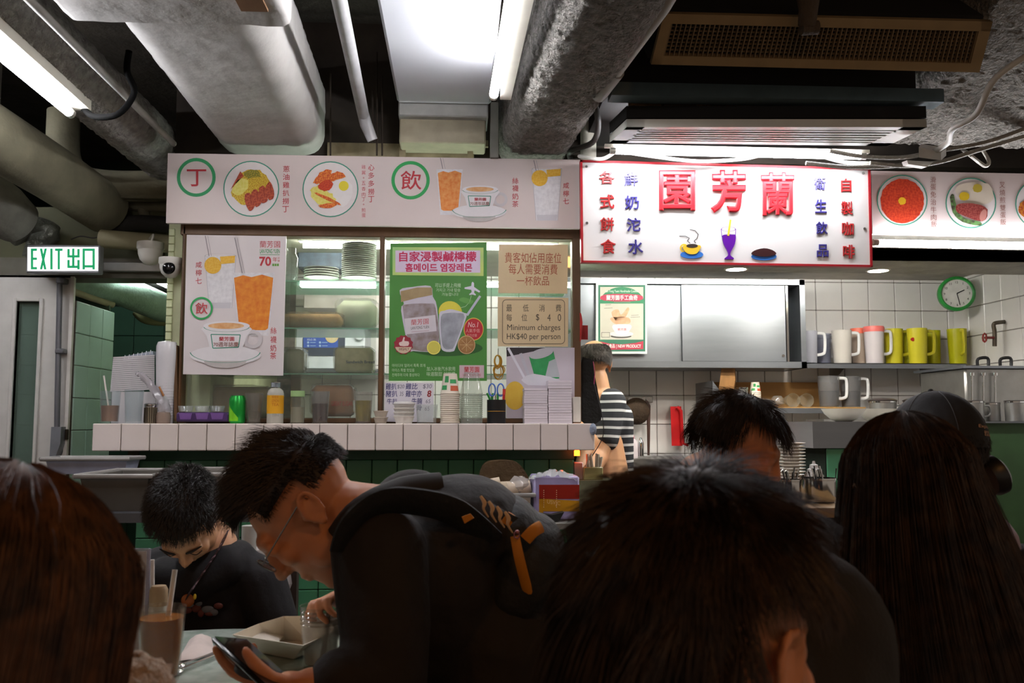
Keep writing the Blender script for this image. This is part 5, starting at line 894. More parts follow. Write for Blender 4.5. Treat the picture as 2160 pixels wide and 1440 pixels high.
loaf('clear_wrapped_loaf', 'cling-wrapped pale loaf left of the microwave', 596, 735, 640, 786, YS0+.08, .12, mat('pale_tan_loaf', 'b0a488', .8), .02)
mb = MB(); mb.box(P(612, 882, YS0+.3), (P(632, 882, YS0+.3).x, YS0+.33, P(612, 770, YS0+.3).z)); mb.item('wooden_post', mat('pale_wood_post', 'a58a66', .6), 'pale wooden post inside the window under the wrapped loaf', 'post', smooth=None)
mb = MB(); mb.box((P(393, 885, 3.88).x, 3.88, zc), (P(1209, 885, 3.88).x, 4.4, P(700, 881, 3.88).z)); mb.item('cabinet_base_board', wood, 'brown base board inside the window cabinet', 'board', smooth=None)
mw = thing('microwave', 'white microwave oven with a blue sticker behind the shelves', 'microwave', P(700, 775, 4.85)); mwht = mat('microwave_white', 'cfd2da', .35)
mb = MB(); pxbox(mb, 622, 697, 770, 778, 4.85, .33, .006); mb.build('case', mwht, mw); mb = MB(); pxbox(mb, 638, 700, 728, 750, 4.846, .005); wdw = mb.build('door_window', mat('microwave_door_dark', '3f4656', .2), mw, None)
shape(mw, 'blue_sticker', [(640, 699), (713, 699), (713, 733), (640, 733)], 4.845, fm('2a4fa8')); Y = 4.8445; text(mw, 'Midea', (647, 704, 664, 712), Y, fm('dde3f0'), 0, .3); text(mw, 'SOLO 20L', (648, 714, 667, 718), Y, fm('dde3f0'))
for x, y in ((648, 722), (673, 722), (648, 729), (673, 729)): shape(mw, 'sticker_dot', ellp(x+2, y, 2.4, 2.4, 12), Y, fm('9fb8e0')); line(mw, 'sticker_line', [(x+6, y), (x+18, y)], 1.2, Y, fm('9fb8e0'))
shape(mw, 'food_sticker', ellp(700, 709, 14, 14), Y-e, mat('food_sticker', 'c9a86a', .5, col2='d8cdb0', vs=40)); mb = MB(); mb.cyl(P(758, 708, 4.85), P(758, 708, 4.83), .022, n=20); mb.build('knob', mwht, mw)
mb = MB(); mb.box((P(600, 780, 4.8).x, 4.8, P(600, 784, 4.8).z), (P(800, 780, 4.8).x, 5.28, P(600, 778, 4.85).z)); mb.item('microwave_shelf', steel, 'steel shelf under the microwave oven', 'shelf', smooth=None)
mb = MB(); pxbox(mb, 640, 612, 800, 650, 5.0, .25, .004); mb.item('white_storage_box', mat('off_white_box', 'b3aaa4', .5), 'off-white wide box above the microwave behind the glass', 'box')
mb = MB(); pxbox(mb, 626, 520, 722, 566, 4.6, .2, .01); mb.item('dark_blue_bag', mat('dark_blue_pattern', '2c3440', .6, col2='4a5664', vs=30), 'dark blue patterned bag behind the top glass shelf', 'bag')
rbm = mat('amber_rubber', 'b0811e', .5); rb_ = thing('rubber_band_bunch', 'bunch of amber rubber bands hanging beside the green poster', 'rubber bands', P(1051, 800, 3.83))
for i in range(9): a, b_ = random.uniform(-4, 4), random.uniform(-6, 6); mb = MB(); mb.tube([P(1051+a*.5+(9+a)*math.cos(q*.628), (762 if i < 5 else 783)+b_*.6+(13+b_*.5)*math.sin(q*.628), 3.815+.002*i) for q in range(11)], .0022, 6, 2); mb.build('band', rbm, rb_)
mb = MB(); mb.tube([P(1051, 735, 3.82), P(1051, 752, 3.82)], .002, 6); mb.build('hook', steel2, rb_)
# ================================================================ things on the counter
def on(x, Y=3.72): p = P(x, 890, Y); p.z = zc; return p
def prof_glass(r0, r1, h, t=.002): return [(0, 0), (r0, 0), (r1, h), (r1-t, h), (r0-t, .008), (0, .008)]
def drink(name, label, x, wt, wb_, ytop, m, liq=None, lvl=.6, straw=None, Y=3.72, group=None, cat='drink', seg=24):
    c = on(x, Y); k = Y/1900; h = P(x, ytop, Y).z-zc; r1, r0 = wt/2*k, wb_/2*k; t = thing(name, label, cat, c, group)
    m_ = MB(); m_.lathe(prof_glass(r0, r1, h), c, seg); m_.build('cup', m, t)
    if liq: l = r0+(r1-r0)*lvl; m_ = MB(); m_.lathe([(0, .009), (r0-.0025, .009), (l-.0025, h*lvl), (0, h*lvl)], c, seg); m_.build('drink', liq, t)
    if straw: m_ = MB(); m_.cyl(c+Vector((.004, 0, .01)), P(straw[0], straw[1], Y), .0035, n=8); m_.build('straw', mat('paper_straw', 'd5cfc6', .6), t)
    return t
drink('milk_tea_glass', 'glass of milk tea with a straw at the left end of the counter', 231, 40, 34, 824, clr2, mat('milk_tea', '8a5a3c', .4), .55, (219, 792))
drink('water_glass', 'empty ribbed water glass next to the milk tea', 281, 38, 32, 822, clr2, None, .3, group=None, cat='glass')
sk = thing('salt_shaker', 'ribbed metal salt shaker near the left end of the counter', 'shaker', on(317)); c = on(317); k = 3.72/1900; h = P(317, 850, 3.72).z-zc
mb = MB(); V = []
mb.lathe([(0, 0), (.0235, 0), (.0235, h*.8), (0, h*.8)], c, 20); sh_ = mb.build('body', mat('shaker_glass_metal', '8a8070', .25, .7), sk)
for i in range(18): a = i*math.pi/9; p_ = c+Vector((.0238*math.cos(a), .0238*math.sin(a), 0)); mb = MB(); mb.cyl(p_+Vector((0, 0, .004)), p_+Vector((0, 0, h*.78)), .002, n=6); mb.build('rib', mat('rib_dark', '4a4238', .3, .7), sh_)
mb = MB(); mb.lathe([(.0245, h*.8), (.0255, h*.82), (.0255, h*.95), (.02, h), (0, h)], c, 20); mb.build('cap', chrome, sk)
wlid = clear('white_translucent_lid', 'dcd8da', .2, .8)
ls = thing('lid_stack', 'leaning stack of white plastic lids at the left end of the counter', 'lids', on(280, 3.95))
for i in range(18):
    y1_ = 826-4.1*i; mb = MB(); q4 = [P(232+.4*i, y1_, 3.84), P(326, y1_-5, 3.84), P(326, y1_-5, 3.95), P(232+.4*i, y1_, 3.95)]; q4 = [Vector((p.x, p.y, p.z)) for p in q4]; mb.hexa(q4+[p+Vector((0, 0, .0068)) for p in q4]); mb.build('lid', wlid, ls, None)
q4 = [(258, 752), (322, 740), (324, 750), (260, 762)]; mb = MB(); mb.poly(quad_px(q4, 3.86), (0, .08, 0)); tl_ = mb.build('top_lid', clear('clear_blue_lid', 'c9d2e2', .1, .4), ls, None)
for i in range(7): x = 262+9*i; mb = MB(); mb.tube([P(x, 758-1.8*i, 3.857), P(x+2, 749-1.8*i, 3.857)], .0015, 6); mb.build('lid_rib', mat('rib_white', 'e2e4ea', .3), tl_)
mb = MB(); q8 = on(280, 3.9); mb.box((P(234, 890, 3.84).x, 3.84, zc), (P(326, 890, 3.84).x, 3.95, P(280, 826, 3.84).z)); mb.build('lid', wlid, ls, None)
tc_ = thing('lid_tower', 'tall upright tower of white plastic cup lids beside the window frame', 'lids', on(347, 3.8)); c = on(347, 3.8); H = P(347, 718, 3.8).z-zc; k = 3.8/1900
mb = MB(); mb.lathe([(0, 0), (17*k, 0), (18*k, H*.3), (21*k, H*.8), (21*k, H*.93), (18*k, H*.98), (0, H)], c, 24); mb.build('sleeve', clear('film_sleeve', 'e2dfe2', .15, .75), tc_)
for i in range(26): z = H*.05+H*.85*i/26; mb = MB(); mb.lathe([(16*k+2*k*i/26, z), (18.5*k+2*k*i/26, z+.003), (16*k+2*k*i/26, z+.006)], c, 20); mb.build('lid', wlid, tc_)
bg_ = thing('plastic_bag', 'crumpled clear plastic bag with a grey knot in front of the lid tower', 'bag', on(338, 3.74)); mb = MB()
mb.tube([P(288, 788, 3.73), P(300, 792, 3.73), P(318, 812, 3.735), P(330, 830, 3.74), P(345, 850, 3.75), P(348, 870, 3.75)], [(.008, .005), (.014, .009), (.017, .012), (.02, .012), (.026, .014), (.03, .016)], 10, 4); mb.v = [(x+random.uniform(-.003, .003), y+random.uniform(-.003, .003), z+random.uniform(-.003, .003)) for x, y, z in mb.v]; mb.build('bag_film', clear('grey_bag_film', 'bdb8bc', .15, .5), bg_, 30)
mb = MB(); mb.lathe([(0, 0), (.028, 0), (.03, .03), (.026, .045), (0, .05)], on(344, 3.735), 16); mb.build('bag_foot', clear('brown_bag_film', 'a58f80', .2, .6), bg_); mb = MB(); mb.tube([P(336, 815, 3.732), P(345, 835, 3.74)], [.004, .005], 6); mb.build('label_strip', mat('orange_strip', 'a06a3a', .6), bg_)
pt_ = thing('purple_tray', 'purple tray on the counter at the left window edge', 'tray', on(425, 3.72)); mb = MB(); pxbox(mb, 371, 869, 483, 889, 3.70, .09, .006); mb.build('tray_body', mat('purple_plastic', '3a2152', .4), pt_)
for i, x in enumerate((391, 426, 458)):
    c = P(x, 886, 3.725); k = 3.72/1900; r = 15*k
    mb = MB(); mb.lathe([(0, .034), (r*.8, .034), (r*1.05, .058), (r, .058), (r*.78, .036), (0, .036)], c, 20); mb.item('sauce_cup', clr, ('left', 'middle', 'right')[i]+' clear sauce cup standing on the purple tray', 'cup', 'sauce cups on the tray')
    mb = MB(); q_ = [(x-14, 871), (x+14, 871), (x+11, 884), (x-11, 884)]; mb.poly(quad_px(q_, 3.699), (0, .001, 0)); mb.build('cup_recess', mat('lilac_plastic', '6a4a86', .3), pt_, None)
cn = thing('drink_can', 'green and lime soda can on the counter', 'can', on(500)); c = on(500); k = 3.72/1900; r = 16.5*k; h = P(500, 834, 3.72).z-zc
mb = MB(); mb.lathe([(0, .002), (r*.8, 0), (r, .008), (r, h*.88), (r*.82, h*.97), (r*.82, h), (r*.76, h*.985), (0, h*.985)], c, 28); mb.build('body', mat('can_green', '1f9a3a', .3, .5, var=.1), cn)
V = []; 
for i in range(13): a = R(-170+100*i/12); V.append((c.x+(r+.0006)*math.cos(a), c.y+(r+.0006)*math.sin(a), c.z+.01))
for i in range(13): a = R(-170+100*i/12); V.append((c.x+(r+.0006)*math.cos(a), c.y+(r+.0006)*math.sin(a), c.z+h*(.2+.45*(1-abs(i-3)/9))))
mb = MB(); mb.add(V, [(i, i+1, 14+i, 13+i) for i in range(12)]); mb.build('lime_patch', mat('can_lime', '7fd02e', .3, .3), cn, None); mb = MB(); mb.lathe([(r*.8, h*.985), (r*.84, h), (r*.8, h*1.005)], c, 24); mb.build('can_rim', chrome, cn)
drink('plastic_tumbler', 'clear plastic tumbler a third full beside the green can', 535, 38, 27, 829, clear('smoky_plastic', 'c2bdb2', .1, .1), clear('grey_water', '9a958a', .1, .35), .4)
yb = thing('juice_bottle', 'clear bottle with a yellow label and silver cap on the counter', 'bottle', on(580)); c = on(580); r = 17*k; h = P(580, 806, 3.72).z-zc
mb = MB(); mb.lathe([(0, 0), (r, 0), (r, h*.72), (r*.9, h*.8), (r*.55, h*.86), (r*.52, h*.88), (0, h*.88)], c, 24); mb.build('body', clear('bottle_clear', 'd8d4c8', .08, .55), yb); mb = MB(); mb.lathe([(r*1.01, h*.24), (r*1.01, h*.68)], c, 24); lb_ = mb.build('label_band', mat('yellow_label', 'd59a1c', .5, var=.06), yb); mb = MB(); mb.lathe([(r*.56, h*.86), (r*.58, h*.88), (r*.58, h), (0, h)], c, 20); mb.build('cap', chrome, yb)
mb = MB()
for i in range(8): mb.lathe([(r*.59, h*(.875+.014*i)), (r*.61, h*(.882+.014*i)), (r*.59, h*(.889+.014*i))], c, 20)
mb.build('cap_ridges', steel, yb)
for j, s_ in enumerate(('檸檬茶', 'LEMON', 'TEA')): text(yb, s_, (573, 834+8*j, 588, 840+8*j), 3.72-r-.0015, fm('b86a14'))
text(yb, '350ml', (574, 872, 588, 878), 3.72-r-.0015, fm('8a8a80'))
gj = thing('glass_jar', 'small glass jar with a pale green lid on the counter', 'jar', on(627)); c = on(627); r = 15*k; h = P(627, 824, 3.72).z-zc
mb = MB(); mb.lathe([(0, 0), (r, 0), (r, h*.7), (r*.85, h*.82), (0, h*.82)], c, 22); mb.build('body', clear('jar_glass', 'd2d6c8', .05, .1), gj); mb = MB(); mb.lathe([(0, .004), (r*.9, .004), (r*.9, h*.5), (0, h*.5)], c, 22); mb.build('contents', clear('jar_contents', '9a927e', .3, .7), gj); mb = MB(); mb.lathe([(r*.95, h*.82), (r*.98, h*.84), (r*.98, h), (0, h)], c, 22); mb.build('lid', mat('pale_green_lid', '8fae78', .4), gj)
tcup = clear('clear_cup_plastic', 'e2e0dc', .1, .06)
drink('iced_tea_cup', 'clear cup of dark red tea on the counter', 675, 39, 31, 825, tcup, mat('dark_red_tea', '2c0e0a', .25), .62); drink('lime_drink_cup', 'clear cup of yellow-green lime drink on the counter', 766, 38, 32, 826, tcup, mat('yellow_green_drink', '8a7a08', .3, col2='5f5c08', vs=25), .72)
for i in range(2):
    c = on(803); c.z = zc+.026*i; mb = MB(); mb.lathe([(0, 0), (.022, 0), (.029, .022), (.032, .024), (.03, .026), (.021, .003), (0, .003)], c, 20); o_ = mb.item('dip_cup', clear('dip_cup_plastic', 'd6ccbf', .1, .45), ('lower', 'upper')[i]+' of two small lidded dip cups right of the lime drink', 'cup', 'dip cups')
wb = thing('white_bowl_stack', 'stack of white foam bowls with a lid in front of the price note', 'bowls', on(852, 3.7)); c = on(852, 3.7); k7 = 3.7/1900
for i in range(4): z = i*.0155; mb = MB(); mb.lathe([(0, z), (.032, z), (.042, z+.028), (.0445, z+.03), (.041, z+.032), (.03, z+.004), (0, z+.004)], c, 24); mb.build('bowl', mat('white_foam', 'd2cec8', .5), wb)
mb = MB(); mb.lathe([(.0445, .077), (.046, .08), (.04, .088), (0, .09)], c, 24); mb.build('lid', clear('white_lid', 'd9d6d2', .2, .75), wb); 
drink('clear_cup', 'short clear cup right of the white bowl stack', 900, 46, 40, 853, clr, None, .3, Y=3.7, cat='cup')
cup_stack('paper_cup_stack', 'tall stack of upside-down printed paper cups on the counter', 949, 788, 892, 28, 40, 3.71, paper, 15, gmk)
cup_stack('clear_cup_stack', 'tall stack of upside-down clear plastic cups on the counter', 994, 786, 893, 30, 47, 3.71, clear('clear_cup_stack_plastic', 'dfe4dc', .04, .1), 15)
ph = thing('pen_pot', 'black pen pot with a yellow rubber band on the counter', 'pot', on(1047)); c = on(1047); r = 19.5*k; h = P(1047, 843, 3.72).z-zc
mb = MB(); mb.lathe([(0, 0), (r, 0), (r*1.02, h), (r*.94, h), (r*.92, .006), (0, .006)], c, 24); mb.build('body', blackp, ph); mb = MB(); mb.lathe([(r*1.01, h*.5), (r*1.03, h*.51), (r*1.01, h*.525)], c, 24); mb.build('rubber_band', rbm, ph)
si = thing('scissors', 'blue-handled scissors standing in the black pen pot', 'scissors', P(1045, 845, 3.72)); bl_ = mat('blue_plastic', '3a62b8', .4)
for x in (1038, 1056): mb = MB(); mb.tube([P(x+7*math.cos(q*.628), 822+13*math.sin(q*.628), 3.715) for q in range(11)], .003, 8, 2); mb.build('handle', bl_, si)
mb = MB(); mb.tube([P(1045, 834, 3.715), P(1047, 875, 3.715)], [(.004, .002), (.003, .001)], 8); mb.build('blade', chrome, si)
mk_ = thing('marker_pen', 'red marker pen in the black pen pot', 'pen', P(1062, 845, 3.71)); mb = MB(); mb.cyl(P(1060, 880, 3.705), P(1063, 832, 3.705), .0055); mb.build('barrel', mat('marker_red', 'b82226', .35), mk_); mb = MB(); mb.cyl(P(1063, 832, 3.705), P(1063.5, 820, 3.705), .0062); mb.build('cap', mat('marker_red_cap', 'c83a34', .35), mk_)
for i, (xa_, xb_) in enumerate(((1032, 1027), (1036, 1040), (1048, 1050))): mb = MB(); mb.tube([P(xa_+4, 880, 3.725), P(xa_+2, 845, 3.72), P(xb_, 829, 3.72)], .0045, 8, 3); mb.item('green_pen', mat('pen_green', '2a8a3a', .4), ('leftmost', 'second', 'rightmost')[i]+' of the green pens in the black pen pot', 'pen', 'green pens')
slip = mat('order_slip_paper', 'cfc6cc', .7, var=.03)
def slips(label, x0, x1, y0, Y, n):
    c = on((x0+x1)/2, Y); a, b_ = P(x0, 890, Y), P(x1, y0, Y); t = thing('paper_stack', label, 'paper', c, 'order slip stacks'); H = b_.z-zc
    for i in range(n): d = random.uniform(-.0012, .0012); mb_ = MB(); mb_.box((a.x+d, Y+d, zc+H*i/n), (b_.x+d, Y+.1, zc+H*(i+.93)/n)); mb_.build('paper_pad', slip, t, None)
    return t
slips('left stack of white order slips on the counter', 1106, 1155, 818, 3.69, 14); slips('taller right stack of white order slips on the counter', 1157, 1206, 802, 3.69, 16)
mb = MB(); pxbox(mb, 1209, 837, 1225, 890, 3.7, .06, .002); mb.item('white_slip_box', mat('white_card', 'd0cabf', .6), 'narrow white box at the right end of the counter', 'box')
mb = MB(); mb.lathe([(0, 0), (.027, 0), (.03, .02), (.026, .045), (0, .047)], on(1085, 3.75), 16); mb.item('small_glass', clr2, 'small clear glass behind the black pen pot', 'glass') if False else None
# red envelope and black strap beside the frame
mb = MB(); pxbox(mb, 1226, 686, 1240, 716, 3.9, .003); rev = mb.item('red_envelope', mat('red_paper', 'b8323a', .5), 'small red paper charm right of the window frame', 'charm', smooth=None)
mb = MB(); mb.tube([P(1224, 660, 3.79), P(1226, 680, 3.79), P(1224, 720, 3.79)], [.003, .006, .002], 8, 3); mb.item('red_tassel', mat('red_cord', 'a81a16', .6), 'thin red tassel on the edge of the window frame', 'tassel')
bh = thing('black_apron', 'black hanging apron at the right end of the window frame', 'apron', P(1238, 888, 3.86)); mb = MB(); mb.poly(quad_px(grown([(1226, 765), (1238, 756), (1250, 762), (1254, 790), (1262, 830), (1268, 885), (1226, 886)], 3, 0), 3.84), (0, .03, 0)); mb.build('cloth', mat('black_cloth', '15130f', .85, bump=.4, bs=40), bh, None); mb = MB(); mb.tube([P(1251, 762, 3.835), P(1255, 785, 3.835), P(1253, 810, 3.835)], .0015, 6); mb.build('pink_cord', mat('pink_cord', 'b83a6a', .5), bh); mb = MB(); mb.tube([P(1253, 810, 3.83), P(1262, 845, 3.83), P(1272, 890, 3.83), P(1268, 930, 3.83), P(1222, 1000, 3.83)], .0018, 6, 5); mb.build('black_wire', blackp, bh)
# ================================================================ below the counter
tubm = mat('grey_tub_plastic', '77736c', .5, var=.12, vs=6)
def tub(label, x0, x1, yrim, ybot, Y, dep, m, inset=14, name='dish_tub'):
    t = thing(name, label, 'tub', P((x0+x1)/2, ybot, Y)); k = Y/1900; a, b_ = P(x0, yrim, Y), P(x1, yrim, Y); z0 = P(x0, ybot, Y).z; i_ = inset*k; lp_ = .012
    T = [(a.x, Y, a.z), (b_.x, Y, a.z), (b_.x, Y+dep, a.z), (a.x, Y+dep, a.z)]; B_ = [(a.x+i_, Y+i_, z0), (b_.x-i_, Y+i_, z0), (b_.x-i_, Y+dep-i_, z0), (a.x+i_, Y+dep-i_, z0)]
    Ti = [(a.x+lp_, Y+lp_, a.z), (b_.x-lp_, Y+lp_, a.z), (b_.x-lp_, Y+dep-lp_, a.z), (a.x+lp_, Y+dep-lp_, a.z)]; Bi = [(a.x+i_+.006, Y+i_+.006, z0+.006), (b_.x-i_-.006, Y+i_+.006, z0+.006), (b_.x-i_-.006, Y+dep-i_-.006, z0+.006), (a.x+i_+.006, Y+dep-i_-.006, z0+.006)]
    m_ = MB(); m_.add(T+B_+Ti+Bi, [(0, 1, 5, 4), (1, 2, 6, 5), (2, 3, 7, 6), (3, 0, 4, 7), (4, 5, 6, 7), (8, 9, 13, 12), (9, 10, 14, 13), (10, 11, 15, 14), (11, 8, 12, 15), (12, 13, 14, 15)]+[(i, (i+1) % 4, 8+(i+1) % 4, 8+i) for i in range(4)]); m_.build('tub_body', m, t, None)
    m_ = MB(); o_ = .012; pts = [Vector((a.x-o_, Y-o_, a.z)), Vector((b_.x+o_, Y-o_, a.z)), Vector((b_.x+o_, Y+dep+o_, a.z)), Vector((a.x-o_, Y+dep+o_, a.z))]; m_.tube(pts+[pts[0]], .008, 8); m_.build('rim', mat('tub_rim_grey', '8d8a86', .45), t)
    return t
zst = P(300, 1082, 2.95).z
tub('large dark grey dish tub behind the boy, left', 168, 314, 1004, 1082, 3.0, .35, mat('dark_grey_tub', '55524c', .5)); tub('large grey dish tub behind the boy, right', 342, 528, 1001, 1082, 3.0, .35, tubm)
tub('pale grey tray tub behind the dark dish tub', 96, 268, 968, 1000, 3.45, .14, mat('pale_grey_tub', '9a9fb2', .45), 6)
mb = MB(); mb.box((P(60, 1085, 2.95).x, 2.95, zst-.03), (P(560, 1085, 2.95).x, 3.6, zst)); trl = tag(mb.build('dish_trolley', mat('trolley_steel', '55565a', .4, .5), None, None), 'low dish trolley under the grey tubs', 'trolley')
for x, y in ((-1.35, 2.98), (-.72, 2.98), (-1.35, 3.55), (-.72, 3.55)): mb = MB(); mb.cyl((x, y, 0), (x, y, zst-.03), .016); mb.build('leg', steel2, trl)
mb = MB(); mb.box((-1.38, 2.97, zst-.42), (-.66, 3.58, zst-.4)); mb.build('lower_shelf', mat('trolley_steel'), trl, None)
mb = MB(); mb.cyl((P(526, 1200, 2.75).x, 2.75, 0), P(526, 1108, 2.75), .022, n=18); mb.item('white_post', mat('white_post', 'a8a8a2', .5), 'white round post between the boy and the man', 'post')
mb = MB(); mb.cyl((P(592, 1200, 2.85).x, 2.85, .0), P(588, 1165, 2.85), .012, n=12); mb.item('thin_white_post', mat('white_post'), 'thin white post behind the glasses of the man', 'post')
mb = MB(); mb.box((P(598, 1300, 2.9).x, 2.9, 0), (P(624, 1300, 2.9).x, 2.94, P(600, 1170, 2.9).z)); mb.item('brown_post', mat('brown_leg', '3a2e28', .6), 'dark brown upright post behind the face of the man', 'post', smooth=None)
mb = MB(); mb.lathe([(0, 0), (.06, 0), (.09, .1), (.085, .2), (.03, .26), (0, .27)], (P(570, 1290, 2.95).x, 2.95, P(570, 1292, 2.95).z), 14); mb.v = [(x+random.uniform(-.008, .008), y+random.uniform(-.008, .008), z+random.uniform(-.006, .006)) for x, y, z in mb.v]; wbg = mb.item('white_rubbish_bag', clear('white_bag_film', 'cfc9c9', .3, .75), 'crumpled white plastic bag behind the shoulder of the boy', 'bag', smooth=20)
# small side table with box and oil tin in front of the green tiles
YO = 3.3; zo = P(1100, 1098, YO).z
mb = MB(); mb.box((P(960, 1100, YO-.1).x, YO-.1, zo-.02), (P(1300, 1100, YO-.1).x, YO+.4, zo)); stb = tag(mb.build('side_table', mat('side_table_grey', '8a8880', .4), None, None), 'grey side table carrying the straw box and the oil tin', 'table')
for x, y in ((P(990, 1100, YO).x, YO), (P(1270, 1100, YO).x, YO), (P(990, 1100, YO).x, YO+.35), (P(1270, 1100, YO).x, YO+.35)): mb = MB(); mb.box((x-.015, y-.015, 0), (x+.015, y+.015, zo-.02)); mb.build('leg', steel2, stb, None)
tb = tub('white plastic box of cups below the counter', 1012, 1120, 1044, 1096, YO, .2, mat('white_box_plastic', 'b8aca0', .45), 4, 'plastic_box'); text(tb, 'WRAPPY', (1063, 1061, 1085, 1067), YO+.002, fm('6a6258'))
for i, (x, y, a) in enumerate(((1016, 1040, -20), (1036, 1042, 8), (1078, 1042, 0))):
    c = P(x+8, y, YO+.08); M3 = Matrix.Rotation(R(80+a*.3), 3, 'Y'); mb = MB(); mb.lathe([(.034, 0), (.036, .004), (.032, .008), (.024, .09), (0, .09)], c+Vector((-.03, 0, .012)), 18, M3); mb.item('foam_cup', mat('foam_cup', 'bfae98', .6), ('left', 'middle', 'right')[i]+' foam cup lying in the white plastic box', 'cup', 'foam cups in the box')
mb = MB(); mb.ell(P(1096, 1026, YO+.09), (.045, .04, .04), None, 14, 8); mb.v = [(x+random.uniform(-.005, .005), y+random.uniform(-.005, .005), z+random.uniform(-.004, .004)) for x, y, z in mb.v]; mb.item('cup_bag', clear('cup_bag_film', 'd2ccc6', .15, .4), 'clear crumpled bag of cups in the white plastic box', 'bag', smooth=20)
mb = MB(); mb.poly(quad_px(grown([(1008, 1024), (1018, 985), (1040, 972), (1085, 973), (1105, 990), (1122, 1022), (1120, 1040), (1008, 1040)], 3, 0), YO+.25), (0, .12, 0)); mb.item('brown_paper_bag', mat('dark_brown_bag', '4a371c', .7, var=.2, bump=.3), 'dark brown bag standing behind the white plastic box', 'bag', smooth=None)
ot = thing('oil_tin', 'lilac oil tin with a red and yellow label below the counter', 'tin', P(1175, 1085, YO)); mb = MB(); pxbox(mb, 1126, 1004, 1222, 1097, YO, .18, .006); mb.build('tin_body', mat('lilac_tin', '9a90b8', .4), ot)
shape(ot, 'red_label', [(1137, 1022), (1222, 1022), (1222, 1052), (1137, 1052)], YO-.001, mat('tin_red', '8f1e10', .4)); shape(ot, 'yellow_label', [(1137, 1051), (1222, 1056), (1222, 1078), (1146, 1078), (1146, 1082), (1137, 1082)], YO-.001, mat('tin_yellow', 'b07a0c', .4, col2='c08a1a')); text(ot, 'USVJC', (1154, 1053, 1182, 1064), YO-.0014, fm('d8b27a'), tl=.15)
for x in (1147, 1174): mb = MB(); [mb.ell(P(x, 1034+4.4*j, YO-.0015), .0018, None, 6, 4) for j in range(9)]; mb.build('dot_row', fm('e0c29a'), ot)
mb = MB(); mb.grid(lambda u, v: P(1116+104*u+random.uniform(-2, 2), 1012-22*math.sin(u*2.6+.3)*(1-abs(v-.3))+random.uniform(-3, 3)+(6 if v < .1 else 0), YO-.004+.19*v), 22, 8); mb.build('plastic_cover', clear('tin_cover_film', 'd2d6d0', .15, .45), ot, 20)
mb = MB(); mb.poly(quad_px([(1112, 1098), (1135, 1083), (1165, 1086), (1190, 1080), (1180, 1098)], YO-.06), (0, .05, 0)); mb.item('black_cloth_wad', mat('black_cloth'), 'dark cloth lying in front of the oil tin', 'cloth', smooth=None)
sp2 = thing('straw_holder', 'box of wrapped white straws right of the counter end', 'straws', P(1250, 1010, 3.75)); c = P(1250, 1010, 3.75); mb = MB(); pxbox(mb, 1232, 985, 1272, 1012, 3.74, .06, .003); mb.build('holder', clear('straw_box', 'b8b27a', .2, .6), sp2)
for i in range(16): x = 1234+2.3*i; mb = MB(); mb.cyl(P(x+random.uniform(-1, 1), 1000, 3.75+.003*(i % 4)), P(x+random.uniform(-6, 9), 958+random.uniform(-3, 8), 3.75+.003*(i % 4)), .004, n=8); mb.build('straw', mat('wrapped_straw', 'd0c9b8', .5), sp2)
mb = MB(); pxbox(mb, 1212, 975, 1230, 1012, 3.77, .05, .003); mb.item('white_carton', mat('white_carton', 'c2bcc0', .5), 'small white carton beside the straw holder', 'carton')
mb = MB(); mb.box((P(1205, 1012, 3.7).x, 3.7, 0), (P(1300, 1012, 3.7).x, 3.95, P(1250, 1012, 3.74).z)); mb.item('end_cabinet', mat('end_cabinet', '6a6a50', .6), 'low cabinet under the straw holder at the counter end', 'cabinet', smooth=None)
mb = MB(); mb.lathe([(0, 0), (.012, 0), (.012, .02), (.009, .024), (0, .024)], P(1217, 961, 3.76), 12); mb.item('orange_pilot_light', mat('orange_glow', 'ff6a1a', .4, emit=6, ecol='ff5a14'), 'small glowing orange lamp under the right end of the counter', 'light')
# ================================================================ round table in front
tcx, tcy, tr, tz = -.52, 1.73, .46, .74
tbl = thing('round_table', 'round table with a pale green speckled top in the foreground', 'table', (tcx, tcy, 0))
mb = MB(); mb.lathe([(0, tz-.012), (tr-.004, tz-.012), (tr, tz-.008), (tr, tz-.003), (tr-.003, tz), (0, tz)], (tcx, tcy, 0), 64); mb.build('top', mat('pale_green_terrazzo', '9aa79b', .18, col2='b0b8ae', vs=25, thr=(.4, .6)), tbl)
mb = MB(); mb.lathe([(tr-.02, tz-.03), (tr+.004, tz-.03), (tr+.004, tz-.012), (tr-.02, tz-.012)], (tcx, tcy, 0), 64); mb.build('edge_band', mat('table_edge_grey', '4a4a46', .4, .4), tbl)
mb = MB(); mb.lathe([(0, 0), (.22, 0), (.22, .02), (.04, .04), (.035, tz-.03), (.12, tz-.013), (0, tz-.013)], (tcx, tcy, 0), 28); mb.build('pedestal', blackp, tbl)
def ont(x, y): return PZ(x, y, tz)
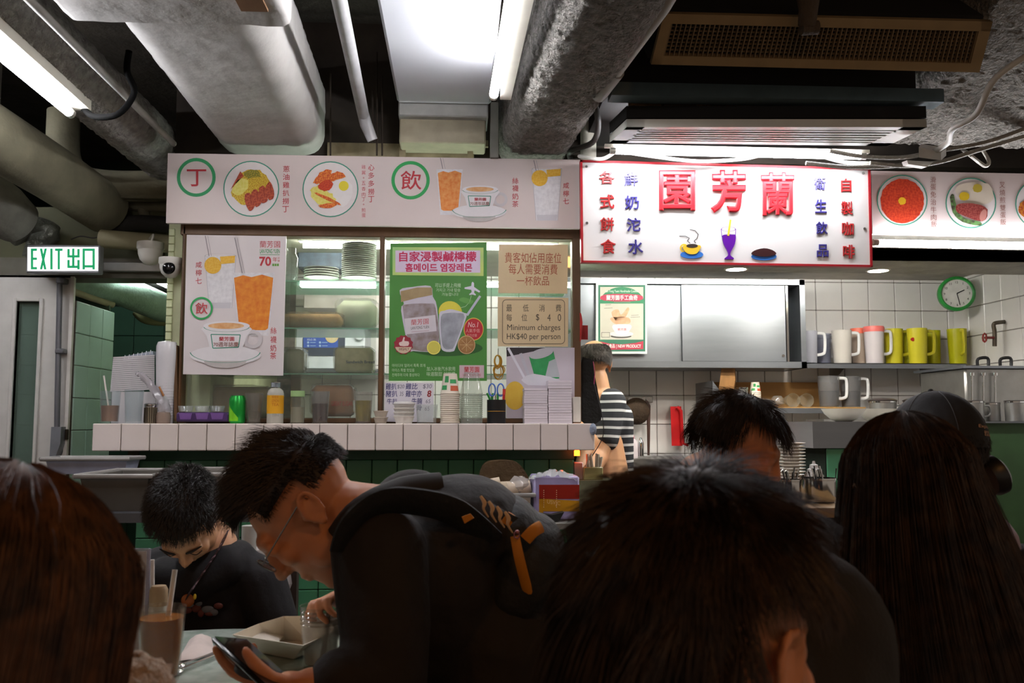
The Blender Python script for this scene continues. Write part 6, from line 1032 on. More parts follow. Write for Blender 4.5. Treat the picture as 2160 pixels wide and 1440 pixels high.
def tglass(name, label, x, y, wt, wb_, h, liq, lvl, m, straws=(), ribs=0, cat='drink'):
    c = ont(x, y); k = c.y/1900; r1, r0 = wt/2*k, wb_/2*k; t = thing(name, label, cat, c)
    m_ = MB(); m_.lathe([(0, 0), (r0, 0), (r1, h), (r1-.002, h), (r0-.002, .01), (0, .01)], c, 32); m_.build('tumbler', m, t)
    if ribs:
        for i in range(ribs): z = h*(.72+.07*i); rr_ = r0+(r1-r0)*z/h; m_ = MB(); m_.lathe([(rr_-.001, z-.002), (rr_+.0012, z), (rr_-.001, z+.002)], c, 32); m_.build('rib', m, t)
    if liq: l = r0+(r1-r0)*lvl; m_ = MB(); m_.lathe([(0, .011), (r0-.0025, .011), (l-.0025, h*lvl), (0, h*lvl)], c, 32); m_.build('drink', liq, t)
    for (dx, dy, sx_, sy_, dY) in straws: m_ = MB(); m_.cyl(c+Vector((dx, dy, .012)), P(sx_, sy_, c.y+dY), .005, n=10); m_.build('straw', mat('paper_straw', 'd5cfc6', .6), t)
    return t
tg = clear('table_glass', 'e6e2d8', .04, .04)
tglass('iced_tea_glass', 'tall glass of amber iced tea with a paper straw on the round table', 337, 1436, 94, 72, .135, mat('amber_tea', '8a4d10', .2, col2='965a1a', vs=12), .86, tg, ((.0, .0, 369, 1201, .03),))
tglass('ice_water_glass', 'glass of ice water beside the paper tray', 676, 1408, 88, 66, .12, clear('ice_water', 'cdc8c6', .1, .5), .8, tg, ((.005, -.01, 697, 1262, .0),), 4)
c = ont(330, 1392); ps = thing('pepper_shaker', 'white pepper shaker with a tan cap behind the amber tea', 'shaker', c)
mb = MB(); mb.lathe([(0, 0), (.019, 0), (.019, .1), (.016, .112), (0, .112)], c, 22); mb.build('body', mat('shaker_white', 'c2bfb4', .4), ps); mb = MB(); mb.lathe([(.0165, .108), (.018, .11), (.018, .14), (.014, .148), (0, .149)], c, 22); mb.build('cap', mat('shaker_tan', 'a58a68', .5), ps)
c = ont(292, 1392); mn = thing('menu_stand', 'clear acrylic menu stand with a cream card on the round table', 'menu', c); Ym = c.y
mb = MB(); a, b_ = P(238, 1392, Ym), P(318, 1156, Ym); mb.box((a.x, Ym-.003, tz), (b_.x, Ym+.003, b_.z), .001); mb.box((a.x, Ym-.03, tz), (b_.x, Ym+.03, tz+.003)); mb.build('acrylic', clear('acrylic', 'c9c6da', .05, .25), mn)
mb = MB(); mb.box((a.x+.005, Ym-.001, tz+.006), (b_.x-.008, Ym+.001, b_.z-.006)); mb.build('card', mat('menu_card', 'b5ab90', .6), mn, None); text(mn, '午餐', (281, 1172, 299, 1182), Ym-.004, fm('7d7566')); [line(mn, 'card_line', [(262, 1195+14*i), (306, 1195+14*i)], 2, Ym-.004, fm('968d7a')) for i in range(5)]
mb = MB(); mb.cyl(ont(322, 1385), P(321, 1180, ont(322, 1385).y), .0045); mb.item('paper_straw', mat('paper_straw'), 'upright paper straw behind the menu stand edge', 'straw')
mb = MB(); q4 = [ont(372, 1400), ont(400, 1352), ont(445, 1348), ont(456, 1385)]
mb.grid(lambda u, v: (q4[0]*(1-u)*(1-v)+q4[3]*u*(1-v)+q4[2]*u*v+q4[1]*(1-u)*v)+Vector((0, 0, .004+.018*math.sin(u*3.1)*math.sin(v*2.6)+random.uniform(-.001, .001))), 12, 10); mb.item('paper_napkin', mat('napkin', 'c9b8b0', .8), 'crumpled white paper napkin right of the amber tea', 'napkin', smooth=50)
for i, (a, b_) in enumerate((((385, 1406), (468, 1378)), ((380, 1418), (455, 1388)))):
    p0, p1 = ont(*a)+Vector((0, 0, .006)), ont(*b_)+Vector((0, 0, .008)); sp = thing('spoon', ('upper steel spoon resting beside the napkin', 'lower steel spoon resting beside the napkin')[i], 'spoon', p0, 'spoons on the table'); d = (p1-p0).normalized()
    mb = MB(); mb.tube([p0, p0+(p1-p0)*.5, p1], [(.004, .0015), (.003, .0012), (.006, .0014)], 8, flat=d.cross(Vector((0, 0, 1)))); mb.build('handle', chrome, sp); Mz = Matrix.Rotation(math.atan2(d.y, d.x), 3, 'Z'); mb = MB(); mb.ell(p0-d*.018, (.024, .015, .005), Mz); mb.build('bowl', chrome, sp)
# folded paper tray
kraft = mat('white_paper_tray', 'd8ccb8', .7, var=.04); A0 = ont(560, 1392); zt3 = .055
tp_ = [P(490, 1322, 1.80), P(545, 1303, 1.93), P(598, 1294, 2.0), P(680, 1300, 2.0), P(710, 1330, 1.86), P(640, 1345, 1.74)]
bt_ = [ont(545, 1378), ont(570, 1360), ont(600, 1352), ont(650, 1356), ont(655, 1378), ont(620, 1392)]
tp_ = [Vector((p.x, p.y, tz+.066+.008*(i == 0))) for i, p in enumerate(tp_)]
mb = MB(); n6 = 6; bt_ = [p+Vector((0, 0, .002)) for p in bt_]; cin = sum(bt_, Vector())/6
tin = [p*.985+Vector((cin.x, cin.y, p.z))*.015 for p in tp_]; bin_ = [p*.97+cin*.03+Vector((0, 0, .002)) for p in bt_]
mb.add(tp_+bt_+tin+bin_, [(i, (i+1) % 6, 6+(i+1) % 6, 6+i) for i in range(6)]+[(12+i, 12+(i+1) % 6, 18+(i+1) % 6, 18+i) for i in range(6)]+[(i, (i+1) % 6, 12+(i+1) % 6, 12+i) for i in range(6)]+[tuple(6+i for i in range(6)), tuple(18+i for i in range(6))]); ptr = thing('paper_tray', 'folded cream paper food tray on the round table', 'tray', A0); mb.build('tray_body', kraft, ptr, None)
mb = MB(); mb.poly([tin[0]*.6+bin_[0]*.4, tin[1]*.6+bin_[1]*.4, bin_[2]+Vector((0, 0, .01)), bin_[0]*.5+bin_[5]*.5+Vector((0, 0, .02))], (0, 0, .001)); mb.build('liner_paper', mat('liner_white', 'd2c8ba', .7), ptr, None)
# ================================================================ people
skin = mat('skin_warm', 'b87a54', .5, sss=.15, var=.08, vs=20); skin_p = mat('skin_pale', 'c4936e', .5, sss=.15, var=.06, vs=20)
blk_cl = mat('black_fabric', '14110f', .85, var=.25, vs=30, bump=.15, bs=200); drk_cl = mat('dark_brown_fabric', '1b1613', .8, var=.25, vs=18, bump=.25, bs=30)
def caps(mb, pts, rs, n=14):
    pts = [Vector(p) for p in pts]
    for i, p in enumerate(pts):
        mb.ell(p, rs[i], None, n, 10)
        if i: mb.tube([pts[i-1], p], [rs[i-1], rs[i]], n)
def remesh(name, mb, voxel, m, parent, sm=3):
    me = mb.mesh(name, m); ob = bpy.data.objects.new(name, me); COL.objects.link(ob)
    md = ob.modifiers.new('r', 'REMESH'); md.mode = 'VOXEL'; md.voxel_size = voxel; md.use_smooth_shade = True
    ms = ob.modifiers.new('s', 'SMOOTH'); ms.factor = .5; ms.iterations = sm
    dg = bpy.context.evaluated_depsgraph_get(); me2 = bpy.data.meshes.new_from_object(ob.evaluated_get(dg), depsgraph=dg); bpy.data.objects.remove(ob)
    me2.materials.clear(); me2.materials.append(m); me2.name = name; o = WL[parent] if parent else Vector()
    me2.transform(Matrix.Translation(-o)); r_ = bpy.data.objects.new(name, me2); COL.objects.link(r_); r_.parent = parent; WL[r_] = o; return r_
def frame(fwd, up):
    f = Vector(fwd).normalized(); u = Vector(up); u = (u-f*u.dot(f)).normalized(); return Matrix((f.cross(u), f, u)).transposed()
def head(mb, c, M, s=1.0, chin=1.0):
    T = lambda x, y, z: c+M @ Vector((x, y, z))*s
    E_ = lambda p, r, n=18: mb.ell(T(*p), tuple(q*s for q in r), M, n, 12)
    E_((0, -.014, .032), (.076, .094, .085)); E_((0, .03, -.03), (.06, .066, .08)); E_((0, .052, -.075), (.036, .04, .036)); E_((0, .074, -.098*chin), (.018, .018, .016))
    E_((0, .075, .032), (.05, .022, .02)); caps(mb, [T(0, .094, .02), T(0, .112, -.018)], [.008*s, .012*s], 8)
    for q in (-1, 1):
        E_((.011*q, .102, -.024), (.009, .011, .008), 8); E_((.036*q, .07, -.015), (.024, .022, .022), 10); E_((.032*q, .082, .012), (.016, .01, .011), 10); E_((.045*q, .03, -.062), (.02, .035, .03), 10)
        for k in range(11):                     # ear: rim, inner fold, lobe
            pass
        rim = [T((.079+.011*abs(math.sin(a)*.5+.5))*q, -.016-.006*math.sin(a)+.016*math.cos(a), -.008+.027*math.sin(a)) for a in [R(-70+32*k) for k in range(11)]]
        caps(mb, rim, [.0048*s]*len(rim), 8); E_((.079*q, -.014, -.006), (.006, .012, .022), 10); E_((.081*q, -.008, -.036), (.007, .009, .009), 8); E_((.077*q, .004, -.01), (.008, .006, .009), 8)
    E_((0, .092, -.052), (.024, .01, .0065), 10); E_((0, .09, -.063), (.02, .01, .0065), 10)
def hand(mb, wrist, f, n, side, curl=(.5, .5, .5, .5), thumb=.5, s=1.0):
    f = Vector(f).normalized(); n = Vector(n); n = (n-f*n.dot(f)).normalized(); l = f.cross(n)*side; w_ = Vector(wrist)
    M = Matrix((l, f, n)).transposed(); mb.ell(w_+f*.045*s, (.04*s, .05*s, .015*s), M, 14, 10); mb.ell(w_+f*.075*s, (.04*s, .02*s, .013*s), M, 14, 8); mb.ell(w_+f*.03*s+l*.02*s+n*.006*s, (.02*s, .032*s, .015*s), M, 10, 8)
    for i, (o, L) in enumerate(((.03, (.04, .026, .021)), (.01, (.045, .029, .023)), (-.01, (.042, .027, .022)), (-.028, (.033, .021, .019)))):
        p = w_+f*(.086-.006*(i == 3))*s+l*o*s; pts = [p]; a = 0
        for j, q in enumerate(L):
            a += curl[i]*(1.0, 1.15, .8)[j]; d = f*math.cos(a)+n*math.sin(a)+l*(o*1.2); p = p+d.normalized()*q*s; pts.append(p)
        caps(mb, pts, [.0095*s, .009*s, .0082*s, .0072*s], 10)
    p = w_+f*.022*s+l*.03*s; d1 = (l*.75+f*.6+n*.25*thumb).normalized(); p1 = p+d1*.04*s; d2 = (l*.35+f*.8+n*.7*thumb).normalized(); p2 = p1+d2*.032*s; p3 = p2+(d2+n*.3*thumb).normalized()*.024*s; caps(mb, [p, p1, p2, p3], [.014*s, .0115*s, .0105*s, .008*s], 10)
HC, HR = Vector((0, -.014, .032)), Vector((.079, .098, .089))
def strand(V, Fs, pts, w_, rg):
    m = len(pts); n0 = len(V); t = (pts[-1]-pts[0]); u = t.orthogonal().normalized() if t.length > 1e-6 else Vector((1, 0, 0)); v = t.cross(u).normalized()
    for i, p in enumerate(pts):
        r_ = w_*(1-.75*i/(m-1))
        for a in (0, 2.09, 4.19): V.append(p+u*math.cos(a)*r_+v*math.sin(a)*r_)
    for i in range(m-1):
        for k in range(3): Fs.append((n0+i*3+k, n0+i*3+(k+1) % 3, n0+(i+1)*3+(k+1) % 3, n0+(i+1)*3+k))
def short_hair(parent, c, M, s, keep, length, flow, m, N=4500, w_=.0007, lift=.5, base=.008, seed=3, jit=.35, steps=5, clump=.0):
    rg = random.Random(seed); V, Fs = [], []; c = Vector(c)
    nu, nv = 48, 24; g = {}                     # close-fitting base layer
    for j in range(nv+1):
        for i in range(nu):
            th, ph = math.pi*j/nv, 2*math.pi*i/nu; d = Vector((math.sin(th)*math.cos(ph), math.sin(th)*math.sin(ph), math.cos(th)))
            L = length(d)
            if keep(d): off = min(base, L*.5)*(1+rg.uniform(-.15, .15)); p = HC+Vector((d.x*(HR.x+off), d.y*(HR.y+off), d.z*(HR.z+off))); g[(i, j)] = len(V); V.append(c+M @ p*s)
    for j in range(nv):
        for i in range(nu):
            q = [(i, j), ((i+1) % nu, j), ((i+1) % nu, j+1), (i, j+1)]
            if all(k in g for k in q): Fs.append(tuple(g[k] for k in q))
    cl = []
    for _ in range(220): d = Vector((rg.gauss(0, 1), rg.gauss(0, 1), rg.gauss(0, 1))).normalized(); cl.append((d, Vector((rg.gauss(0, 1), rg.gauss(0, 1), rg.gauss(0, 1)))*.5, rg.uniform(.75, 1.2)))
    k = 0; tries = 0
    while k < N and tries < N*8:
        tries += 1; d = Vector((rg.gauss(0, 1), rg.gauss(0, 1), rg.gauss(0, 1))).normalized()
        if not keep(d): continue
        k += 1; n = Vector((d.x/HR.x, d.y/HR.y, d.z/HR.z)).normalized(); L = length(d)*rg.uniform(.75, 1.15); f = flow(d); f = (f-n*f.dot(n)); f = f.normalized() if f.length > 1e-3 else n.orthogonal()
        jv = Vector((rg.gauss(0, 1), rg.gauss(0, 1), rg.gauss(0, 1)))*jit
        if clump:
            best = max(cl, key=lambda q: q[0].dot(d)); jv = jv*.5+best[1]*clump; L *= best[2]
        of = min(base, length(d)*.5)*.75; p = HC+Vector((d.x*(HR.x+of), d.y*(HR.y+of), d.z*(HR.z+of))); pts = [p]; st = L/steps
        for i in range(steps):
            t = i/steps; dr = (n*lift*(1-t*.9)+f*(.4+.6*t)+jv*.5).normalized(); p = p+dr*st
            e_ = p-HC; q = math.sqrt((e_.x/(HR.x+of))**2+(e_.y/(HR.y+of))**2+(e_.z/(HR.z+of))**2)
            if q < 1.03: p = HC+e_*(1.03/q)
            pts.append(p)
        strand(V, Fs, [c+M @ q*s for q in pts], w_, rg)
    mb = MB(); mb.add(V, Fs); o = WL[parent]; me = mb.mesh('hair', m, o, 60); return link('hair', me, parent, o)
def long_hair(parent, c, Mz, s, phis, drop, m, N=3000, w_=.0008, spread=.5, part=0, seed=5, thick=.018, back=.0, cut=None, wav=.006):
    """straight hair falling from the crown; Mz turns the head about the upright axis; phi 0 = right, 90 = front"""
    rg = random.Random(seed); V, Fs = [], []; c = Vector(c); ax, ay, az = HR.x+thick, HR.y+thick, HR.z+thick*.8
    def env(ph, t, lay):                        # t < 1 over the skull, then hanging
        cs, sn = math.cos(ph), math.sin(ph)
        if t <= 1: a = t*math.pi/2; k = math.sin(a); return Vector((HC.x+ax*lay*k*cs, HC.y+ay*lay*k*sn, HC.z+az*lay*math.cos(a)))
        h = (t-1); g = 1+spread*min(1, h*1.2)*(1-.25*h); return Vector((HC.x+ax*lay*cs*g, HC.y+ay*lay*sn*(1+.1*h)-back*h, HC.z-h*drop))
    p0, p1 = R(phis[0]), R(phis[1]); nu, nv = 60, 22; n0 = len(V)
    for j in range(nv+1):
        for i in range(nu+1): ph = p0+(p1-p0)*i/nu; V.append(c+Mz @ env(ph, 2*j/nv, .95+.02*math.sin(ph*17)+.01*math.sin(ph*41+j*.4))*s)
    for j in range(nv):
        for i in range(nu): a = n0+j*(nu+1)+i; Fs.append((a, a+1, a+nu+2, a+nu+1))
    for k in range(N):
        ph = p0+(p1-p0)*rg.random(); cl = math.sin(ph*23)*.5+math.sin(ph*9+1)*.5; lay = 1+.03*rg.uniform(-1, 1)+.035*cl; t0 = rg.uniform(0, .5) if rg.random() < .7 else rg.uniform(.4, 1.1); t1 = min(2, t0+rg.uniform(.7, 1.7)); w1, w2 = rg.uniform(0, 6.28), rg.uniform(.5, 1.5)*wav
        pts = []
        for i in range(9): t = t0+(t1-t0)*i/8; q = env(ph+.05*math.sin(t*3+w1)*(t > .6), t, lay+(w2*6*math.sin(t*4+w1) if t > .7 else 0)); pts.append(c+Mz @ q*s)
        strand(V, Fs, pts, w_, rg)
    mb = MB(); mb.add(V, Fs); o = WL[parent]; return link('hair', mb.mesh('hair', m, o, 60), parent, o)
def hairmat(name, a, b): return mat(name, a, .5, col2=b, vs=40, thr=(.35, .7), spec=.3)
black_hair = hairmat('black_hair', '1c1511', '30241b'); brown_hair = hairmat('brown_hair', '2a1b12', '5e3d24'); dbrown_hair = hairmat('dark_brown_hair', '1d140f', '3a2a1c')
def legs(mb, hip, knee_dir, wd=.09, seat=.46):
    hip = Vector((hip[0], hip[1], seat+.06)); d = Vector(knee_dir).normalized(); s_ = Vector((-d.y, d.x, 0)); mb.ell(hip, (.17, .15, .13))
    for q in (-1, 1): h = hip+s_*wd*q; kn = h+d*.4; ft = Vector((kn.x, kn.y, .05)); caps(mb, [h, kn, ft], [.085, .06, .045]); mb.ell(ft+d*.06+Vector((0, 0, -.01)), (.06, .06, .038))
# ---------------------------------------------------------------- man with the backpack
H = P(652, 1078, 1.66); Mh = frame((-.52, -.06, -.86), (-.86, .02, .5)); man = thing('person', 'person in a dark jacket with a backpack, bent over a phone and a drink', 'person', (H.x+.3, H.y, 0))
mb = MB(); head(mb, H, Mh, 1.04); nb = H+Mh @ Vector((0, -.03, -.06)); c7 = P(835, 1095, 1.72); caps(mb, [nb, (nb+c7)/2, c7], [.06, .06, .07]); caps(mb, [c7, P(930, 1230, 1.74), P(1010, 1420, 1.75)], [.07, .13, .12])
ls_, le, lw_ = P(800, 1165, 1.56), P(810, 1445, 1.46), P(655, 1447, 1.42); rs_, re_, rw = P(830, 1160, 1.86), P(850, 1400, 1.9), P(772, 1300, 1.85); caps(mb, [ls_, le, lw_], [.06, .045, .028]); caps(mb, [rs_, re_, rw], [.06, .042, .026])
hand(mb, lw_+Vector((.01, 0, .0)), (-.9, .25, .02), (.05, .2, .95), -1, (.3, .32, .36, .42), .9); hand(mb, rw, (-.5, -.1, .35), (-.3, -.5, -.6), -1, (.8, .9, 1, 1), .9, .9)
remesh('body', mb, .0045, skin, man)
mb = MB(); mb.ell(P(895, 1240, 1.71), (.155, .16, .205)); mb.ell(P(975, 1110, 1.73), (.125, .15, .1)); mb.ell(P(1030, 1400, 1.74), (.15, .17, .19)); caps(mb, [P(870, 1085, 1.71), P(800, 1160, 1.72)], [.085, .09]); caps(mb, [ls_, P(812, 1320, 1.5), le, P(720, 1440, 1.43)], [.083, .075, .068, .052]); caps(mb, [rs_, re_, P(800, 1330, 1.87)], [.08, .065, .05]); caps(mb, [P(1040, 1400, 1.74), (P(1060, 1440, 1.74).x, 1.76, .62)], [.17, .17])
for i in range(7): q = i/6; caps(mb, [P(715+30*q, 1195+35*i, 1.52), P(880, 1180+40*i, 1.5)], [.006, .004], 6) if i % 2 else None
jk = remesh('jacket', mb, .007, drk_cl, man); mb = MB(); legs(mb, (P(1060, 1440, 1.74).x, 1.76, 0), (-.55, .83, 0)); remesh('trousers', mb, .012, blk_cl, man)
mb = MB(); mb.tube([P(712, 1130, 1.60), P(760, 1075, 1.60), P(850, 1040, 1.66), P(930, 1030, 1.68)], [.02, .022, .03, .03], 12, 5); mb.build('collar', mat('jacket_collar', '201b18', .8), man)
def mk(d): return d.z > -.28+.75*max(0, d.y)*0 and not (d.y > .55 and d.z < .62) and not (d.y > .1 and d.z < .1) and (d.z > .05 or d.y < -.25)
def ml(d): return .012+.036*max(0, min(1, (d.z-.1)*1.4)) if d.y > -.6 else .012+.02*max(0, d.z)
short_hair(man, H, Mh, 1.04, mk, ml, lambda d: Vector((.1, .75, .2)) if d.z > .3 else Vector((0, -.2, -1)), black_hair, 6500, .0007, .8, .014, 11, .35, 5, .35)
gls = MB()
for q in (-1, 1): gls.tube([H+Mh @ Vector((.034*q+.023*math.cos(a), .108, .008+.018*math.sin(a)))*1.04 for a in [R(36*i) for i in range(11)]], .0014, 6); gls.tube([H+Mh @ Vector((.057*q, .106, .012))*1.04, H+Mh @ Vector((.08*q, -.005, .012))*1.04], .0014, 6)
gls.tube([H+Mh @ Vector((-.011, .11, .012))*1.04, H+Mh @ Vector((.011, .11, .012))*1.04], .0014, 6); gfr = gls.build('glasses', mat('glasses_frame', '8a8a8a', .2, .8), man)
mb = MB(); [mb.poly([H+Mh @ Vector((.034*q+.022*math.cos(a), .108, .008+.017*math.sin(a)))*1.04 for a in [R(30*i) for i in range(12)]]) for q in (-1, 1)]; mb.build('lenses', clear('spectacle_lens', 'dfe4e8', .02, .08), gfr, None)
# backpack
bp = thing('backpack', 'black backpack with orange pulls and a zebra print panel on the bent person', 'backpack', P(1075, 1250, 1.75)); bkm = mat('backpack_black', '191918', .7, var=.2, bump=.2)
mb = MB(); mb.ell(P(1090, 1215, 1.75), (.085, .15, .13), Matrix.Rotation(R(25), 3, 'Y')); mb.ell(P(1075, 1120, 1.74), (.06, .13, .07)); mb.ell(P(1120, 1330, 1.76), (.08, .14, .13)); pk = remesh('pack_body', mb, .008, bkm, bp)
mb = MB(); mb.tube([P(716, 1160, 1.50), P(742, 1100, 1.485), P(800, 1058, 1.50), P(880, 1058, 1.53), P(960, 1080, 1.56), P(1040, 1140, 1.6)], [(.006, .02), (.006, .026), (.007, .028), (.007, .028), (.006, .028), (.005, .022)], 10, 8, flat=(0, 0, 1)); mb.build('shoulder_strap', bkm, bp)
mb = MB(); mb.poly(quad_px([(974, 1090), (992, 1083), (1000, 1092), (980, 1104)], 1.525), (0, .004, 0)); mb.build('orange_tab', mat('orange_webbing', 'c07a14', .6), bp, None)
orm = mat('orange_webbing'); mb = MB(); mb.tube([P(1086, 1130, 1.585), P(1096, 1180, 1.58), P(1110, 1235, 1.6), P(1120, 1272, 1.62)], [(.0025, .008), (.0025, .009), (.0025, .009), (.0025, .005)], 8, 5, flat=(0, 1, 0)); mb.build('zip_pull', orm, bp); mb = MB(); mb.tube([P(1108, 1138, 1.6), P(1125, 1120, 1.6), P(1142, 1110, 1.62)], [(.003, .011)]*3, 8, 4, flat=(0, 1, 0)); mb.build('orange_loop', orm, bp)
zeb = MB(); nzb = lambda u, v: P(1012+70*u+12*v, 1040+62*u-10*v+24*v*(1-u), 1.54-.008*math.sin(u*2.5+.3)+.01*v)
zeb.grid(nzb, 14, 5); zb_o = zeb.build('zebra_panel', mat('zebra_black', '171310', .8), bp, 60)
for i in range(4):
    x, y = 1014+17*i, 1046+11*i; mb = MB(); mb.tube([P(x, y, 1.53), P(x+8, y+14, 1.525), P(x+6, y+27, 1.525), P(x+16, y+44, 1.53)], [(.0015, .0022), (.0015, .0038), (.0015, .0022), (.0015, .0012)], 8, 4, flat=(0, 1, 0)); mb.build('zebra_stripe', mat('zebra_cream', 'c9a985', .8), zb_o)
mb = MB(); mb.tube([P(1066, 1105, 1.57), P(1080, 1084, 1.565)], [(.003, .009), (.003, .008)], 8, flat=(0, 1, 0)); mb.build('orange_tab', orm, bp); mb = MB(); [mb.tube([P(1090+6*math.cos(q), 1128+8*math.sin(q), 1.575) for q in (0, 1.2, 2.4, 3.6, 4.8, 6.2)], .0015, 6) for _ in (0,)]; mb.ell(P(1091, 1122, 1.57), .004); mb.build('key_charm', mat('charm_pink', 'a06a72', .4, .4), bp)
# phone
pf = thing('phone', 'black phone with a ring grip held by the bent person', 'phone', P(545, 1400, 1.42)); Mp = frame((-.7, .6, .36), (.42, .0, .9)); pc = P(540, 1402, 1.41); mb = MB(); V0 = MB(); V0.box((-.036, -.075, -.0045), (.036, .075, .0045), .004); mb.add([pc+Mp @ Vector(v) for v in V0.v], V0.f); mb.build('phone_body', mat('phone_black', '0b0b0c', .25), pf)
mb = MB(); V0 = MB(); V0.box((-.033, -.072, .0046), (.033, .072, .005)); mb.add([pc+Mp @ Vector(v) for v in V0.v], V0.f); mb.build('screen', mat('phone_screen', '141618', .08), pf, None); mb = MB(); V0 = MB(); V0.lathe([(.018, -.004), (.022, -.012), (.02, -.02), (.014, -.02)], (0, .01, 0), 20); mb.add([pc+Mp @ Vector(v) for v in V0.v], V0.f); mb.build('ring_grip', mat('ring_grip_grey', '3a3a3e', .3, .5), pf)
# ---------------------------------------------------------------- boy
H = P(394, 1092, 2.28); Mh = frame((.06, -.36, -.93), (.02, -.93, .36)); boy = thing('person', 'boy in a black shirt with a lanyard, head bowed over the table', 'person', (H.x+.02, 2.4, 0))
mb = MB(); head(mb, H, Mh, .96); nb = H+Mh @ Vector((0, -.035, -.06)); c7 = P(430, 1165, 2.42); caps(mb, [nb, c7], [.055, .06]); caps(mb, [c7, P(440, 1330, 2.46), P(440, 1480, 2.48)], [.09, .11, .11]); sl, sr = P(318, 1215, 2.42), P(548, 1230, 2.42)
for sh2, el, wr, sd in ((sl, P(300, 1330, 2.36), P(345, 1350, 2.2), 1), (sr, P(575, 1340, 2.38), P(520, 1352, 2.22), -1)): caps(mb, [sh2, el, wr], [.05, .036, .025]); hand(mb, wr, (0, -1, -.1), (0, 0, -1), sd, (.5, .5, .5, .5), .5, .85)
remesh('body', mb, .0055, skin_p, boy)
mb = MB(); mb.ell(P(440, 1310, 2.45), (.165, .11, .17)); mb.ell(P(425, 1245, 2.42), (.12, .1, .09)); mb.ell(P(452, 1200, 2.46), (.07, .075, .06)); caps(mb, [P(350, 1215, 2.37), P(410, 1222, 2.335), P(470, 1195, 2.37), P(500, 1178, 2.43)], [.05, .055, .055, .05]); mb.ell(P(440, 1470, 2.47), (.14, .12, .2)); caps(mb, [P(400, 1180, 2.45), sl, P(302, 1300, 2.38)], [.06, .068, .062]); caps(mb, [P(470, 1185, 2.45), sr, P(575, 1310, 2.39)], [.06, .07, .064]); caps(mb, [P(440, 1500, 2.48), (P(440, 1500, 2.48).x, 2.48, .56)], [.14, .14]); remesh('shirt', mb, .007, mat('black_tee', '100d10', .85, var=.2, bump=.1), boy)
mb = MB(); legs(mb, (P(440, 1480, 2.48).x, 2.5, 0), (0, -1, 0), .08, .44); remesh('trousers', mb, .012, blk_cl, boy)
def bk(d): return d.z > -.12 and not (d.y > .62 and d.z < .42) and (d.z > .1 or d.y < .1)
short_hair(boy, H, Mh, .96, bk, lambda d: .016+.012*max(0, d.z), lambda d: Vector((.1, .7, -.2)), mat('boy_hair', '17120e', .5, col2='241c15', vs=60), 6500, .0006, 1.1, .009, 21, .4, 4)
for q in (-1, 1):
    eb = MB(); eb.tube([H+Mh @ Vector((q*x_, y_, z_))*.96 for x_, y_, z_ in ((.014, .1, .034), (.03, .097, .04), (.05, .084, .034))], [.0025, .0035, .0015], 6, 3); eb.build('eyebrow', mat('brow_dark', '1c130d', .7), boy)
    eb = MB(); eb.tube([H+Mh @ Vector((q*x_, y_, z_))*.96 for x_, y_, z_ in ((.018, .094, .008), (.032, .097, .004), (.046, .088, .008))], .0012, 6, 3); eb.build('eyelashes', mat('brow_dark'), boy)
ly = thing('lanyard', 'dark patterned lanyard around the neck of the boy', 'lanyard', P(430, 1250, 2.3)); lm_ = mat('lanyard_pattern', '2a1618', .6, col2='a58a9a', vs=90, thr=(.55, .62)); mb = MB(); mb.tube([P(478, 1122, 2.40), P(466, 1150, 2.335), P(440, 1190, 2.285), P(410, 1235, 2.268), P(392, 1262, 2.29)], [(.002, .011)]*5, 8, 5, flat=(.3, 1, 0)); mb.build('ribbon', lm_, ly)
mb = MB(); mb.ell(P(396, 1266, 2.285), (.016, .006, .016)); mb.build('charm', mat('charm_orange', '8a4a16', .5), ly); mb = MB(); mb.ell(P(411, 1258, 2.28), (.004, .003, .007)); mb.build('yellow_bead', fm('d2b02a'), ly)
for i in range(10): x, y = 385+8.5*i+random.uniform(-4, 4), 1268+random.uniform(0, 26); mb = MB(); mb.ell(P(x, y, 2.325), (.008+random.random()*.008, .004, .006+random.random()*.004)); mb.build('shirt_print', mat(('print_slate', 'print_rust')[i % 2], ('5a5f66', '5a2a24')[i % 2], .7), boy)
# ---------------------------------------------------------------- big dark head right in front
H = P(1488, 1362, .78); Mh = frame((.72, .62, -.3), (.16, .2, .96)); fp = thing('person', 'dark-haired person in a black jacket seen from behind, right in front of the camera', 'person', (H.x, H.y+.05, 0))
mb = MB(); head(mb, H, Mh, 1.05); nb = H+Mh @ Vector((0, -.03, -.07)); c7 = nb+Vector((-.02, -.02, -.1)); caps(mb, [nb, c7], [.058, .065]); caps(mb, [c7, c7+Vector((0, .02, -.3)), c7+Vector((0, .02, -.45))], [.1, .14, .14]); shR, shL = P(1690, 1345, .99), c7+Vector((-.19, .04, -.05)); caps(mb, [c7+Vector((.08, .03, -.06)), shR-Vector((0, 0, .03)), shR+Vector((.0, .1, -.34)), shR+Vector((-.14, .2, -.4))], [.07, .06, .045, .03]); caps(mb, [shL, shL+Vector((-.05, .1, -.26)), shL+Vector((.05, .3, -.24))], [.06, .045, .03]); hand(mb, shR+Vector((-.14, .2, -.4)), (-.8, .4, 0), (0, 0, -1), 1); hand(mb, shL+Vector((.05, .3, -.24)), (.4, .9, 0), (0, 0, -1), -1)
remesh('body', mb, .0055, skin, fp)
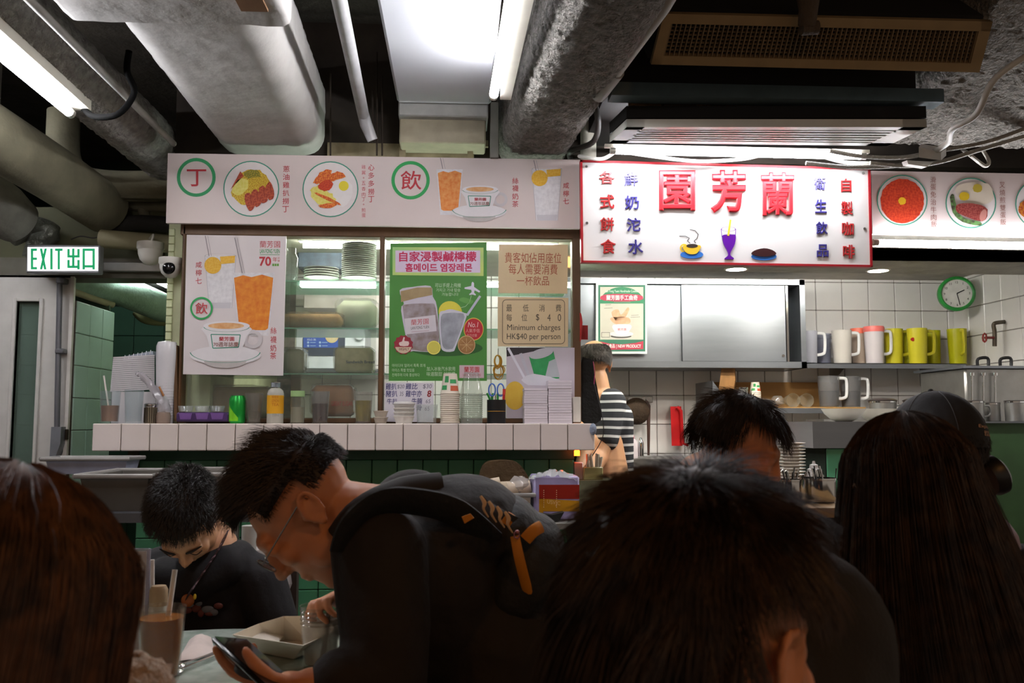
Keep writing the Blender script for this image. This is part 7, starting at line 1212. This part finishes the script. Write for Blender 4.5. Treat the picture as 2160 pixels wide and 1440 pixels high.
mb = MB(); caps(mb, [c7+Vector((0, 0, -.06)), c7+Vector((0, .0, -.25)), c7+Vector((0, 0, -.42))], [.108, .155, .165]); mb.ell(c7+Vector((0, .03, -.24)), (.2, .13, .2)); caps(mb, [c7+Vector((-.06, .03, -.05)), shL, shL+Vector((-.05, .1, -.26)), shL+Vector((.04, .28, -.24))], [.085, .09, .07, .05]); mb.ell(shR-Vector((0, 0, .01)), (.1, .1, .11)); caps(mb, [c7+Vector((.06, .03, -.1)), shR-Vector((0, 0, .03)), shR+Vector((.0, .1, -.34)), shR+Vector((-.12, .19, -.39))], [.09, .1, .07, .05]); caps(mb, [c7+Vector((0, .03, -.3)), (c7.x, c7.y+.05, .56)], [.16, .17]); remesh('jacket', mb, .009, blk_cl, fp)
mb = MB(); legs(mb, (c7.x, c7.y+.05, 0), (-.15, 1, 0)); remesh('trousers', mb, .014, blk_cl, fp)
def fk(d): return (d.z > -.62 and d.y < .2) or (d.z > .15 and d.y < .6) or (d.z > .55)
def fkk(d): return fk(d) and not (abs(d.x) > .5 and d.y > -.5 and d.z < .1)
short_hair(fp, H, Mh, 1.05, fkk, lambda d: (.045 if d.z > -.1 else .085) if d.x < .5 or d.y < -.45 or d.z > .35 else .03, lambda d: Vector((d.x*.9-.1, d.y*.9+.35, d.z-.95)), dbrown_hair, 13000, .0006, .22, .02, 31, .22, 6, .4)
# ---------------------------------------------------------------- brown-haired woman at the left edge
H = P(-26, 1352, .74); Mz = Matrix.Rotation(R(-25), 3, 'Z'); lw = thing('person', 'person with long brown hair seen from behind at the left edge', 'person', (H.x, H.y, 0)); Mh = Mz @ frame((0, .95, -.25), (0, .25, .95))
mb = MB(); head(mb, H, Mh, 1); c7 = H+Vector((-.02, -.05, -.2)); caps(mb, [H+Vector((0, -.02, -.07)), c7], [.055, .06]); caps(mb, [c7, c7+Vector((0, 0, -.4))], [.09, .14]); wl_, wr_ = c7+Vector((-.17, 0, -.05)), c7+Vector((.17, 0, -.05)); caps(mb, [wl_, wl_+Vector((-.05, .05, -.26)), wl_+Vector((.05, .3, -.2))], [.055, .042, .028]); caps(mb, [wr_, wr_+Vector((.03, .05, -.26)), wr_+Vector((-.03, .3, -.2))], [.055, .042, .028]); hand(mb, wl_+Vector((.05, .3, -.2)), (0, 1, 0), (0, 0, -1), -1); hand(mb, wr_+Vector((-.03, .3, -.2)), (0, 1, 0), (0, 0, -1), 1); remesh('body', mb, .006, skin_p, lw)
mb = MB(); caps(mb, [c7+Vector((0, 0, -.06)), c7+Vector((0, .0, -.25)), c7+Vector((0, 0, -.42))], [.108, .155, .165]); mb.ell(c7+Vector((0, .02, -.22)), (.19, .13, .2)); caps(mb, [c7+Vector((-.05, 0, -.04)), wl_, wl_+Vector((-.05, .05, -.26)), wl_+Vector((.05, .28, -.2))], [.07, .08, .065, .05]); caps(mb, [c7+Vector((.05, 0, -.04)), wr_, wr_+Vector((.03, .05, -.26)), wr_+Vector((-.03, .28, -.2))], [.07, .08, .065, .05]); caps(mb, [c7+Vector((0, .02, -.3)), (c7.x, c7.y, .56)], [.16, .17]); remesh('sweater', mb, .009, mat('magenta_knit', '6a1232', .9, bump=.4, bs=120), lw)
mb = MB(); legs(mb, (c7.x, c7.y, 0), (0, 1, 0)); remesh('trousers', mb, .014, blk_cl, lw)
mb = MB(); mb.ell(P(268, 1470, .92), (.045, .05, .04), None, 24, 16); mb.v = [(x+random.uniform(-.003, .003), y+random.uniform(-.003, .003), z+random.uniform(-.003, .003)) for x, y, z in mb.v]; mb.build('fleece_cuff', mat('cream_fleece', 'b5a08c', .95, bump=.9, bs=150), lw, 20)
long_hair(lw, H, Mh, 1, (-245, 65), .36, brown_hair, 5600, .00075, .16, seed=8, thick=.016, wav=.009)
# ---------------------------------------------------------------- woman with long dark hair at the right
H = P(1908, 1052, 1.3); Mh = frame((-.1, .97, -.12), (0, .12, .99)); rw_ = thing('person', 'person with very long straight dark hair seen from behind at the right', 'person', (H.x, H.y, 0))
mb = MB(); head(mb, H, Mh, .98); c7 = H+Vector((0, -.04, -.2)); caps(mb, [H+Vector((0, -.02, -.07)), c7], [.052, .058]); caps(mb, [c7, c7+Vector((0, 0, -.4))], [.09, .13]); a1, a2 = c7+Vector((-.175, .02, -.06)), c7+Vector((.18, .02, -.06))
for q, aa, sd in ((-1, a1, -1), (1, a2, 1)): el = aa+Vector((.04*q, .06, -.26)); wr = aa+Vector((-.05*q, .3, -.2)); caps(mb, [aa, el, wr], [.055, .042, .028]); hand(mb, wr, (0, 1, 0), (0, 0, -1), sd)
remesh('body', mb, .006, skin_p, rw_)
mb = MB(); caps(mb, [c7+Vector((0, 0, -.06)), c7+Vector((0, .0, -.25)), c7+Vector((0, 0, -.42))], [.108, .155, .165]); mb.ell(c7+Vector((0, .02, -.22)), (.19, .12, .2))
for q, aa in ((-1, a1), (1, a2)): caps(mb, [c7+Vector((.05*q, 0, -.04)), aa, aa+Vector((.04*q, .06, -.26)), aa+Vector((-.05*q, .28, -.2))], [.07, .078, .065, .05])
caps(mb, [c7+Vector((0, .02, -.3)), (c7.x, c7.y, .56)], [.15, .16]); remesh('jacket', mb, .009, mat('charcoal_jacket', '1c1a1c', .8, var=.2, bump=.2), rw_)
mb = MB(); legs(mb, (c7.x, c7.y, 0), (-.5, 1, 0)); remesh('trousers', mb, .014, blk_cl, rw_)
long_hair(rw_, H, Mh, .98, (-232, 52), .36, dbrown_hair, 5200, .0007, 1.05, seed=18, thick=.006, back=.06, wav=.009)
# ---------------------------------------------------------------- bowed profile with a dark bob
H = P(1556, 950, 2.15); Mh = frame((.84, -.28, -.46), (.46, -.1, .88)); pw_ = thing('person', 'person with a dark bob looking down in profile in front of the plates', 'person', (H.x-.1, H.y, 0))
mb = MB(); head(mb, H, Mh, .97); nb = H+Mh @ Vector((0, -.03, -.06)); c7 = P(1490, 1030, 2.17); caps(mb, [nb, c7], [.052, .06]); caps(mb, [c7, P(1450, 1250, 2.17), P(1440, 1400, 2.17)], [.09, .12, .13]); b1, b2 = P(1475, 1075, 2.0), P(1480, 1075, 2.34)
for aa, sd in ((b1, 1), (b2, -1)): el = aa+Vector((.08, 0, -.26)); wr = aa+Vector((.3, .02, -.22)); caps(mb, [aa, el, wr], [.052, .04, .027]); hand(mb, wr, (1, 0, 0), (0, 0, -1), sd)
remesh('body', mb, .006, skin, pw_)
mb = MB(); caps(mb, [c7+Vector((-.01, 0, -.04)), P(1450, 1250, 2.17), P(1440, 1400, 2.17)], [.105, .14, .15]); mb.ell(P(1455, 1200, 2.17), (.13, .17, .2)); caps(mb, [c7+Vector((-.01, 0, -.02)), P(1455, 1060, 2.17)], [.07, .09])
for aa in (b1, b2): caps(mb, [aa, aa+Vector((.08, 0, -.26)), aa+Vector((.27, .02, -.22))], [.075, .06, .045])
caps(mb, [P(1440, 1300, 2.17), (P(1440, 1300, 2.17).x, 2.17, .56)], [.15, .16]); remesh('jumper', mb, .009, mat('grey_blue_jumper', '34353c', .85, bump=.2), pw_)
mb = MB(); legs(mb, (P(1440, 1300, 2.17).x, 2.17, 0), (.6, .8, 0)); remesh('trousers', mb, .014, blk_cl, pw_)
def pk_(d): return d.z > -.5 and not (d.y > .12 and d.z < .42) and (d.z > -.1 or d.y < -.1)
short_hair(pw_, H, Mh, .97, pk_, lambda d: .05, lambda d: Vector((d.x*.6, .15+d.y*.5, -.6)), black_hair, 5000, .0006, .25, .018, 41, .2, 6, .3)
# ---------------------------------------------------------------- person with a cap
H = P(1968, 966, 1.84); Mh = frame((-.25, .95, -.12), (0, .12, .99)); cp = thing('person', 'person in a black cap and dark jacket seen from behind at the right edge', 'person', (H.x, H.y, 0))
mb = MB(); head(mb, H, Mh, .98); c7 = H+Vector((.03, -.04, -.19)); caps(mb, [H+Vector((0, -.02, -.07)), c7], [.055, .06]); caps(mb, [c7, c7+Vector((0, 0, -.4))], [.09, .14]); d1, d2 = c7+Vector((-.18, .0, -.06)), c7+Vector((.2, 0, -.07))
for q, aa in ((-1, d1), (1, d2)): el = aa+Vector((.05*q, .06, -.26)); wr = aa+Vector((-.03*q, .3, -.2)); caps(mb, [aa, el, wr], [.055, .042, .028]); hand(mb, wr, (0, 1, 0), (0, 0, -1), q)
remesh('body', mb, .006, skin, cp)
mb = MB(); caps(mb, [c7+Vector((0, 0, -.06)), c7+Vector((0, .0, -.25)), c7+Vector((0, 0, -.42))], [.108, .155, .165]); mb.ell(c7+Vector((.01, .02, -.22)), (.2, .13, .2))
for q, aa in ((-1, d1), (1, d2)): caps(mb, [c7+Vector((.06*q, 0, -.05)), aa, aa+Vector((.05*q, .06, -.26)), aa+Vector((-.03*q, .28, -.2))], [.075, .085, .07, .05])
caps(mb, [c7+Vector((0, .02, -.3)), (c7.x, c7.y, .56)], [.16, .17]); remesh('jacket', mb, .009, mat('plum_black_jacket', '1a1416', .8, bump=.2), cp)
mb = MB(); legs(mb, (c7.x, c7.y, 0), (0, 1, 0)); remesh('trousers', mb, .014, blk_cl, cp)
mb = MB(); mb.tube([c7+Vector((-.06, .04, .05)), c7+Vector((-.03, -.05, .03)), c7+Vector((.05, -.06, .02)), c7+Vector((.085, .02, .045))], .03, 12, 6); mb.build('collar', mat('lilac_grey_collar', '8a7c8a', .8), cp)
short_hair(cp, H, Mh, .98, lambda d: -.5 < d.z < .1 and d.y < .2, lambda d: .02, lambda d: Vector((0, -.1, -1)), black_hair, 2200, .0007, .3, .006, 51, .2, 4)
ct_ = thing('cap', 'black baseball cap with small orange lettering', 'cap', H+Vector((0, 0, .05))); capm = mat('cap_black', '0d0b0b', .8, var=.2, bump=.1)
mb = MB(); Tc = lambda p: H+Mh @ Vector(p)*.98; R_ = (HR.x+.012, HR.y+.012, HR.z+.02)
def capf(u, v): th, ph = v*math.pi*.56, u*2*math.pi; return Tc((HC.x+R_[0]*math.sin(th)*math.cos(ph), HC.y+R_[1]*math.sin(th)*math.sin(ph), HC.z+R_[2]*math.cos(th)))
mb.grid(capf, 40, 16); crown = mb.build('crown', capm, ct_, 60)
for i in range(6): mb = MB(); mb.tube([capf(i/6+.02, v/10) for v in range(11)], .0012, 6); mb.build('seam', mat('cap_seam', '262220', .7), crown)
mb = MB(); mb.grid(lambda u, v: Tc(((u-.5)*.15*(1-.3*v*v), .1+.075*v*(1-(2*u-1)**2*.35), .005-.015*v-.03*(2*u-1)**2)), 14, 6); mb.build('brim', capm, ct_, 60); mb = MB(); mb.ell(capf(0, 0), .006); mb.build('button', capm, ct_)
for s_, (u0, u1), z_ in (('Explore', (.765, .875), .0), ('and', (.79, .84), 1.0), ('Escape', (.79, .875), 1.9)):
    V, Fs = glyphs(s_, .005, .2); x0_, x1_ = min(v.x for v in V), max(v.x for v in V); y0_ = min(v.y for v in V); mb = MB()
    mb.add([(lambda q: q+(q-Tc(HC)).normalized()*.0012)(capf(u0+(u1-u0)*(v.x-x0_)/(x1_-x0_), .80+.045*z_-.05*(v.y-y0_))) for v in V], Fs); mb.build('lettering', mat('cap_thread_orange', 'b08a6a', .7), ct_, None)
hp = thing('headphones', 'black headphone cup resting on the collar of the capped person', 'headphones', c7+Vector((.1, -.02, .03))); mb = MB(); mb.lathe([(0, -.015), (.035, -.015), (.04, -.005), (.04, .01), (.03, .018), (0, .018)], P(2096, 1003, 1.78), 24, Matrix.Rotation(R(70), 3, 'Y')); mb.build('ear_cup', blackp, hp); mb = MB(); mb.tube([P(2098, 1003, 1.79), c7+Vector((.07, .03, .0)), c7+Vector((0, -.1, .02)), c7+Vector((-.08, .02, 0))], .007, 8, 5); mb.build('band', blackp, hp)
# ---------------------------------------------------------------- cook
H = P(1252, 768, 4.5); Mh = frame((-.15, .98, -.1), (0, .1, .99)); ck_ = thing('person', 'standing cook in a black and white striped shirt, back to us', 'person', (H.x+.05, 4.55, 0))
mb = MB(); head(mb, H, Mh, 1); c7 = H+Vector((.03, -.03, -.2)); caps(mb, [H+Vector((.01, -.02, -.07)), c7], [.058, .062]); caps(mb, [c7, c7+Vector((0, 0, -.45)), c7+Vector((0, 0, -.6))], [.09, .15, .15]); e1_, e2_ = c7+Vector((-.19, .0, -.07)), c7+Vector((.08, 0, -.07)); el2 = P(1252, 955, 4.32); caps(mb, [e1_, el2+Vector((-.02, 0, .06)), P(1225, 985, 4.2)], [.055, .042, .03]); caps(mb, [e2_, e2_+Vector((.02, .05, -.28)), e2_+Vector((-.04, .15, -.35))], [.055, .042, .03]); caps(mb, [P(1282, 900, 4.4), P(1262, 962, 4.35), P(1240, 1000, 4.2)], [.05, .05, .04]); hand(mb, P(1240, 1000, 4.2), (-.5, -.7, 0), (0, 0, -1), 1); hand(mb, e2_+Vector((-.04, .15, -.35)), (0, 1, 0), (0, 0, -1), 1)
for q in (-1, 1): caps(mb, [(c7.x+.09*q, 4.52, .85), (c7.x+.09*q, 4.53, .45), (c7.x+.09*q, 4.54, .08)], [.085, .06, .045])
remesh('body', mb, .007, skin_p, ck_)
stripe = bpy.data.materials.new('striped_jersey'); stripe.use_nodes = True; nt_s = stripe.node_tree; bs_ = nt_s.nodes['Principled BSDF']; bs_.inputs['Roughness'].default_value = .85
tcn = nt_s.nodes.new('ShaderNodeTexCoord'); wv = nt_s.nodes.new('ShaderNodeTexWave'); wv.bands_direction = 'Z'; wv.inputs['Scale'].default_value = 7.5; wv.inputs['Distortion'].default_value = 1.2; wv.inputs['Detail'].default_value = 1; wv.inputs['Detail Scale'].default_value = .6
rpn = nt_s.nodes.new('ShaderNodeValToRGB'); rpn.color_ramp.interpolation = 'CONSTANT'; el_ = rpn.color_ramp.elements; el_[0].color = (.02, .022, .028, 1); el_[1].position = .8; el_[1].color = (.62, .62, .62, 1); e3 = el_.new(.0); nt_s.links.new(tcn.outputs['Object'], wv.inputs['Vector']); nt_s.links.new(wv.outputs['Color'], rpn.inputs['Fac']); nt_s.links.new(rpn.outputs['Color'], bs_.inputs['Base Color']); e3.color = (.02, .022, .028, 1)
mb = MB(); mb.ell(c7+Vector((-.04, .02, -.25)), (.15, .12, .26)); mb.ell(c7+Vector((-.04, .02, -.5)), (.15, .13, .22)); caps(mb, [c7+Vector((.03, 0, -.04)), e2_, e2_+Vector((.02, .04, -.25))], [.065, .085, .07]); caps(mb, [c7+Vector((-.04, 0, -.04)), e1_, e1_+Vector((.01, -.02, -.2))], [.065, .08, .07]); caps(mb, [P(1290, 850, 4.42), P(1278, 925, 4.38)], [.075, .065]); remesh('shirt', mb, .008, stripe, ck_)
mb = MB(); mb.ell((c7.x-.02, 4.54, .88), (.17, .14, .13)); [caps(mb, [(c7.x+.09*q, 4.52, .85), (c7.x+.09*q, 4.53, .45), (c7.x+.09*q, 4.54, .12)], [.1, .075, .065]) for q in (-1, 1)]; [mb.ell((c7.x+.09*q, 4.6, .05), (.05, .11, .05)) for q in (-1, 1)]; remesh('trousers', mb, .012, blk_cl, ck_)
short_hair(ck_, H, Mh, 1, lambda d: -.42 < d.z < .62 and d.y < .3, lambda d: .014, lambda d: Vector((0, -.1, -1)), mat('grey_hair', '4a423a', .6, col2='241e1a', vs=20), 3000, .0009, .3, .005, 61, .2, 3)
